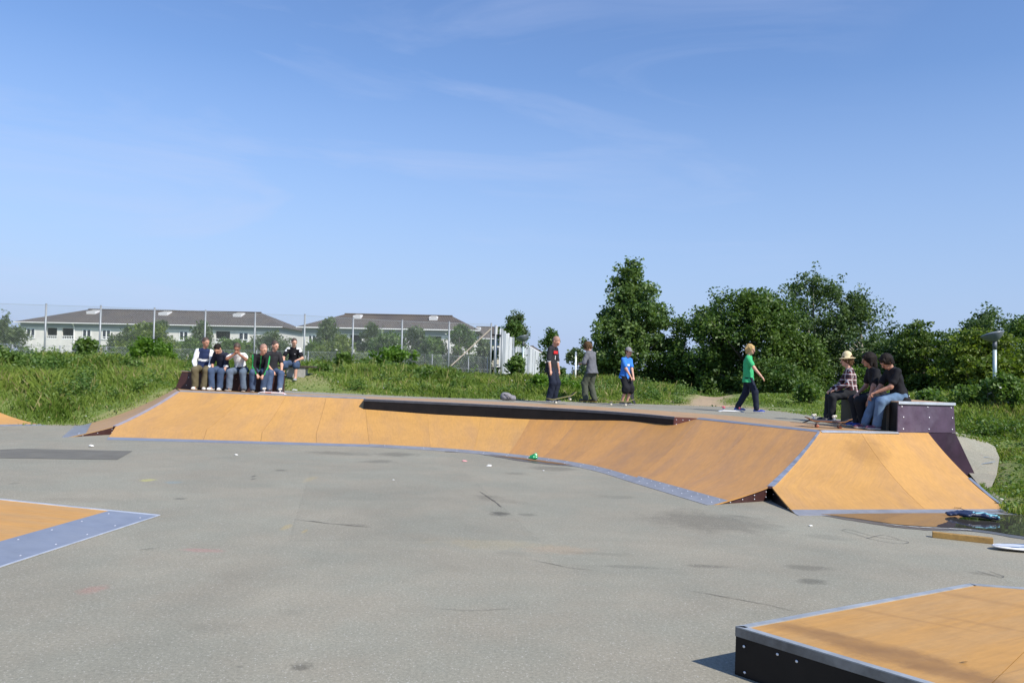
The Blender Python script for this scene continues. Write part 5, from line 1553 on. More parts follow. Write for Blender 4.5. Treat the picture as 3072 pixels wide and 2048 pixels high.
# grass -------------------------------------------------------------
def build_grass():
    rng = np.random.default_rng(8)
    n = 1800000
    # candidates with density falling with distance
    ang = rng.uniform(R(-44), R(44), n); d = 9.0 + (38.0 - 9.0) * rng.random(n) ** .9
    x = d * np.tan(ang); y = d
    near = rng.random(n) < .17
    x[near] = rng.uniform(6.3, 12.5, near.sum()); y[near] = rng.uniform(8.5, 19, near.sum())
    z, ins, dist, dirt = terrain(x, y)
    no = np.sin(x * 1.1 + .7) * np.sin(y * 1.3 + 1.1) + .6 * np.sin(x * 2.9 + y * 1.7) + .5 * np.sin(x * .45 - y * .8)
    fringe = ins & (dist < .16) & (rng.random(n) < .5) & (z > -.3)
    z = np.where(fringe, z + .05 + dist * .7, z)
    keep = ((~ins) | fringe) & (rng.random(n) > dirt * (~ins) * 1.15) & (dist < 17) & (rng.random(n) < np.clip(.62 + .22 * no, .35, 1) * .55) & (dist < 13)
    # pieces of pavement edge stay clear of tall blades
    x, y, z, dist, no = x[keep], y[keep], z[keep], dist[keep], no[keep]
    m = len(x)
    tall = np.clip(.55 + .38 * no, .15, 1.4)
    h = (.07 + .30 * tall * rng.uniform(.4, 1.2, m)) * np.clip(.35 + dist / 2.2, .35, 1)
    right = np.clip((x - 5) / 3, 0, 1)                    # mown shorter on the right
    h *= (1 - .35 * right)
    bench = np.clip(1.4 - np.hypot((x + 5.9) / 2.2, (y - 24.6) / 1.8), 0, 1); h *= (1 - .75 * bench)
    trod = np.clip(1.8 - np.abs(x - (5.85 + .10 * (y - 23.2) + 1.1 * np.clip((y - 25.6) / 3, 0, 3))) / 1.1, 0, 1) * (y > 22) * (y < 33); h *= (1 - .7 * trod)
    hump = np.clip((x - 6.4) / .8, 0, 1) * (y > 17) * (y < 30) * (x < 11); h *= (1 - .35 * hump)
    w = .0045 + .00040 * y
    w = w * rng.uniform(.6, 1.4, m)
    th = rng.uniform(0, 2 * np.pi, m); lean = rng.normal(0, .35, (m, 2))
    B = np.stack([x, y, z - .02], 1)
    side = np.stack([np.cos(th), np.sin(th), np.zeros(m)], 1) * w[:, None]
    tip = B + np.stack([lean[:, 0] * h, lean[:, 1] * h, h], 1)
    mid = B + np.stack([lean[:, 0] * h * .35, lean[:, 1] * h * .35, h * .6], 1)
    Q = np.stack([B - side, B + side, mid + side * .7, tip], 1)
    patch = np.clip(.5 + .28 * np.sin(x * .9 + 2 * np.sin(y * .7)) + .22 * np.sin(y * 1.9 + x * .6), 0, 1)
    var = np.clip(patch * .6 + rng.uniform(0, .45, m), 0, 1)
    dry = rng.random(m) < (.05 + .10 * (patch > .7))
    quads_mesh_kind('grass', Q[~dry].reshape(-1, 3), LEAF['grass'], var[~dry])
    quads_mesh_kind('dry_grass', Q[dry].reshape(-1, 3), LEAF['straw'], rng.uniform(0, 1, dry.sum()))
    # rank leafy weeds in loose clumps all over the bank
    wl = []; wv = []
    kc = rng.choice(m, 1000)
    for q in kc:
        if x[q] > 6.5 and rng.random() < .72: continue
        if dist[q] < .5: continue
        if x[q] < -10 and y[q] < 20.2 and dist[q] < 3.4: continue
        if abs(x[q] + 5.9) < 1.6 and y[q] < 25.6: continue
        R_ = rng.uniform(.10, .46) * (1.15 if x[q] < -6 else .85); hh_ = R_ * rng.uniform(.8, 1.6) ; nn = int(40 + 330 * R_)
        dd = rng.normal(0, 1, (nn, 3)); dd /= np.linalg.norm(dd, axis=1)[:, None]; dd[:, 2] = np.abs(dd[:, 2])
        rr_ = rng.uniform(.3, 1.0, nn)[:, None]
        wl.append(np.array([x[q], y[q], z[q]]) + dd * rr_ * np.array([R_, R_, hh_ + .06])); wv.append(np.clip(rng.uniform(0, .6) + rng.uniform(0, .4, nn), 0, 1))
    wl = np.concatenate(wl); wv = np.concatenate(wv)
    half_ = rng.random(len(wl)) < .6
    quads_mesh_kind('rank_weeds', leaf_quads(wl, .085, rng, .5, .5), LEAF['mid'], wv)
    # pale seed stalks
    k = rng.choice(m, 1500); k = k[(x[k] < 6.5) & (dist[k] > .8)]
    P0 = np.stack([x[k], y[k], z[k]], 1); hs_ = rng.uniform(.2, .5, len(k))[:, None]; ln2 = rng.normal(0, .16, (len(k), 2)) * hs_
    P1 = P0 + np.concatenate([ln2, hs_], 1); sd_ = np.array([.004, .002, 0])
    Q2 = np.stack([P0 - sd_, P0 + sd_, P1 + sd_ * 1.6, P1 + np.array([0, 0, .05])], 1).reshape(-1, 3)
    quads_mesh_kind('seed_stalks', Q2, LEAF['straw'], rng.uniform(0, 1, len(k)))
    # broad leaved ground weeds and small white flowers
    k = rng.choice(m, 26000)
    P = np.stack([x[k], y[k], z[k] + h[k] * rng.uniform(.1, .9, len(k))], 1)
    quads_mesh_kind('ground_weeds', leaf_quads(P, .075, rng, .8), LEAF['mid'], rng.uniform(0, 1, len(k)))
    k = rng.choice(m, 260)
    P = np.stack([x[k], y[k], z[k] + h[k] * 1.02], 1)
    quads_mesh_kind('meadow_flowers', leaf_quads(P, .045, rng, 1.5, 1.0), LEAF['flower'], rng.uniform(0, 1, len(k)))


def quads_mesh_kind(name, v, m, var):
    o = quads_mesh(name, v, 4, m, None, var)
    tag(o, kind='stuff')
    return o


build_grass()

# ------------------------------------------------------------------ soft solids (people, cloth): distance field -> mesh
def _cap(P, a, b, ra, rb, flat=None):
    """rounded cone a-b; flat = (axis, factor) squeezes it along an axis"""
    a = np.asarray(a, np.float32); b = np.asarray(b, np.float32)
    q = P - a
    d = b - a
    if flat is not None:
        n, k = np.asarray(flat[0], np.float32), flat[1]
        c = (q @ n)[..., None]; q = q + n * c * (1 / k - 1)
        d = d + n * (d @ n) * (1 / k - 1)
    L2 = max(float(d @ d), 1e-9)
    t = np.clip((q @ d) / L2, 0, 1)
    r = ra + (rb - ra) * t
    return np.sqrt(((q - t[..., None] * d) ** 2).sum(-1)) - r


def solid(prims, vox, k=.03, wrinkle=0.0, clips=(), seed=0):
    """prims: (a, b, ra, rb, flat, material index). Returns verts, quads, material per face"""
    ends = np.array([p[0] for p in prims] + [p[1] for p in prims], np.float32)
    rm = max(max(p[2], p[3]) for p in prims)
    lo = ends.min(0) - rm - 3 * vox; hi = ends.max(0) + rm + 3 * vox
    n = np.ceil((hi - lo) / vox).astype(int) + 1
    F = np.full(n, .25, np.float32); I = np.zeros(n, np.int16)
    ax = [lo[i] + vox * np.arange(n[i], dtype=np.float32) for i in range(3)]
    for p in prims:
        a, b = np.asarray(p[0]), np.asarray(p[1]); r = max(p[2], p[3]) + k + 2 * vox
        l = np.maximum(((np.minimum(a, b) - r - lo) / vox).astype(int), 0); h = np.minimum(((np.maximum(a, b) + r - lo) / vox).astype(int) + 2, n)
        sl = tuple(slice(l[i], h[i]) for i in range(3))
        G = np.stack(np.meshgrid(ax[0][sl[0]], ax[1][sl[1]], ax[2][sl[2]], indexing='ij'), -1)
        d = _cap(G, p[0], p[1], p[2], p[3], p[4])
        f = F[sl]
        I[sl] = np.where(d < f, p[5], I[sl])
        kk = p[6] if len(p) > 6 else k
        hh = np.maximum(kk - np.abs(f - d), 0) / max(kk, 1e-6)
        F[sl] = np.minimum(f, d) - hh * hh * kk * .25
    G = None
    if wrinkle or clips:
        X, Y, Z = np.meshgrid(*ax, indexing='ij')
        if wrinkle:
            s = seed * 1.7
            F += wrinkle * (np.sin(X * 21 + Z * 9 + s + 2.2 * np.sin(Y * 11 + Z * 4)) * np.sin(Z * 15 + Y * 14 + s * 2 + 1.5 * np.sin(X * 9)) + .5 * np.sin(X * 39 - Z * 25 + Y * 36 + s + 1.3 * np.sin(Z * 18)))
        for (pt, nr) in clips:
            F = np.maximum(F, (X - pt[0]) * nr[0] + (Y - pt[1]) * nr[1] + (Z - pt[2]) * nr[2])
    return nets(F, I, lo, vox)


def nets(F, I, lo, vox):
    S = F < 0
    nx, ny, nz = F.shape
    c = np.zeros((nx - 1, ny - 1, nz - 1), np.int8)
    for i in (0, 1):
        for j in (0, 1):
            for k in (0, 1):
                c += S[i:nx - 1 + i, j:ny - 1 + j, k:nz - 1 + k]
    act = (c > 0) & (c < 8)
    idx = np.argwhere(act)
    num = np.full(act.shape, -1, np.int32); num[act] = np.arange(len(idx))
    acc = np.zeros((len(idx), 3), np.float32); cnt = np.zeros(len(idx), np.float32)
    co = [(i, j, k) for i in (0, 1) for j in (0, 1) for k in (0, 1)]
    for a in range(8):
        for b in range(a + 1, 8):
            d = np.abs(np.array(co[a]) - np.array(co[b]))
            if d.sum() != 1: continue
            fa = F[idx[:, 0] + co[a][0], idx[:, 1] + co[a][1], idx[:, 2] + co[a][2]]; fb = F[idx[:, 0] + co[b][0], idx[:, 1] + co[b][1], idx[:, 2] + co[b][2]]
            m = (fa < 0) != (fb < 0)
            t = np.where(m, fa / np.where(m, fa - fb, 1), 0)[:, None]
            p = np.array(co[a], np.float32) * (1 - t) + np.array(co[b], np.float32) * t
            acc[m] += p[m]; cnt[m] += 1
    V = lo + vox * (idx + acc / cnt[:, None])
    mat_i = I[idx[:, 0], idx[:, 1], idx[:, 2]]
    Q = []
    for axis_ in range(3):
        sl0 = [slice(1, -1)] * 3; sl1 = [slice(1, -1)] * 3
        sl0[axis_] = slice(0, F.shape[axis_] - 1); sl1[axis_] = slice(1, F.shape[axis_])
        A = S[tuple(sl0)]; B = S[tuple(sl1)]
        e = np.argwhere(A != B)
        if not len(e): continue
        flip = A[tuple(e.T)]
        off = np.array([1, 1, 1]); off[axis_] = 0
        e = e + off
        u, v = (axis_ + 1) % 3, (axis_ + 2) % 3
        def cell(du, dv):
            q = e.copy(); q[:, u] -= du; q[:, v] -= dv
            return num[q[:, 0], q[:, 1], q[:, 2]]
        q = np.stack([cell(1, 1), cell(0, 1), cell(0, 0), cell(1, 0)], 1)
        q[~flip] = q[~flip][:, ::-1]
        Q.append(q)
    Q = np.concatenate(Q)
    Q = Q[(Q >= 0).all(1)]
    return V, Q, mat_i[Q[:, 0]]


def solid_obj(name, prims, mats, parent, vox=.012, k=.03, wrinkle=0.0, clips=(), seed=0, paint=None):
    V, Q, mi = solid(prims, vox, k, wrinkle, clips, seed)
    me = bpy.data.meshes.new(name)
    me.vertices.add(len(V)); me.vertices.foreach_set('co', V.astype(np.float32).ravel())
    me.loops.add(Q.size); me.loops.foreach_set('vertex_index', Q.astype(np.int32).ravel())
    me.polygons.add(len(Q)); me.polygons.foreach_set('loop_start', np.arange(0, Q.size, 4, dtype=np.int32))
    me.polygons.foreach_set('use_smooth', [True] * len(Q))
    if paint is not None:
        mi = paint(V[Q].mean(1), mi)
    me.update(calc_edges=True)
    o = link(name, me, mats, parent)
    me.polygons.foreach_set('material_index', np.asarray(mi, np.int32))
    me.validate()
    return o


def cloth(name, col, rough=.85, var=.12): return mat(name, col, rough, var, 14, bump=.25, bscale=120, spec=.2)


def skin(name, col):
    if name in MATS: return MATS[name]
    m = mat(name, col, .5, .10, 25, bump=.05, spec=.4)
    b = m.node_tree.nodes['Principled BSDF']
    b.inputs['Subsurface Weight'].default_value = .08; b.inputs['Subsurface Radius'].default_value = (.02, .008, .004)
    return m


def jeans(name, col, worn):
    return mat(name, col, .85, .18, 9, bump=.25, bscale=160, spec=.2, dirt=worn)


S_LIGHT = skin('light_skin', (.56, .31, .215)); S_TAN = skin('tanned_skin', (.42, .215, .14)); S_BROWN = skin('brown_skin', (.27, .125, .075))
C = dict(
    white=cloth('white_cloth', (.76, .76, .75)), navy=cloth('navy_cloth', (.020, .032, .085)), dnavy=cloth('dark_navy_cloth', (.022, .026, .045)), black=cloth('black_cloth', (.014, .014, .017)),
    charcoal=cloth('charcoal_cloth', (.026, .026, .030)), green=cloth('green_stripe_cloth', (.03, .33, .08)), grey=cloth('grey_cloth', (.135, .140, .155)), blue=cloth('bright_blue_cloth', (.045, .20, .62)),
    mint=cloth('bright_green_cloth', (.055, .42, .165)), olive=cloth('olive_cloth', (.125, .105, .060)), cargo=cloth('grey_olive_cloth', (.075, .082, .060)), red=cloth('red_print', (.55, .03, .035)),
    jean=jeans('blue_jeans', (.055, .085, .15), (.13, .17, .24)), ljean=jeans('light_blue_jeans', (.115, .185, .285), (.20, .28, .38)), djean=jeans('dark_jeans', (.016, .020, .036), (.03, .036, .055)),
    gjean=jeans('grey_blue_jeans', (.115, .15, .20), (.24, .28, .33)), bjean=jeans('black_jeans', (.020, .021, .024), (.05, .052, .056)),
    shoe_w=mat('white_shoe', (.72, .71, .68), .55, .1, 20), shoe_b=mat('black_shoe', (.018, .018, .02), .5, .2, 20), shoe_g=mat('grey_shoe', (.30, .31, .34), .6, .15, 20), shoe_p=mat('purple_shoe', (.12, .04, .075), .6, .15, 20),
    shoe_bl=mat('blue_shoe', (.03, .06, .30), .55, .15, 20), sole=mat('white_sole', (.70, .69, .66), .6, .1, 20), gum=mat('gum_sole', (.50, .30, .06), .6, .1, 20),
    h_dark=mat('dark_hair', (.016, .012, .010), .65, .6, 60, bump=.8, bscale=90, spec=.15), h_brown=mat('brown_hair', (.085, .050, .024), .75, .4, 60, bump=.8, bscale=70, spec=.15), h_blond=mat('blond_hair', (.46, .31, .13), .65, .25, 60, bump=.6, bscale=90, spec=.2),
    h_short=mat('cropped_hair', (.07, .045, .032), .6, .3, 60), h_shave=mat('shaved_hair', (.33, .19, .135), .6, .15, 60), straw=mat('straw_hat', (.66, .56, .33), .75, .12, 40, bump=.4, bscale=150), cap=mat('grey_cap', (.22, .21, .225), .8, .15, 20),
    eye=mat('dark_eye', (.012, .010, .010), .2, .1, 30), mouth=mat('lips', (.30, .10, .085), .5, .1, 30))


def plaid():
    m, nt, b, L = principled('plaid_shirt')
    tc = N(nt, 'ShaderNodeTexCoord')
    sp = N(nt, 'ShaderNodeSeparateXYZ'); L(tc.outputs['Object'], sp.inputs[0])
    ad = N(nt, 'ShaderNodeMath', operation='ADD'); L(sp.outputs[0], ad.inputs[0]); L(sp.outputs[1], ad.inputs[1])

    def band(src, period, lo_, hi_, ph):
        a = N(nt, 'ShaderNodeMath', operation='MULTIPLY_ADD', inp={1: 1 / period, 2: ph}); L(src, a.inputs[0])
        f = N(nt, 'ShaderNodeMath', operation='FRACT'); L(a.outputs[0], f.inputs[0])
        g = N(nt, 'ShaderNodeMath', operation='GREATER_THAN', inp={1: lo_}); L(f.outputs[0], g.inputs[0])
        l = N(nt, 'ShaderNodeMath', operation='LESS_THAN', inp={1: hi_}); L(f.outputs[0], l.inputs[0])
        q = N(nt, 'ShaderNodeMath', operation='MULTIPLY'); L(g.outputs[0], q.inputs[0]); L(l.outputs[0], q.inputs[1])
        return q.outputs[0]

    def mix(fac, a, col, k):
        s = N(nt, 'ShaderNodeMath', operation='MULTIPLY', inp={1: k}); L(fac, s.inputs[0])
        mx = N(nt, 'ShaderNodeMix', data_type='RGBA'); mx.inputs['B'].default_value = (*col, 1); L(s.outputs[0], mx.inputs['Factor'])
        if a is None: mx.inputs['A'].default_value = (.16, .028, .030, 1)
        else: L(a, mx.inputs['A'])
        return mx.outputs['Result']
    c = mix(band(sp.outputs[2], .115, .0, .42, .1), None, (.012, .011, .018), .75)
    c = mix(band(ad.outputs[0], .12, .0, .42, .3), c, (.012, .011, .018), .6)
    c = mix(band(sp.outputs[2], .115, .60, .76, .1), c, (.62, .60, .60), .75)
    c = mix(band(ad.outputs[0], .12, .60, .76, .3), c, (.62, .60, .60), .75)
    L(c, b.inputs['Base Color']); b.inputs['Roughness'].default_value = .85
    return m


C['plaid'] = plaid()


def V3(*a): return np.array(a, float)


def ik(a, t, l1, l2, hint):
    """two bone chain from a to t; returns joint and reachable end"""
    d = t - a; L0 = np.linalg.norm(d); u = d / (L0 + 1e-9); Lc = min(max(L0, abs(l1 - l2) + .02), (l1 + l2) * .995)
    x = (l1 * l1 - l2 * l2 + Lc * Lc) / (2 * Lc); h = math.sqrt(max(l1 * l1 - x * x, 0))
    p = np.asarray(hint, float); p = p - u * (p @ u); p /= np.linalg.norm(p) + 1e-9
    return a + u * x + p * h, a + u * Lc


def person(label, loc, yaw, H, pelvis, chest_lean, feet, hands, look=(0, 0), top='black', top_len='short', bottom='jean', bottom_len='long', shoes='shoe_b', sole='sole', skin_=S_LIGHT, hair='h_dark', hair_kind='short',
           baggy=1.0, knee_hint=((.9, .15, .4), (.9, -.15, .4)), elbow_hint=((-.7, .6, -.2), (-.7, -.6, -.2)), sleeve=None, cuffs=None, paint=None, top_mats=None, hat=None, curl=(.6, .6), vox=.0135, hem=.0, twist=0.0, toe=(0, 0), group=None, untuck=.06, slim=1.0, logo=None, extra=None):
    """local axes: x forward, y to the person's left, z up from the floor; yaw turns forward about z.
    feet / hands: ((x,y,z) left, (x,y,z) right) ankle and wrist targets; look: (turn left deg, nod down deg)"""
    s = H / 1.75
    root = empty('person', label, 'person', tuple(loc), yaw, group)
    T = C[top]
    pel = V3(*pelvis)
    lean = V3(*chest_lean)                     # offset of neck base from pelvis direction (x, y); z found from spine length
    sp_len = .50 * s
    zz = math.sqrt(max(sp_len ** 2 - lean[0] ** 2 - lean[1] ** 2, .01))
    neck = pel + V3(lean[0], lean[1], zz)
    up = (neck - pel) / sp_len
    tw = R(twist)
    lat = V3(-math.sin(tw), math.cos(tw), 0); lat = lat - up * (lat @ up); lat /= np.linalg.norm(lat)
    fwd = np.cross(lat, up); fwd /= np.linalg.norm(fwd)
    chest = pel + (neck - pel) * .66 - fwd * .012
    sh = [neck + lat * .166 * s - up * .055 * s, neck - lat * .166 * s - up * .055 * s]
    hip = [pel + V3(0, .080 * s, -.01), pel + V3(0, -.080 * s, -.01)]
    ft = [V3(*feet[0]), V3(*feet[1])]
    kn = []; an = []
    for i in (0, 1):
        j, e = ik(hip[i], ft[i], .425 * s, .425 * s, knee_hint[i]); kn.append(j); an.append(e)
    el = []; wr = []
    for i in (0, 1):
        j, e = ik(sh[i], V3(*hands[i]), .295 * s, .255 * s, elbow_hint[i]); el.append(j); wr.append(e)
    # head frame
    ly, ln_ = R(look[0]), R(look[1])
    hf = V3(math.cos(ly) * math.cos(ln_), math.sin(ly) * math.cos(ln_), -math.sin(ln_))
    hl = V3(-math.sin(ly), math.cos(ly), 0); hu = np.cross(hf, hl)
    hb = neck + up * .055 * s + hf * .02 * s
    hs = s * 1.10
    hc = hb + hu * .105 * hs + hf * .015 * hs            # head centre
    # ---------------- body: one continuous surface
    B = []
    tor = (fwd, .68)
    B.append((pel + up * .02, chest, .125 * s, .135 * s, tor, 0))
    B.append((chest, neck - up * .075 * s, .14 * s, .095 * s, tor, 0))
    B.append((hip[0], hip[1], .085 * s, .085 * s, None, 0))
    B.append((sh[0] - lat * .02, sh[1] + lat * .02, .046 * s, .046 * s, None, 0))
    B.append((neck - up * .05 * s, hb + hu * .03 * s, .056 * s, .052 * s, None, 0))
    B.append((hc + hu * .022 * hs - hf * .018 * hs, hc + hu * .03 * hs - hf * .02 * hs, .090 * hs, .090 * hs, (hl, .84), 0))           # skull
    B.append((hc - hu * .02 * hs + hf * .02 * hs, hc - hu * .072 * hs + hf * .048 * hs, .066 * hs, .036 * hs, (hl, .92), 0))   # face and chin
    B.append((hc + hf * .088 * hs + hu * .005 * hs, hc + hf * .104 * hs - hu * .030 * hs, .009 * hs, .015 * hs, None, 0, .012))     # nose
    B.append((hc + hf * .080 * hs + hu * .022 * hs - hl * .03 * hs, hc + hf * .080 * hs + hu * .022 * hs + hl * .03 * hs, .012 * hs, .012 * hs, None, 0, .015))  # brow
    for sg in (1, -1):
        B.append((hc + hl * sg * .078 * hs - hf * .012 * hs + hu * .012 * hs, hc + hl * sg * .080 * hs - hf * .008 * hs - hu * .022 * hs, .017 * hs, .012 * hs, (hl, .55), 0, .008))   # ear
    B.append((hc + hf * .083 * hs - hu * .052 * hs - hl * .018 * hs, hc + hf * .083 * hs - hu * .052 * hs + hl * .018 * hs, .0085 * hs, .0085 * hs, None, 1, .006))  # lips
    for i in (0, 1):
        B.append((sh[i], el[i], .043 * s * slim, .039 * s * slim, None, 0)); B.append((el[i], wr[i], .041 * s * slim, .027 * s, None, 0))
        B.append((hip[i], kn[i], .078 * s, .056 * s, None, 0)); B.append((kn[i], an[i], .060 * s, .040 * s, None, 0))
        # hand: palm, four fingers of different length, thumb from the side of the palm
        fd = (wr[i] - el[i]); fd /= np.linalg.norm(fd)
        sd = np.cross(fd, V3(0, 0, 1)); sd = sd / (np.linalg.norm(sd) + 1e-6)
        if i == 1: pass
        sgn = 1 if i == 0 else -1
        inn = np.cross(fd, sd)                         # palm normal
        if inn[2] > 0: inn = -inn
        thumb_side = sd if (sd @ V3(0, -sgn, 0)) > (-sd @ V3(0, -sgn, 0)) else -sd
        pc = wr[i] + fd * .085 * s
        B.append((wr[i] + fd * .02, pc - fd * .012, .030 * s, .037 * s, (inn, .52), 0, .015))
        cu = curl[i]
        for q, (o_, ln) in enumerate(((.027, .066), (.009, .078), (-.010, .072), (-.028, .056))):
            a0 = pc + thumb_side * o_ * s
            a1 = a0 + (fd * math.cos(cu * .7) + inn * math.sin(cu * .7)) * ln * .5 * s
            a2 = a1 + (fd * math.cos(cu * 2.0) + inn * math.sin(cu * 2.0)) * ln * .5 * s
            B.append((a0, a1, .0105 * s, .0095 * s, None, 0, .004)); B.append((a1, a2, .0095 * s, .008 * s, None, 0, .004))
        t0 = wr[i] + fd * .035 * s + thumb_side * .026 * s
        t1 = t0 + (fd * .6 + thumb_side * .7 + inn * .25) * .034 * s; t2 = t1 + (fd * .9 + thumb_side * .15 + inn * .3) * .030 * s
        B.append((t0, t1, .013 * s, .011 * s, None, 0, .006)); B.append((t1, t2, .011 * s, .009 * s, None, 0, .004))
        B.append((an[i], an[i] + V3(.10 * s, 0, -.045 * s), .035 * s, .03 * s, None, 0))
    solid_obj('body', B, [skin_, C['mouth']], root, vox, .03)
    # eyes
    for sg in (1, -1):
        MB().lathe([(.002, -.010), (.009, -.006), (.011, 0), (.009, .006), (.002, .010)], n=8).build('eye', C['eye'], root, True).location = tuple(hc + hf * .077 * hs + hl * sg * .031 * hs + hu * .008 * hs)
    # ---------------- trousers
    P = []
    g_ = .016 * baggy
    P.append((hip[0], hip[1], .090 * s + g_ * .7, .090 * s + g_ * .7, (fwd, .88), 0)); P.append((pel, pel + up * .08 * s, .112 * s + g_ * .5, .105 * s, (fwd, .74), 0))
    for i in (0, 1):
        P.append((hip[i], kn[i], .084 * s + g_ * .8, .064 * s + g_, None, 0))
        if bottom_len == 'long':
            e = an[i] + (kn[i] - an[i]) * .04
            P.append((kn[i], e, .064 * s + g_, .048 * s + g_ * 1.3, None, 0))
        else:
            e = kn[i] + (an[i] - kn[i]) * .12; P.append((kn[i], e, .074 * s + g_ * 1.6, .078 * s + g_ * 1.6, None, 0))
    cl = [(pel - up * .03 * s, up)] if min(kn[0][2], kn[1][2]) < pel[2] - .25 else []      # the shirt hangs over the waistband
    solid_obj('trousers' if bottom_len == 'long' else 'shorts', P, [C[bottom]], root, vox * 1.1, .035, .0055, cl, seed=int(H * 1000) % 17)
    # ---------------- top
    Q = []
    lo_t = pel - up * (untuck - .0) * s
    sm = 1 if top_mats else 0
    Q.append((lo_t + lat * .062 * s, lo_t - lat * .062 * s, .124 * s + .010 * baggy, .124 * s + .010 * baggy, (fwd, .90), 0))
    Q.append((lo_t, chest, .140 * s + .012 * baggy, .138 * s + .006, (fwd, .76), 0)); Q.append((chest, neck - up * .07 * s, .150 * s, .100 * s + .006, (fwd, .74), 0))
    Q.append((sh[0] - lat * .03, sh[1] + lat * .03, .060 * s, .060 * s, None, 0)); Q.append((neck - up * .05 * s, neck - up * .012 * s, .075 * s, .066 * s, None, 0))
    for sg in (1, -1):
        Q.append((lo_t + lat * sg * .056 * s, pel + up * .06 * s + lat * sg * .05 * s, .120 * s + .010 * baggy, .108 * s + .008, (fwd, 1.0), 0))
    for i in (0, 1):
        if top_len == 'short':
            e = sh[i] + (el[i] - sh[i]) * .66; Q.append((sh[i], e, .058 * s, .060 * s + .006 * baggy, None, sm))
        elif top_len == 'elbow':
            e = sh[i] + (el[i] - sh[i]) * .95; Q.append((sh[i], e, .058 * s, .058 * s + .008, None, sm))
        else:
            Q.append((sh[i], el[i], .060 * s, .053 * s, None, sm)); e = el[i] + (wr[i] - el[i]) * .93; Q.append((el[i], e, .053 * s, .042 * s, None, sm))
    if extra: Q += extra(locals())
    frame = dict(neck=neck, up=up, fwd=fwd, lat=lat, pel=pel, sh=sh, el=el, wr=wr, s=s)
    solid_obj('shirt' if top_len != 'long' else 'jacket', Q, top_mats or [T], root, vox, .03, .0055, [(lo_t, -up)], seed=int(H * 777) % 13, paint=(lambda c, m: paint(c, m, frame)) if paint else None)
    if cuffs:   # long under-sleeves that show below the short ones
        for i in (0, 1):
            a = sh[i] + (el[i] - sh[i]) * .7; b = el[i] + (wr[i] - el[i]) * .12
            solid_obj('under_sleeve', [(a, el[i], .056 * s, .050 * s, None, 0), (el[i], b, .050 * s, .046 * s, None, 0)], [C[cuffs]], root, vox, .02, .003)
    # ---------------- shoes
    for i in (0, 1):
        ta = R(toe[i]); d = V3(math.cos(ta), math.sin(ta), 0)
        a = an[i]; zf = a[2] - .075 * s
        heel = V3(a[0], a[1], zf + .035 * s) - d * .035 * s; ball = V3(a[0], a[1], zf + .030 * s) + d * .135 * s; tip = ball + d * .04 * s
        S_ = [(heel, ball, .040 * s, .043 * s, (V3(0, 0, 1), .95), 0), (ball, tip, .043 * s, .034 * s, (V3(0, 0, 1), .75), 0), (heel, a + V3(0, 0, .0), .043 * s, .045 * s, None, 0),
              (heel - V3(0, 0, .022 * s), ball - V3(0, 0, .018 * s), .043 * s, .048 * s, (V3(0, 0, 1), .34), 1)]
        sh_o = solid_obj('shoe', S_, [C[shoes], C[sole]], root, vox * .9, .02, 0, [(V3(0, 0, zf), V3(0, 0, -1))], paint=lambda c, m, z_=zf: np.where(c[:, 2] < z_ + .024 * s, 1, 0))
    # ---------------- hair and hats
    sc_ = hc + hu * .024 * hs - hf * .02 * hs
    if hair_kind:
        rngh = np.random.default_rng(int(H * 100) + len(hair_kind))
        th_ = dict(crop=.003, short=.008, mop=.014, long=.016, curly=.018)[hair_kind] * hs
        Hh = [(sc_ + hu * .004 * hs, sc_ + hu * .010 * hs - hf * .006 * hs, .090 * hs + th_, .090 * hs + th_, (hl, .86), 0)]
        if hair_kind != 'crop':
            Hh.append((sc_ - hf * .035 * hs, sc_ - hf * .045 * hs - hu * .050 * hs, .075 * hs, .055 * hs, (hl, .95), 0))
        drop = dict(crop=.030, short=.065, mop=.100, long=.18, curly=.100)[hair_kind]
        if hair_kind == 'long':
            Hh.append((sc_ - hf * .04 * hs, sc_ - hu * .15 * hs - hf * .05 * hs, .085 * hs, .055 * hs, (hl, 1.0), 0))
            for sg in (1, -1): Hh.append((sc_ + hl * sg * .072 * hs - hf * .005 * hs, sc_ + hl * sg * .078 * hs - hu * .13 * hs + hf * .01 * hs, .030 * hs, .022 * hs, None, 0))
        if hair_kind in ('mop', 'curly', 'long'):
            Hh.append((sc_ - hf * .045 * hs, sc_ - hf * .05 * hs - hu * .095 * hs, .070 * hs, .048 * hs, (hl, 1.05), 0))
            for sg in (1, -1):
                Hh.append((sc_ + hl * sg * .064 * hs - hf * .03 * hs, sc_ + hl * sg * .066 * hs - hf * .02 * hs - hu * .075 * hs, .036 * hs, .022 * hs, None, 0))
                Hh.append((sc_ + hl * sg * .045 * hs + hf * .072 * hs + hu * .045 * hs, sc_ + hl * sg * .055 * hs + hf * .080 * hs + hu * .004 * hs, .024 * hs, .012 * hs, None, 0))
        if hair_kind in ('mop', 'long', 'curly', 'short'):      # tousled locks
            for q in range(dict(short=26, mop=46, long=50, curly=70)[hair_kind]):
                d = rngh.normal(0, 1, 3); d /= np.linalg.norm(d)
                v = hf * d[0] + hl * d[1] * .9 + hu * d[2]
                if d[2] < -.45 or (d[0] > .45 and d[2] < .42) or (hair_kind == 'short' and d[0] > .25): continue
                o_ = sc_ + v * .088 * hs; r_ = rngh.uniform(.014, .024) * hs * (1.25 if hair_kind == 'curly' else 1.0)
                tail = -hu * .05 + v * .01 + hf * rngh.normal(0, .02) + hl * rngh.normal(0, .02)
                if d[0] > .4: tail = hf * .02 - hu * .022 + hl * rngh.normal(0, .02)
                Hh.append((o_, o_ + tail * hs * rngh.uniform(.5, 1.1), r_, r_ * .5, None, 0, .008))
        fr_ = dict(crop=.052, short=.050, mop=.098, long=.092, curly=.098)[hair_kind]
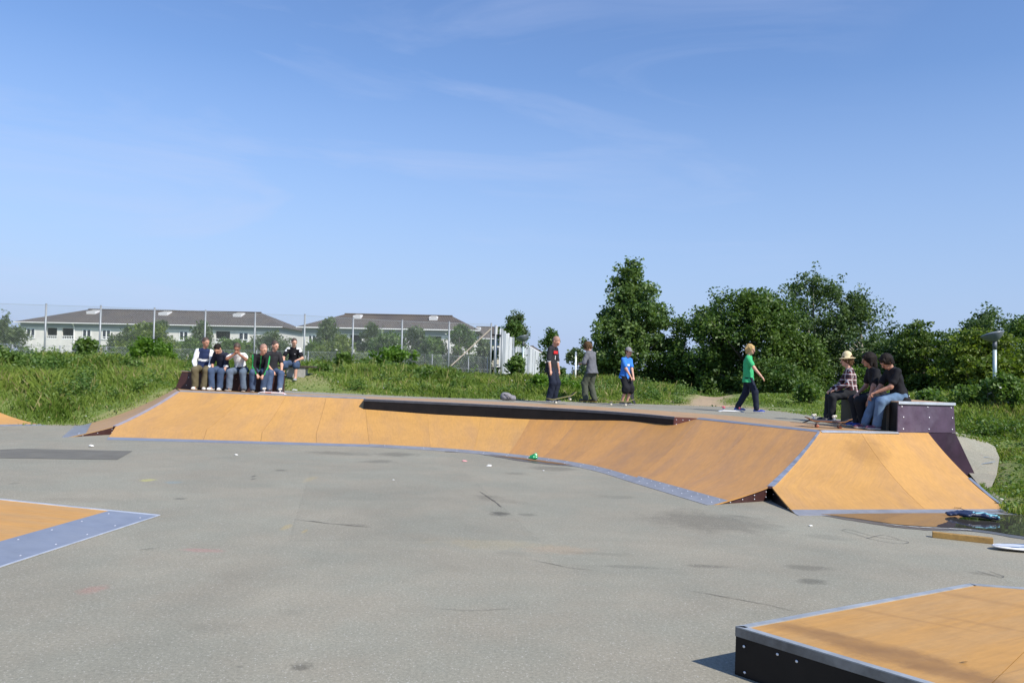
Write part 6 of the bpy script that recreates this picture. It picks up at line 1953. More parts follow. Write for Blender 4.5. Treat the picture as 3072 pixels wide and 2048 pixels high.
        clip = [(hc + hf * fr_ * hs + hu * .050 * hs, hf * .86 - hu * .50), (hc - hu * drop * hs, -hu)]
        solid_obj('hair', Hh, [C[hair]], root, vox * .75, .014, .002 if hair_kind != 'crop' else .0, clip, seed=3)
    if hat == 'cap':
        Hh = [(sc_ + hu * .012 * hs, sc_ + hu * .030 * hs, .100 * hs, .094 * hs, (hl, .88), 0)]
        solid_obj('cap', Hh, [C['cap']], root, vox * .85, .02, 0, [(hc + hu * .035 * hs, -hu)])
        solid_obj('cap_peak', [(hc + hu * .042 * hs + hf * .06 * hs, hc + hu * .036 * hs + hf * .135 * hs, .070 * hs, .055 * hs, (hu, .10), 0)], [C['cap']], root, .007, .01)
    if hat == 'straw':
        c_ = hc + hu * .055 * hs - hf * .015 * hs
        solid_obj('straw_hat', [(c_, c_ + hu * .045 * hs, .105 * hs, .088 * hs, (hl, .90), 0), (c_ - hu * .012 * hs, c_ - hu * .008 * hs, .150 * hs, .150 * hs, (hu, .085), 0)], [C['straw']], root, .0075, .03, .001)
    if logo:
        for (off, w, h, c) in logo:
            ctr = neck + up * off[2] * s + lat * off[1] * s + fwd * off[0] * s
            v = []
            for dx in (-1, -.5, 0, .5, 1):
                for dz in (-1, 1): v.append(ctr + lat * dx * w * s / 2 + up * dz * h * s / 2 - fwd * .018 * dx * dx * (w / .2) ** 2)
            mesh('print', v, [(2 * i, 2 * i + 1, 2 * i + 3, 2 * i + 2) for i in range(4)], C[c], root)
    return root


FL = DECK + .002
FZ = .0   # local floor


def stand(lab, px, py, face, H, D=None, z=FL, **kw):
    p = gp(px, py, z)
    return person(lab, (p[0], p[1], z), face, H, **kw)


def at_deck(x, y): return (x, y, DECK + .002)


def seated(lab, x, y, face, H, seat, **kw):
    kw.setdefault('pelvis', (0, 0, seat + .085 * H / 1.75))
    return person(lab, (x, y, kw.pop('zf', DECK + .002)), face, H, **kw)


G_L = 'people seated on the low box'
SEAT = 1.312 - DECK
YB = 20.60
cam_face = -math.pi / 2        # facing the camera


def X_at(px, Y): return dp(px, 1150, Y)[0]


# local y is the person's left = image right when facing the camera
def jacket_paint(c, m, fr):
    d = (c - fr['neck']) @ fr['up'] / fr['s']; l = np.abs((c - fr['neck']) @ fr['lat']) / fr['s']
    core = (l < .135 - .0 * d) & (m == 0)
    band = core & (d > -.30) & (d < -.245)
    return np.where(m == 1, 1, np.where(core & ~band, 0, 1))


seated('person in white and navy track jacket and olive trousers, leftmost on the low box', X_at(607, YB), YB, cam_face + .26, 1.72, SEAT, chest_lean=(.10, .02), feet=((.36, .07, .085), (.34, -.13, .085)),
       hands=((.30, .13, .50), (.28, -.14, .52)), look=(38, 6), top='navy', top_len='long', bottom='olive', shoes='shoe_w', skin_=S_TAN, hair='h_short', hair_kind='crop', baggy=1.5, group=G_L, top_mats=[C['navy'], C['white']], paint=jacket_paint, toe=(8, -14))
seated('person with bowed head in dark navy jacket with white cuffs and blue jeans', X_at(668, YB), YB, cam_face - .12, 1.66, SEAT, chest_lean=(.24, .03), feet=((.34, .10, .085), (.36, -.09, .085)),
       hands=((.36, .16, .36), (.32, -.12, .55)), look=(-14, 52), top='dnavy', top_len='elbow', bottom='jean', shoes='shoe_w', skin_=S_LIGHT, hair='h_dark', hair_kind='crop', baggy=1.3, group=G_L, toe=(12, -12),
       top_mats=[C['dnavy'], C['dnavy'], C['white']], paint=lambda c, m, f: np.where((np.minimum(np.linalg.norm(c - (f['sh'][0] + (f['el'][0] - f['sh'][0]) * 1.12), axis=1), np.linalg.norm(c - (f['sh'][1] + (f['el'][1] - f['sh'][1]) * 1.12), axis=1)) < .072) & (m == 1), 2, 0))
seated('person in white tee and faded jeans holding both hands at the mouth', X_at(722, YB), YB - .02, cam_face + .02, 1.64, SEAT, chest_lean=(.22, -.03), feet=((.36, .20, .085), (.36, -.16, .085)),
       hands=((.40, .040, .94), (.40, -.030, .945)), look=(4, 30), top='white', top_len='short', bottom='gjean', shoes='shoe_b', skin_=S_BROWN, hair='h_short', hair_kind='crop', baggy=1.5, group=G_L, elbow_hint=((0, .9, -.6), (0, -.9, -.6)), curl=(1.0, 1.0), toe=(10, -10),
       top_mats=[C['white'], C['white'], C['charcoal']], paint=lambda c, m, f: np.where(((c - f['neck']) @ f['up'] < -.36 * f['s']) & (m == 0), 2, 0))


def stripes(c, m, f):
    out = np.zeros(len(c), int)
    for i in (0, 1):
        for a, b in ((f['sh'][i], f['el'][i]), (f['el'][i], f['wr'][i])):
            d = b - a; t = np.clip((c - a) @ d / (d @ d), 0, 1); r = c - a - t[:, None] * d
            o = f['lat'] * (1 if i == 0 else -1) + f['up'] * .5 + f['fwd'] * .35; o = o - d * ((o @ d) / (d @ d)); o /= np.linalg.norm(o)
            n = np.linalg.norm(r, axis=1) + 1e-6
            hit = ((r @ o) / n > .86) & (m == 1)
            out[hit] = 2
    fr_ = np.abs((c - f['neck']) @ f['lat']) < .007
    out[fr_ & ((c - f['neck']) @ f['fwd'] > .05) & (m == 0)] = 2
    return out


seated('person in black jacket with green sleeve stripes leaning forward on the low box', X_at(778, YB), YB - .05, cam_face + .30, 1.70, SEAT, chest_lean=(.29, .03), feet=((.34, .11, .085), (.32, -.14, .085)),
       hands=((.52, .09, .44), (.50, -.05, .45)), look=(38, 20), top='black', top_len='long', bottom='jean', shoes='shoe_b', skin_=S_LIGHT, hair='h_shave', hair_kind='crop', baggy=1.35, group=G_L, top_mats=[C['black'], C['black'], C['green']], paint=stripes, curl=(.9, .9))
seated('person in plain black tee and jeans at the right end of the low box', X_at(812, YB + .15), YB + .16, cam_face + .62, 1.70, SEAT, chest_lean=(.10, 0), feet=((.52, .05, .085), (.46, -.20, .085)),
       hands=((.34, .14, .52), (.36, -.10, .55)), look=(16, 10), top='charcoal', top_len='short', bottom='jean', shoes='shoe_b', skin_=S_LIGHT, hair='h_short', hair_kind='crop', baggy=1.2, group=G_L)

# bench on the grass behind
bp_ = dp(885, 1096, 24.3)
bench = empty('bench', 'short dark plank bench on pale concrete feet on the trodden grass', 'bench', (bp_[0], 24.3, 0))
bz = bp_[2]
gz0 = gz(bp_[0], 24.3)
for i in range(2):
    MB().box(-.62, .62, -.20 + i * .215, .0 + i * .215, bz - .05, bz).build('seat_plank', mat('dark_bench_plank', (.06, .045, .035), .7, .25, 6), bench, bevel=.008)
mb = MB(); mb.hexa([(-.16, -.14, gz0 - .3), (.30, -.14, gz0 - .3), (.30, .16, gz0 - .3), (-.16, .16, gz0 - .3)], [(-.22, -.16, bz - .051), (.36, -.16, bz - .051), (.36, .18, bz - .051), (-.22, .18, bz - .051)])
mb.build('foot', mat('pale_concrete', (.36, .35, .32), .85, .15, 6), bench, bevel=.01)
def wstripe(c, m, f):
    t = np.abs((c - f['neck']) @ f['lat']) / f['s']; u = (c - f['neck']) @ f['up'] / f['s']
    return np.where((t > .10) & (u > -.035), 1, np.where((m == 1) & (u > -.10) & (t > .19), 1, 0))
_bs = bz - gz(bp_[0] - .02, 23.85)
seated('person in black tee with white shoulder stripes and denim shorts sitting on the bench', bp_[0] - .02, 24.22, cam_face + .10, 1.68, _bs, zf=gz(bp_[0], 23.85), chest_lean=(.18, 0), feet=((.40, .13, .085), (.30, -.26, .085)),
       hands=((.40, .16, _bs + .16), (.36, -.22, _bs + .06)), look=(28, 12), top='black', top_len='short', bottom='jean', bottom_len='short', shoes='shoe_g', skin_=S_LIGHT, hair='h_short', hair_kind='crop', baggy=1.4, top_mats=[C['black'], C['white']], paint=wstripe, logo=[((.128, .06, -.16), .035, .022, 'white')])

# standing group
p = gp(1650, 1206, DECK)
person('person in black tee over white sleeves and dark jeans, one foot on a tilted skateboard', (p[0], p[1], FL), R(-32), 1.80, pelvis=(0, 0, .94), chest_lean=(.03, 0), feet=((.06, .10, .085), (.02, -.10, .085)),
       hands=((.10, .26, .80), (.12, -.25, .82)), look=(-6, 34), top='charcoal', top_len='elbow', bottom='djean', shoes='shoe_b', skin_=S_LIGHT, hair='h_shave', hair_kind='crop', baggy=1.7, cuffs='white', knee_hint=((1, .1, 0), (1, -.1, 0)), untuck=.17,
       logo=[((.118, .0, -.135), .22, .075, 'red'), ((.121, -.05, -.27), .025, .10, 'white')], curl=(.5, .5))
p = gp(1772, 1206, DECK)
person('person in grey tee and grey green cargo trousers with back half turned', (p[0], p[1] , FL), R(140), 1.74, pelvis=(0, 0, .905), chest_lean=(.06, .0), feet=((.10, .11, .085), (-.06, -.10, .085)),
       hands=((.30, .10, 1.06), (.32, -.02, 1.08)), look=(18, 34), top='grey', top_len='elbow', bottom='cargo', shoes='shoe_b', sole='gum', skin_=S_LIGHT, hair='h_brown', hair_kind='curly', baggy=1.8, knee_hint=((1, .1, 0), (1, -.1, 0)), untuck=.12, elbow_hint=((-.4, .6, -.6), (-.4, -.6, -.6)))
p = gp(1872, 1214, DECK)
person('person in grey cap, blue tee and black shorts holding a skateboard upright', (p[0], p[1], FL), R(-50), 1.56, pelvis=(0, 0, .80), chest_lean=(.05, 0), feet=((.02, .08, .085), (-.01, -.08, .085)),
       hands=((.25, .06, .70), (.25, -.04, .72)), look=(2, 8), top='blue', top_len='short', bottom='black', bottom_len='short', shoes='shoe_b', skin_=S_LIGHT, hair='h_brown', hair_kind='short', hat='cap', baggy=1.5, knee_hint=((1, .1, 0), (1, -.1, 0)), untuck=.12, elbow_hint=((-.6, .5, -.2), (-.6, -.5, -.2)),
       logo=[((.126, -.03, -.20), .10, .055, 'white')], curl=(.9, .9))
p = gp(2242, 1236, DECK)
person('person in loose bright green tee and dark jeans walking to the right', (p[0], p[1], FL), R(-22), 1.70, pelvis=(.0, 0, .88), chest_lean=(.0, 0), feet=((-.25, .06, .095), (.22, -.06, .085)),
       hands=((-.10, .24, .80), (.36, -.26, .84)), look=(-26, 2), top='mint', top_len='short', bottom='djean', shoes='shoe_bl', skin_=S_LIGHT, hair='h_blond', hair_kind='mop', baggy=1.0, knee_hint=((1, .1, 0), (1, -.1, 0)), untuck=.16, curl=(.3, .3),
       extra=lambda v: [(v['pel'] - v['up'] * .14 * v['s'], v['chest'], .165 * v['s'], .14 * v['s'], (v['fwd'], .8), 0)])

# group on the purple box
G_R = 'people seated on the purple box'
SEAT2 = 1.378 - DECK
left_face = R(180)


def box_x(y): return FA[0] + (y - FA[1]) * bk[0] / bk[1]


y_ = 16.72
seated('person in straw hat, red plaid shirt and dark jeans looking away on the purple box', box_x(y_) + .10, y_, R(172), 1.72, SEAT2, chest_lean=(.06, 0), feet=((.40, .12, .085), (.44, -.10, .085)),
       hands=((.34, .14, .66), (.36, -.12, .66)), look=(-8, 4), top='plaid', top_len='long', bottom='bjean', shoes='shoe_b', skin_=S_LIGHT, hair='h_brown', hair_kind='mop', hat='straw', baggy=1.3, group=G_R, vox=.011, untuck=.13)
y_ = 15.02
seated('person in black tee and black jeans, middle of the three on the purple box', box_x(y_) + .06, y_, R(178), 1.74, SEAT2, chest_lean=(.14, .04), feet=((.30, .10, .085), (.34, -.10, .085)),
       hands=((.30, .30, .50), (.34, -.08, .62)), look=(-10, 12), top='black', top_len='short', bottom='bjean', shoes='shoe_bl', skin_=S_TAN, hair='h_dark', hair_kind='long', baggy=1.2, group=G_R, vox=.011, elbow_hint=((-.2, .8, .2), (-.7, -.6, -.2)))
y_ = 14.42
seated('person in black tee, light jeans and purple shoes nearest on the purple box, head down', box_x(y_) + .22, y_, R(184), 1.74, SEAT2, chest_lean=(.15, 0), feet=((.46, .10, .085), (.56, -.12, .085)),
       hands=((.46, .06, .66), (.44, -.10, .62)), look=(8, 38), top='black', top_len='short', bottom='ljean', shoes='shoe_p', skin_=S_TAN, hair='h_dark', hair_kind='mop', baggy=1.15, group=G_R, vox=.010, untuck=.12, curl=(1.1, .8),
       elbow_hint=((-.8, .5, -.2), (-.7, -.6, -.2)))

# ------------------------------------------------------------------ skateboards
M_GRIP = mat('black_grip_tape', (.022, .022, .024), .9, .2, 40, bump=.4, bscale=300)
M_TRUCK = mat('cast_truck', (.42, .42, .43), .4, .15, 20, metal=.7)


def graphic_mat():
    m, nt, b, L = principled('red_graphic_deck')
    tc = N(nt, 'ShaderNodeTexCoord')
    mp = N(nt, 'ShaderNodeMapping', inp={'Scale': (5, 9, 1)}); L(tc.outputs['Object'], mp.inputs[0])
    w = N(nt, 'ShaderNodeTexWave', wave_type='RINGS', inp={'Scale': .9, 'Distortion': 6.0, 'Detail': 2.0}); L(mp.outputs[0], w.inputs['Vector'])
    cr = N(nt, 'ShaderNodeValToRGB'); cr.color_ramp.interpolation = 'CONSTANT'; e = cr.color_ramp.elements
    e[0].position = 0; e[0].color = (.74, .70, .66, 1); e[1].position = .78; e[1].color = (.50, .07, .06, 1)
    L(w.outputs['Fac'], cr.inputs[0]); L(cr.outputs[0], b.inputs['Base Color']); b.inputs['Roughness'].default_value = .4
    return m


def skateboard(label, M4, under, wheel, L_=.80, W=.20, trucks=True, group='skateboards'):
    """local: x along, z up; wheels rest on z = 0"""
    root = empty('skateboard', label, 'skateboard', group=group)
    root.matrix_world = M4
    n = 28; m_ = 7
    zt = .105
    def surf_z(x, y):
        a = max(0, abs(x) - L_ * .28); return zt + a * .42 * min(1, a * 9) + .016 * (y / (W / 2)) ** 2
    G = []
    for i in range(n):
        x = -L_ / 2 + L_ * i / (n - 1); e = max(0, abs(x) - (L_ / 2 - W / 2)) / (W / 2)
        hw = W / 2 * math.sqrt(max(1 - e * e, .02))
        G.append([(x, -hw + 2 * hw * j / (m_ - 1), surf_z(x, -hw + 2 * hw * j / (m_ - 1))) for j in range(m_)])
    G = np.array(G); k = n * m_
    v = np.vstack([G.reshape(-1, 3), G.reshape(-1, 3) - np.array([0, 0, .011])])
    f = []
    for i in range(n - 1):
        for j in range(m_ - 1):
            a = i * m_ + j; f.append((k + a, k + a + 1, k + a + m_ + 1, k + a + m_))
    nb_ = len(f)
    for i in range(n - 1):
        a = i * m_; f.append((a, a + m_, k + a + m_, k + a)); a += m_ - 1; f.append((a + m_, a, k + a, k + a + m_))
    for j in range(m_ - 1):
        f.append((j + 1, j, k + j, k + j + 1)); a = (n - 1) * m_ + j; f.append((a, a + 1, k + a + 1, k + a))
    f += [(i * m_ + j, (i + 1) * m_ + j, (i + 1) * m_ + j + 1, i * m_ + j + 1) for i in range(n - 1) for j in range(m_ - 1)]
    mesh('deck', v, f, under, root)
    gv = G.reshape(-1, 3) + np.array([0, 0, .0015])
    mesh('grip_tape', gv, [(i * m_ + j, (i + 1) * m_ + j, (i + 1) * m_ + j + 1, i * m_ + j + 1) for i in range(n - 1) for j in range(m_ - 1)], M_GRIP, root)
    for sx in (-1, 1):
        x = sx * L_ * .235
        mb = MB(); mb.box(x - .045, x + .045, -.028, .028, zt - .018, zt - .0115); mb.tube([(x, 0, zt - .02), (x - sx * .008, 0, .045)], [.026, .018], 8); mb.tube([(x, -.085, .027), (x, -.04, .04), (x, .04, .04), (x, .085, .027)], [.008, .014, .014, .008], 8)
        tr = mb.build('truck', M_TRUCK, root)
        tr['kind'] = 'part'; del tr['kind']
        for sy in (-1, 1):
            MB().tube([(x, sy * .066, .027), (x, sy * .072, .027), (x, sy * .094, .027), (x, sy * .100, .027)], [.020, .027, .027, .020], 14).build('wheel', wheel, root, True)
    return root


def place(p, yaw=0.0, pitch=0.0, roll=0.0, flip=False, lift=0.0):
    M4 = Matrix.Translation((float(p[0]), float(p[1]), float(p[2]) + lift)) @ Matrix.Rotation(yaw, 4, 'Z') @ Matrix.Rotation(pitch, 4, 'Y') @ Matrix.Rotation(roll, 4, 'X')
    if flip: M4 = M4 @ Matrix.Rotation(math.pi, 4, 'X') @ Matrix.Translation((0, 0, -.105 - .0))
    return M4


W_WHITE = mat('cream_wheel', (.66, .60, .48), .5, .08, 20); W_RED = mat('red_wheel', (.55, .09, .09), .5, .08, 20); W_ORG = mat('orange_wheel', (.42, .14, .07), .5, .1, 20)
M_MAPLE = mat('maple_deck', (.42, .32, .20), .5, .15, 10); M_WHITEDECK = mat('white_deck', (.74, .74, .72), .4, .06, 8); M_ORDECK = mat('orange_brown_deck', (.34, .16, .07), .45, .2, 8)
M_YEL = mat('yellow_green_deck', (.38, .34, .12), .5, .15, 8)
p = gp(792, 1184, DECK)
skateboard('white skateboard with red scribbles lying wheels up at the edge by the low box', place((p[0], 19.62, FL), R(4), flip=True, lift=.044), graphic_mat(), W_WHITE)
p = gp(1690, 1211, DECK)
skateboard('skateboard with its nose tipped up in front of the person in the black tee', place((p[0] - .02, p[1] - .05, FL), R(8), pitch=R(-14), lift=.050), M_YEL, W_WHITE)
p = gp(1853, 1216, DECK)
skateboard('skateboard standing on its wheels beside the person in blue', place((p[0], p[1] - .12, FL), R(-6)), M_YEL, W_WHITE, L_=.78)
p = gp(1889, 1212, DECK)
Mup = Matrix.Translation((float(p[0]) + .02, float(p[1]) - .12, FL + .395)) @ Matrix.Rotation(R(-28), 4, 'Z') @ Matrix.Rotation(R(86), 4, 'Y') @ Matrix.Translation((0, 0, -.1))
skateboard('black skateboard held upright by the person in blue', Mup, M_BLACK, W_WHITE, L_=.78)
p = gp(2192, 1233, DECK)
skateboard('white skateboard lying wheels up with pink red wheels beside the person in green', place((p[0], p[1] - .05, FL), R(-4), flip=True, lift=.012), M_WHITEDECK, mat('pink_wheel', (.62, .13, .16), .5, .08, 20))
p = gp(2484, 1283, DECK)
skateboard('dark skateboard on its wheels by the corner of the ramp deck', place((p[0], p[1], FL), R(-12)), M_ORDECK, W_ORG)
skateboard('skateboard lying wheels up on top of the dark skateboard', place((p[0] - .05, p[1] + .06, FL + .115), R(-32), flip=True, lift=.012), mat('dark_graphic_deck', (.05, .035, .03), .4, .5, 12, dirt=(.3, .06, .05)), W_WHITE, L_=.74)


# ------------------------------------------------------------------ street lamps and pole
def lamp(label, px, py, D, h_px, tilt, dark=False, s=1.0):
    t = dp(px, py, D)
    b = (t[0] + .03, D, gz(t[0], D))
    r = empty('street_lamp', label, 'street lamp', b, group='dish street lamps')
    hgt = t[2] - b[2]
    r.rotation_euler = (0, LEAN, 0)
    MB().tube([(0, 0, -.2), (0, 0, hgt - .12)], .055 * s, 10).build('pole', mat('pale_green_pole', (.42, .50, .50), .5, .1, 4, metal=.3), r, True)
    MB().tube([(0, 0, hgt - .14), (0, 0, hgt + .10)], [.062 * s, .06 * s], 10).build('collar', mat('dark_collar', (.10, .11, .125), .5), r, True)
    prof_ = [(.03, .0), (.12, .03), (.24, .12), (.31, .20), (.325, .23), (.30, .235), (.16, .26), (.02, .27)]
    o = MB().lathe([(a * s, z * s * 1.1) for a, z in prof_[:5]] + [(.31 * s, .258 * s)], n=24).build('shade', mat('grey_lamp_shade', (.13, .15, .175), .35, .1, 5), r, True)
    o.location = (0, 0, hgt + .08); o.rotation_euler = (R(-10), R(-tilt), 0)
    o2 = MB().lathe([(.318 * s, .250 * s), (.29 * s, .268 * s), (.15 * s, .290 * s), (.02 * s, .298 * s)], n=24).build('lid', mat('pale_lamp_lid', (.22, .25, .28), .4, .1, 5), r, True)
    o2.location = o.location; o2.rotation_euler = o.rotation_euler
    return r


lamp('grey dish lamp on a pale pole in front of the yellow green tree', 2984, 1034, 24.0, 0, 12)
lamp('smaller dish lamp on a thin pole at the right edge', 3063, 1088, 42.0, 0, 4, s=1.0)
lamp('dark dish lamp seen in front of the board fence', 1571, 1030, 40.0, 0, 14)
t = dp(1728, 1056, 40); b = np.array([t[0] + .02, 40, gz(t[0], 40) - .2])
pole = empty('white_pole', 'thin white pole standing behind the person in the grey tee', 'pole', (b[0], b[1], 0))
MB().tube([(0, 0, b[2]), (-.02, 0, t[2])], .045, 8).build('shaft', M_WHITE, pole, True)
MB().tube([(-.02, 0, t[2]), (-.02, 0, t[2] + .04)], [.05, .03], 8).build('cap', M_WHITE, pole, True)
t = dp(3046, 1090, 46); b = np.array([t[0], 46, gz(t[0], 46) - .2])
pole = empty('white_pole', 'thin white pole left of the lamp at the right edge', 'pole', (b[0], b[1], 0))
MB().tube([(0, 0, b[2]), (0, 0, t[2])], .05, 8).build('shaft', M_WHITE, pole, True)
MB().tube([(0, 0, t[2]), (0, 0, t[2] + .04)], [.055, .03], 8).build('cap', M_WHITE, pole, True)

# ------------------------------------------------------------------ small things lying about
p = gp(1524, 1201, DECK)
bagr = empty('backpack', 'grey backpack lying on the pavement edge by the grass', 'backpack', (p[0], p[1] + .15, DECK))
bagr.scale = (.82, .82, .82)
bm_ = [mat('grey_bag', (.20, .19, .205), .8, .12, 12, bump=.3, bscale=60), mat('dark_bag_trim', (.09, .085, .09), .8, .2, 20)]
solid_obj('bag', [(V3(-.10, 0, .10), V3(.16, 0, .09), .14, .10, (V3(0, 0, 1), .8), 0), (V3(-.12, 0, .14), V3(-.02, 0, .13), .12, .12, None, 0)], bm_[:1], bagr, .015, .05, .004, [(V3(0, 0, 0), V3(0, 0, -1))])
solid_obj('pocket', [(V3(.10, -.08, .08), V3(.2, -.08, .06), .07, .055, None, 0)], bm_[:1], bagr, .015, .03, .003, [(V3(0, 0, 0), V3(0, 0, -1))])
MB().tube([(-.14, -.13, .20), (-.02, -.17, .17), (.10, -.16, .05), (.2, -.17, .012)], .012, 6).build('strap', bm_[1], bagr, True)
MB().tube([(-.20, 0, .22), (-.27, -.02, .12), (-.22, -.06, .02)], .012, 6).build('strap', bm_[1], bagr, True)


def crumple(name, label, cat, loc, size, m, seed, flat=.5, n=14, group=None, sub=3):
    """crumpled thin sheet: a folded lump with hard creases"""
    rng = np.random.default_rng(seed)
    bm = bmesh.new(); bmesh.ops.create_icosphere(bm, subdivisions=sub, radius=1.0)
    dirs = rng.normal(0, 1, (n, 3)); dirs /= np.linalg.norm(dirs, axis=1)[:, None]; hgt = rng.uniform(.55, 1.05, n)
    for v in bm.verts:
        q = np.array(v.co); d = q / np.linalg.norm(q)
        c = dirs @ d; r = np.min(np.where(c > .2, hgt / np.maximum(c, .2), 2.0)); r = min(r, 1.35) * (1 + .10 * math.sin(9 * d[0] + 7 * d[1]) * math.sin(11 * d[2] + seed))
        v.co = Vector((d[0] * r * size[0], d[1] * r * size[1], max(d[2] * r * size[2] + size[2] * flat, .003)))
    me = bpy.data.meshes.new(name); bm.to_mesh(me); bm.free()
    o = link(name, me, m); o.location = tuple(map(float, loc))
    tag(o, label, cat, group)
    return o


M_PAPER = mat('white_paper_litter', (.74, .73, .70), .7, .1, 20); M_PINK = mat('pink_wrapper', (.62, .30, .30), .6, .1, 20)
for (px, py, z, sx, lab, m, s_) in [(1468, 1399, 0, .055, 'white scrap of paper on the asphalt left of the small puddle', M_PAPER, 1), (1393, 1384, 0, .045, 'pinkish wrapper on the asphalt near the curved toe plate', M_PINK, 2), (1630, 1412, 0, .022, 'tiny white scrap below the small puddle', M_PAPER, 3),
                                     (2432, 1578, 0, .028, 'tiny white scrap on the asphalt left of the big puddle', M_PAPER, 4), (272, 1340, 0, .05, 'flat white scrap on the asphalt before the left ramp corner', M_PAPER, 5), (884, 1171, DECK, .07, 'white crumpled paper on the deck edge right of the seated group', M_PAPER, 6),
                                     (1276, 1178, DECK, .06, 'white and red litter on the grass edge above the ledge', M_PAPER, 7), (1180, 1440, 0, .018, 'tiny white scrap on the worn asphalt square', M_PAPER, 8), (1910, 1172, 1.15, .07, 'white litter on the grass right of the person in blue', M_PAPER, 9), (708, 1365, 0, .03, 'flat white scrap on the asphalt before the orange bank', M_PAPER, 10),
                                     (2260, 1226, DECK, .02, 'small pinkish scrap on the upper pavement', M_PINK, 11)]:
    q = gp(px, py, z)
    if z > 1: q = dp(px, py, 24.6); q[2] = gz(q[0], q[1]) + .05
    crumple('litter', lab, 'litter', (q[0], q[1], q[2] + .002), (sx, sx * .8, sx * .45), m, s_, group='litter', sub=2)
q = gp(1601, 1380, .01)
crumple('plastic_bag', 'crumpled bright green plastic bag in the small puddle', 'bag', (q[0], q[1], .004), (.085, .07, .075), mat('green_plastic', (.012, .30, .10), .25, .25, 25, spec=.6), 21, .9, 20)
# dropped cloth in the big puddle
clo = empty('dropped_jacket', 'crumpled dark blue and turquoise garment lying in the big puddle', 'garment')
M_NB = mat('wet_navy_cloth', (.018, .028, .07), .4, .3, 20, bump=.5, bscale=60); M_TQ = mat('turquoise_stripe', (.16, .40, .48), .5, .2, 20)
rngc = np.random.default_rng(12)
A_ = gp(2856, 1546, .02); B_ = gp(2990, 1560, .02)
pr_ = []; st_ = []
for i in range(16):
    t_ = i / 15; c_ = A_ + (B_ - A_) * t_ + np.array([0, rngc.normal(0, .05), .02 + .03 * math.sin(math.pi * t_)])
    w_ = .030 + .045 * math.sin(math.pi * min(1, t_ * .9 + .1))
    d_ = rngc.normal(0, .05, 3) * np.array([1, 1, .15]); d_[2] = 0
    pr_.append((c_ - d_, c_ + d_, w_ * .8, w_ * .6, (V3(0, 0, 1), .55), 0))
    if i > 5 and i % 2 == 0 or i > 12: st_.append((c_ - d_ + V3(0, -.02, .022), c_ + d_ + V3(.03, -.03, .020), .016, .011, None, 0))
solid_obj('body_cloth', pr_, [M_NB], clo, .008, .02, .006, [(V3(0, 0, .006), V3(0, 0, -1))], seed=4)
solid_obj('stripe_cloth', st_, [M_TQ], clo, .006, .008, .002)
# timber offcut
a_ = gp(2797, 1612, 0); b_ = gp(2980, 1632, 0); d_ = (b_ - a_) / np.linalg.norm(b_ - a_); n_ = np.array([-d_[1], d_[0], 0])
hh = .062
mb = MB(); mb.hexa([a_, b_, b_ + n_ * .075, a_ + n_ * .075], [p_ + np.array([0, 0, hh]) for p_ in (a_, b_, b_ + n_ * .075, a_ + n_ * .075)])
o = mb.build('timber_offcut', mat('yellow_timber', (.34, .20, .055), .7, .2, 12, bump=.3, bscale=40, dirt=(.22, .12, .04)), None, bevel=.004)
tag(o, 'short yellow brown timber beam lying on the asphalt by the big puddle', 'timber')


# oval board cut by the frame
def oval_mat():
    m, nt, b, L = principled('blue_white_oval')
    tc = N(nt, 'ShaderNodeTexCoord')
    mp = N(nt, 'ShaderNodeMapping', inp={'Scale': (3.2, 5.5, 1), 'Rotation': (0, 0, .5)}); L(tc.outputs['Object'], mp.inputs[0])
    n1 = N(nt, 'ShaderNodeTexNoise', inp={'Scale': 1.1, 'Detail': 1.0}); L(mp.outputs[0], n1.inputs['Vector'])
    cr = N(nt, 'ShaderNodeValToRGB'); cr.color_ramp.interpolation = 'CONSTANT'; e = cr.color_ramp.elements
    e[0].position = 0; e[0].color = (.60, .63, .70, 1); e[1].position = .5; e[1].color = (.13, .18, .27, 1)
    L(n1.outputs['Fac'], cr.inputs[0]); L(cr.outputs[0], b.inputs['Base Color']); b.inputs['Roughness'].default_value = .3
    return m


q = gp(2978, 1648, 0)
ov = empty('oval_board', 'white and blue oval board lying on the asphalt at the right edge', 'board', (q[0] + .48, q[1] + .03, 0), R(3))
mb = MB(); n = 40
ring = lambda rx, ry, z: [(rx * math.cos(2 * math.pi * i / n), ry * math.sin(2 * math.pi * i / n), z + .010 * math.cos(2 * math.pi * i / n) ** 2) for i in range(n)]
v = ring(.47, .150, .020) + ring(.48, .160, .030) + ring(.47, .150, .040)
f = [tuple(range(n - 1, -1, -1)), tuple(range(2 * n, 3 * n))] + [(k * n + i, k * n + (i + 1) % n, (k + 1) * n + (i + 1) % n, (k + 1) * n + i) for k in (0, 1) for i in range(n)]
mesh('rim', v, f, mat('white_rim', (.74, .74, .74), .4), ov)
v = ring(.455, .138, .0415) + ring(.0, .0, .044)
mesh('face', ring(.455, .138, .0420), [tuple(range(n))], oval_mat(), ov)
for sx in (-.2, .2): MB().box(sx - .03, sx + .03, -.05, .05, .0, .021).build('spacer', M_BLACK, ov)
# cup behind the seated person
q = dp(2722, 1206, 15.4)
cup = empty('paper_cup', 'white and red paper cup standing on the purple box', 'cup', (q[0], q[1], BZ1 + .023))
MB().lathe([(.030, 0), (.038, .09), (.036, .09)], n=16).build('cup_body', M_PAPER, cup, True)
MB().lathe([(.0335, .03), (.0375, .062)], n=16).build('red_band', mat('red_print_band', (.55, .10, .06), .5), cup, True)
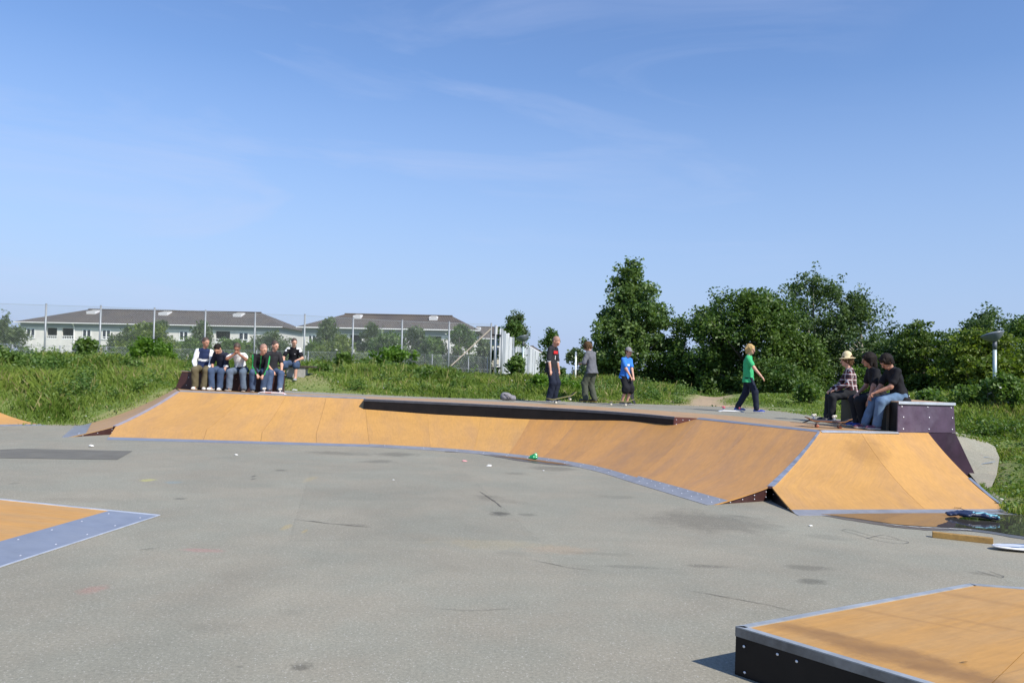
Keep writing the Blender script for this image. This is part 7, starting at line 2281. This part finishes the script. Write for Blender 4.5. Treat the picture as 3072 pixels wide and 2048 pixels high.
# leaf on the funbox and twigs on the bank foot
q = gp(2893, 1986, HB + .004)
lf = quads_mesh('dry_leaf', np.array([[q[0] - .030, q[1], q[2]], [q[0] + .004, q[1] - .006, q[2] + .008], [q[0] + .024, q[1] + .002, q[2] + .004], [q[0], q[1] + .010, q[2] + .002]]), 4, mat('dry_leaf', (.13, .12, .085), .8))
tag(lf, 'single dry leaf lying on the orange foreground box', 'leaf')
for i, (pa, pb, lab) in enumerate((((2862, 1522), (2900, 1532), 'thin dry twig on the foot of the right orange bank'), ((2960, 1534), (3032, 1542), 'dry twig by the right end of the toe plate'))):
    a_ = gp(*pa, .045 if i == 0 else .03); b_ = gp(*pb, .04 if i == 0 else .02); mid = (a_ + b_) / 2 + np.array([.01, .02, .015])
    o = MB().tube([a_, mid, b_], [.004, .005, .002], 5).tube([mid, mid + np.array([.05, .04, .02])], [.003, .001], 5).build('twig', mat('dry_twig', (.14, .10, .06), .9), None)
    tag(o, lab, 'twig', 'twigs')
# chalk scribbles on the side path and marker loops on the asphalt
def scribble(name, pts, w, m, z=.006, path=False):
    Q = spline(np.array([gp(x, y, zz) + np.array([0, 0, z]) for x, y, zz in pts]), len(pts) * 6)
    v = []; f = []
    for i, p_ in enumerate(Q):
        d = Q[min(i + 1, len(Q) - 1)] - Q[max(i - 1, 0)]; n_ = np.array([-d[1], d[0], 0]); n_ /= np.linalg.norm(n_) + 1e-9
        v += [p_ - n_ * w, p_ + n_ * w]
        if i: f.append((2 * i - 2, 2 * i - 1, 2 * i + 1, 2 * i))
    tag(mesh(name, v, f, m), kind='structure')


M_CH = [mat('red_chalk', (.38, .14, .12), .9, .3, 20), mat('blue_chalk', (.20, .28, .38), .9, .3, 20), mat('dark_marker', (.11, .105, .095), .9, .3, 20)]
zf_ = lambda y: np.interp(y, [1310, 1345, 1378, 1430, 1466], [.62, .42, .27, .10, .03]) + .012
for pts, c_ in (([(2900, 1372), (2925, 1368), (2945, 1366)], 0), ([(2905, 1378), (2930, 1371)], 0), ([(2915, 1392), (2935, 1378), (2960, 1372), (2990, 1374)], 1), ([(2930, 1395), (2960, 1390), (2985, 1385)], 1), ([(2895, 1335), (2940, 1333), (2950, 1342), (2910, 1340), (2895, 1335)], 2), ([(2912, 1362), (2926, 1345), (2960, 1352)], 2)):
    scribble('chalk_mark', [(x, y, zf_(y)) for x, y in pts], .014, M_CH[c_], .012)
for pts in ([(2525, 1590), (2545, 1588), (2590, 1600), (2640, 1612), (2710, 1622), (2725, 1628), (2690, 1630), (2620, 1618), (2560, 1600), (2525, 1592)],
            [(2600, 1615), (2650, 1605), (2700, 1618)], [(2930, 1712), (2960, 1720), (3000, 1732), (3010, 1728), (2970, 1714)]):
    scribble('marker_loop', [(x, y, 0) for x, y in pts], .0035, M_CH[2], .005)
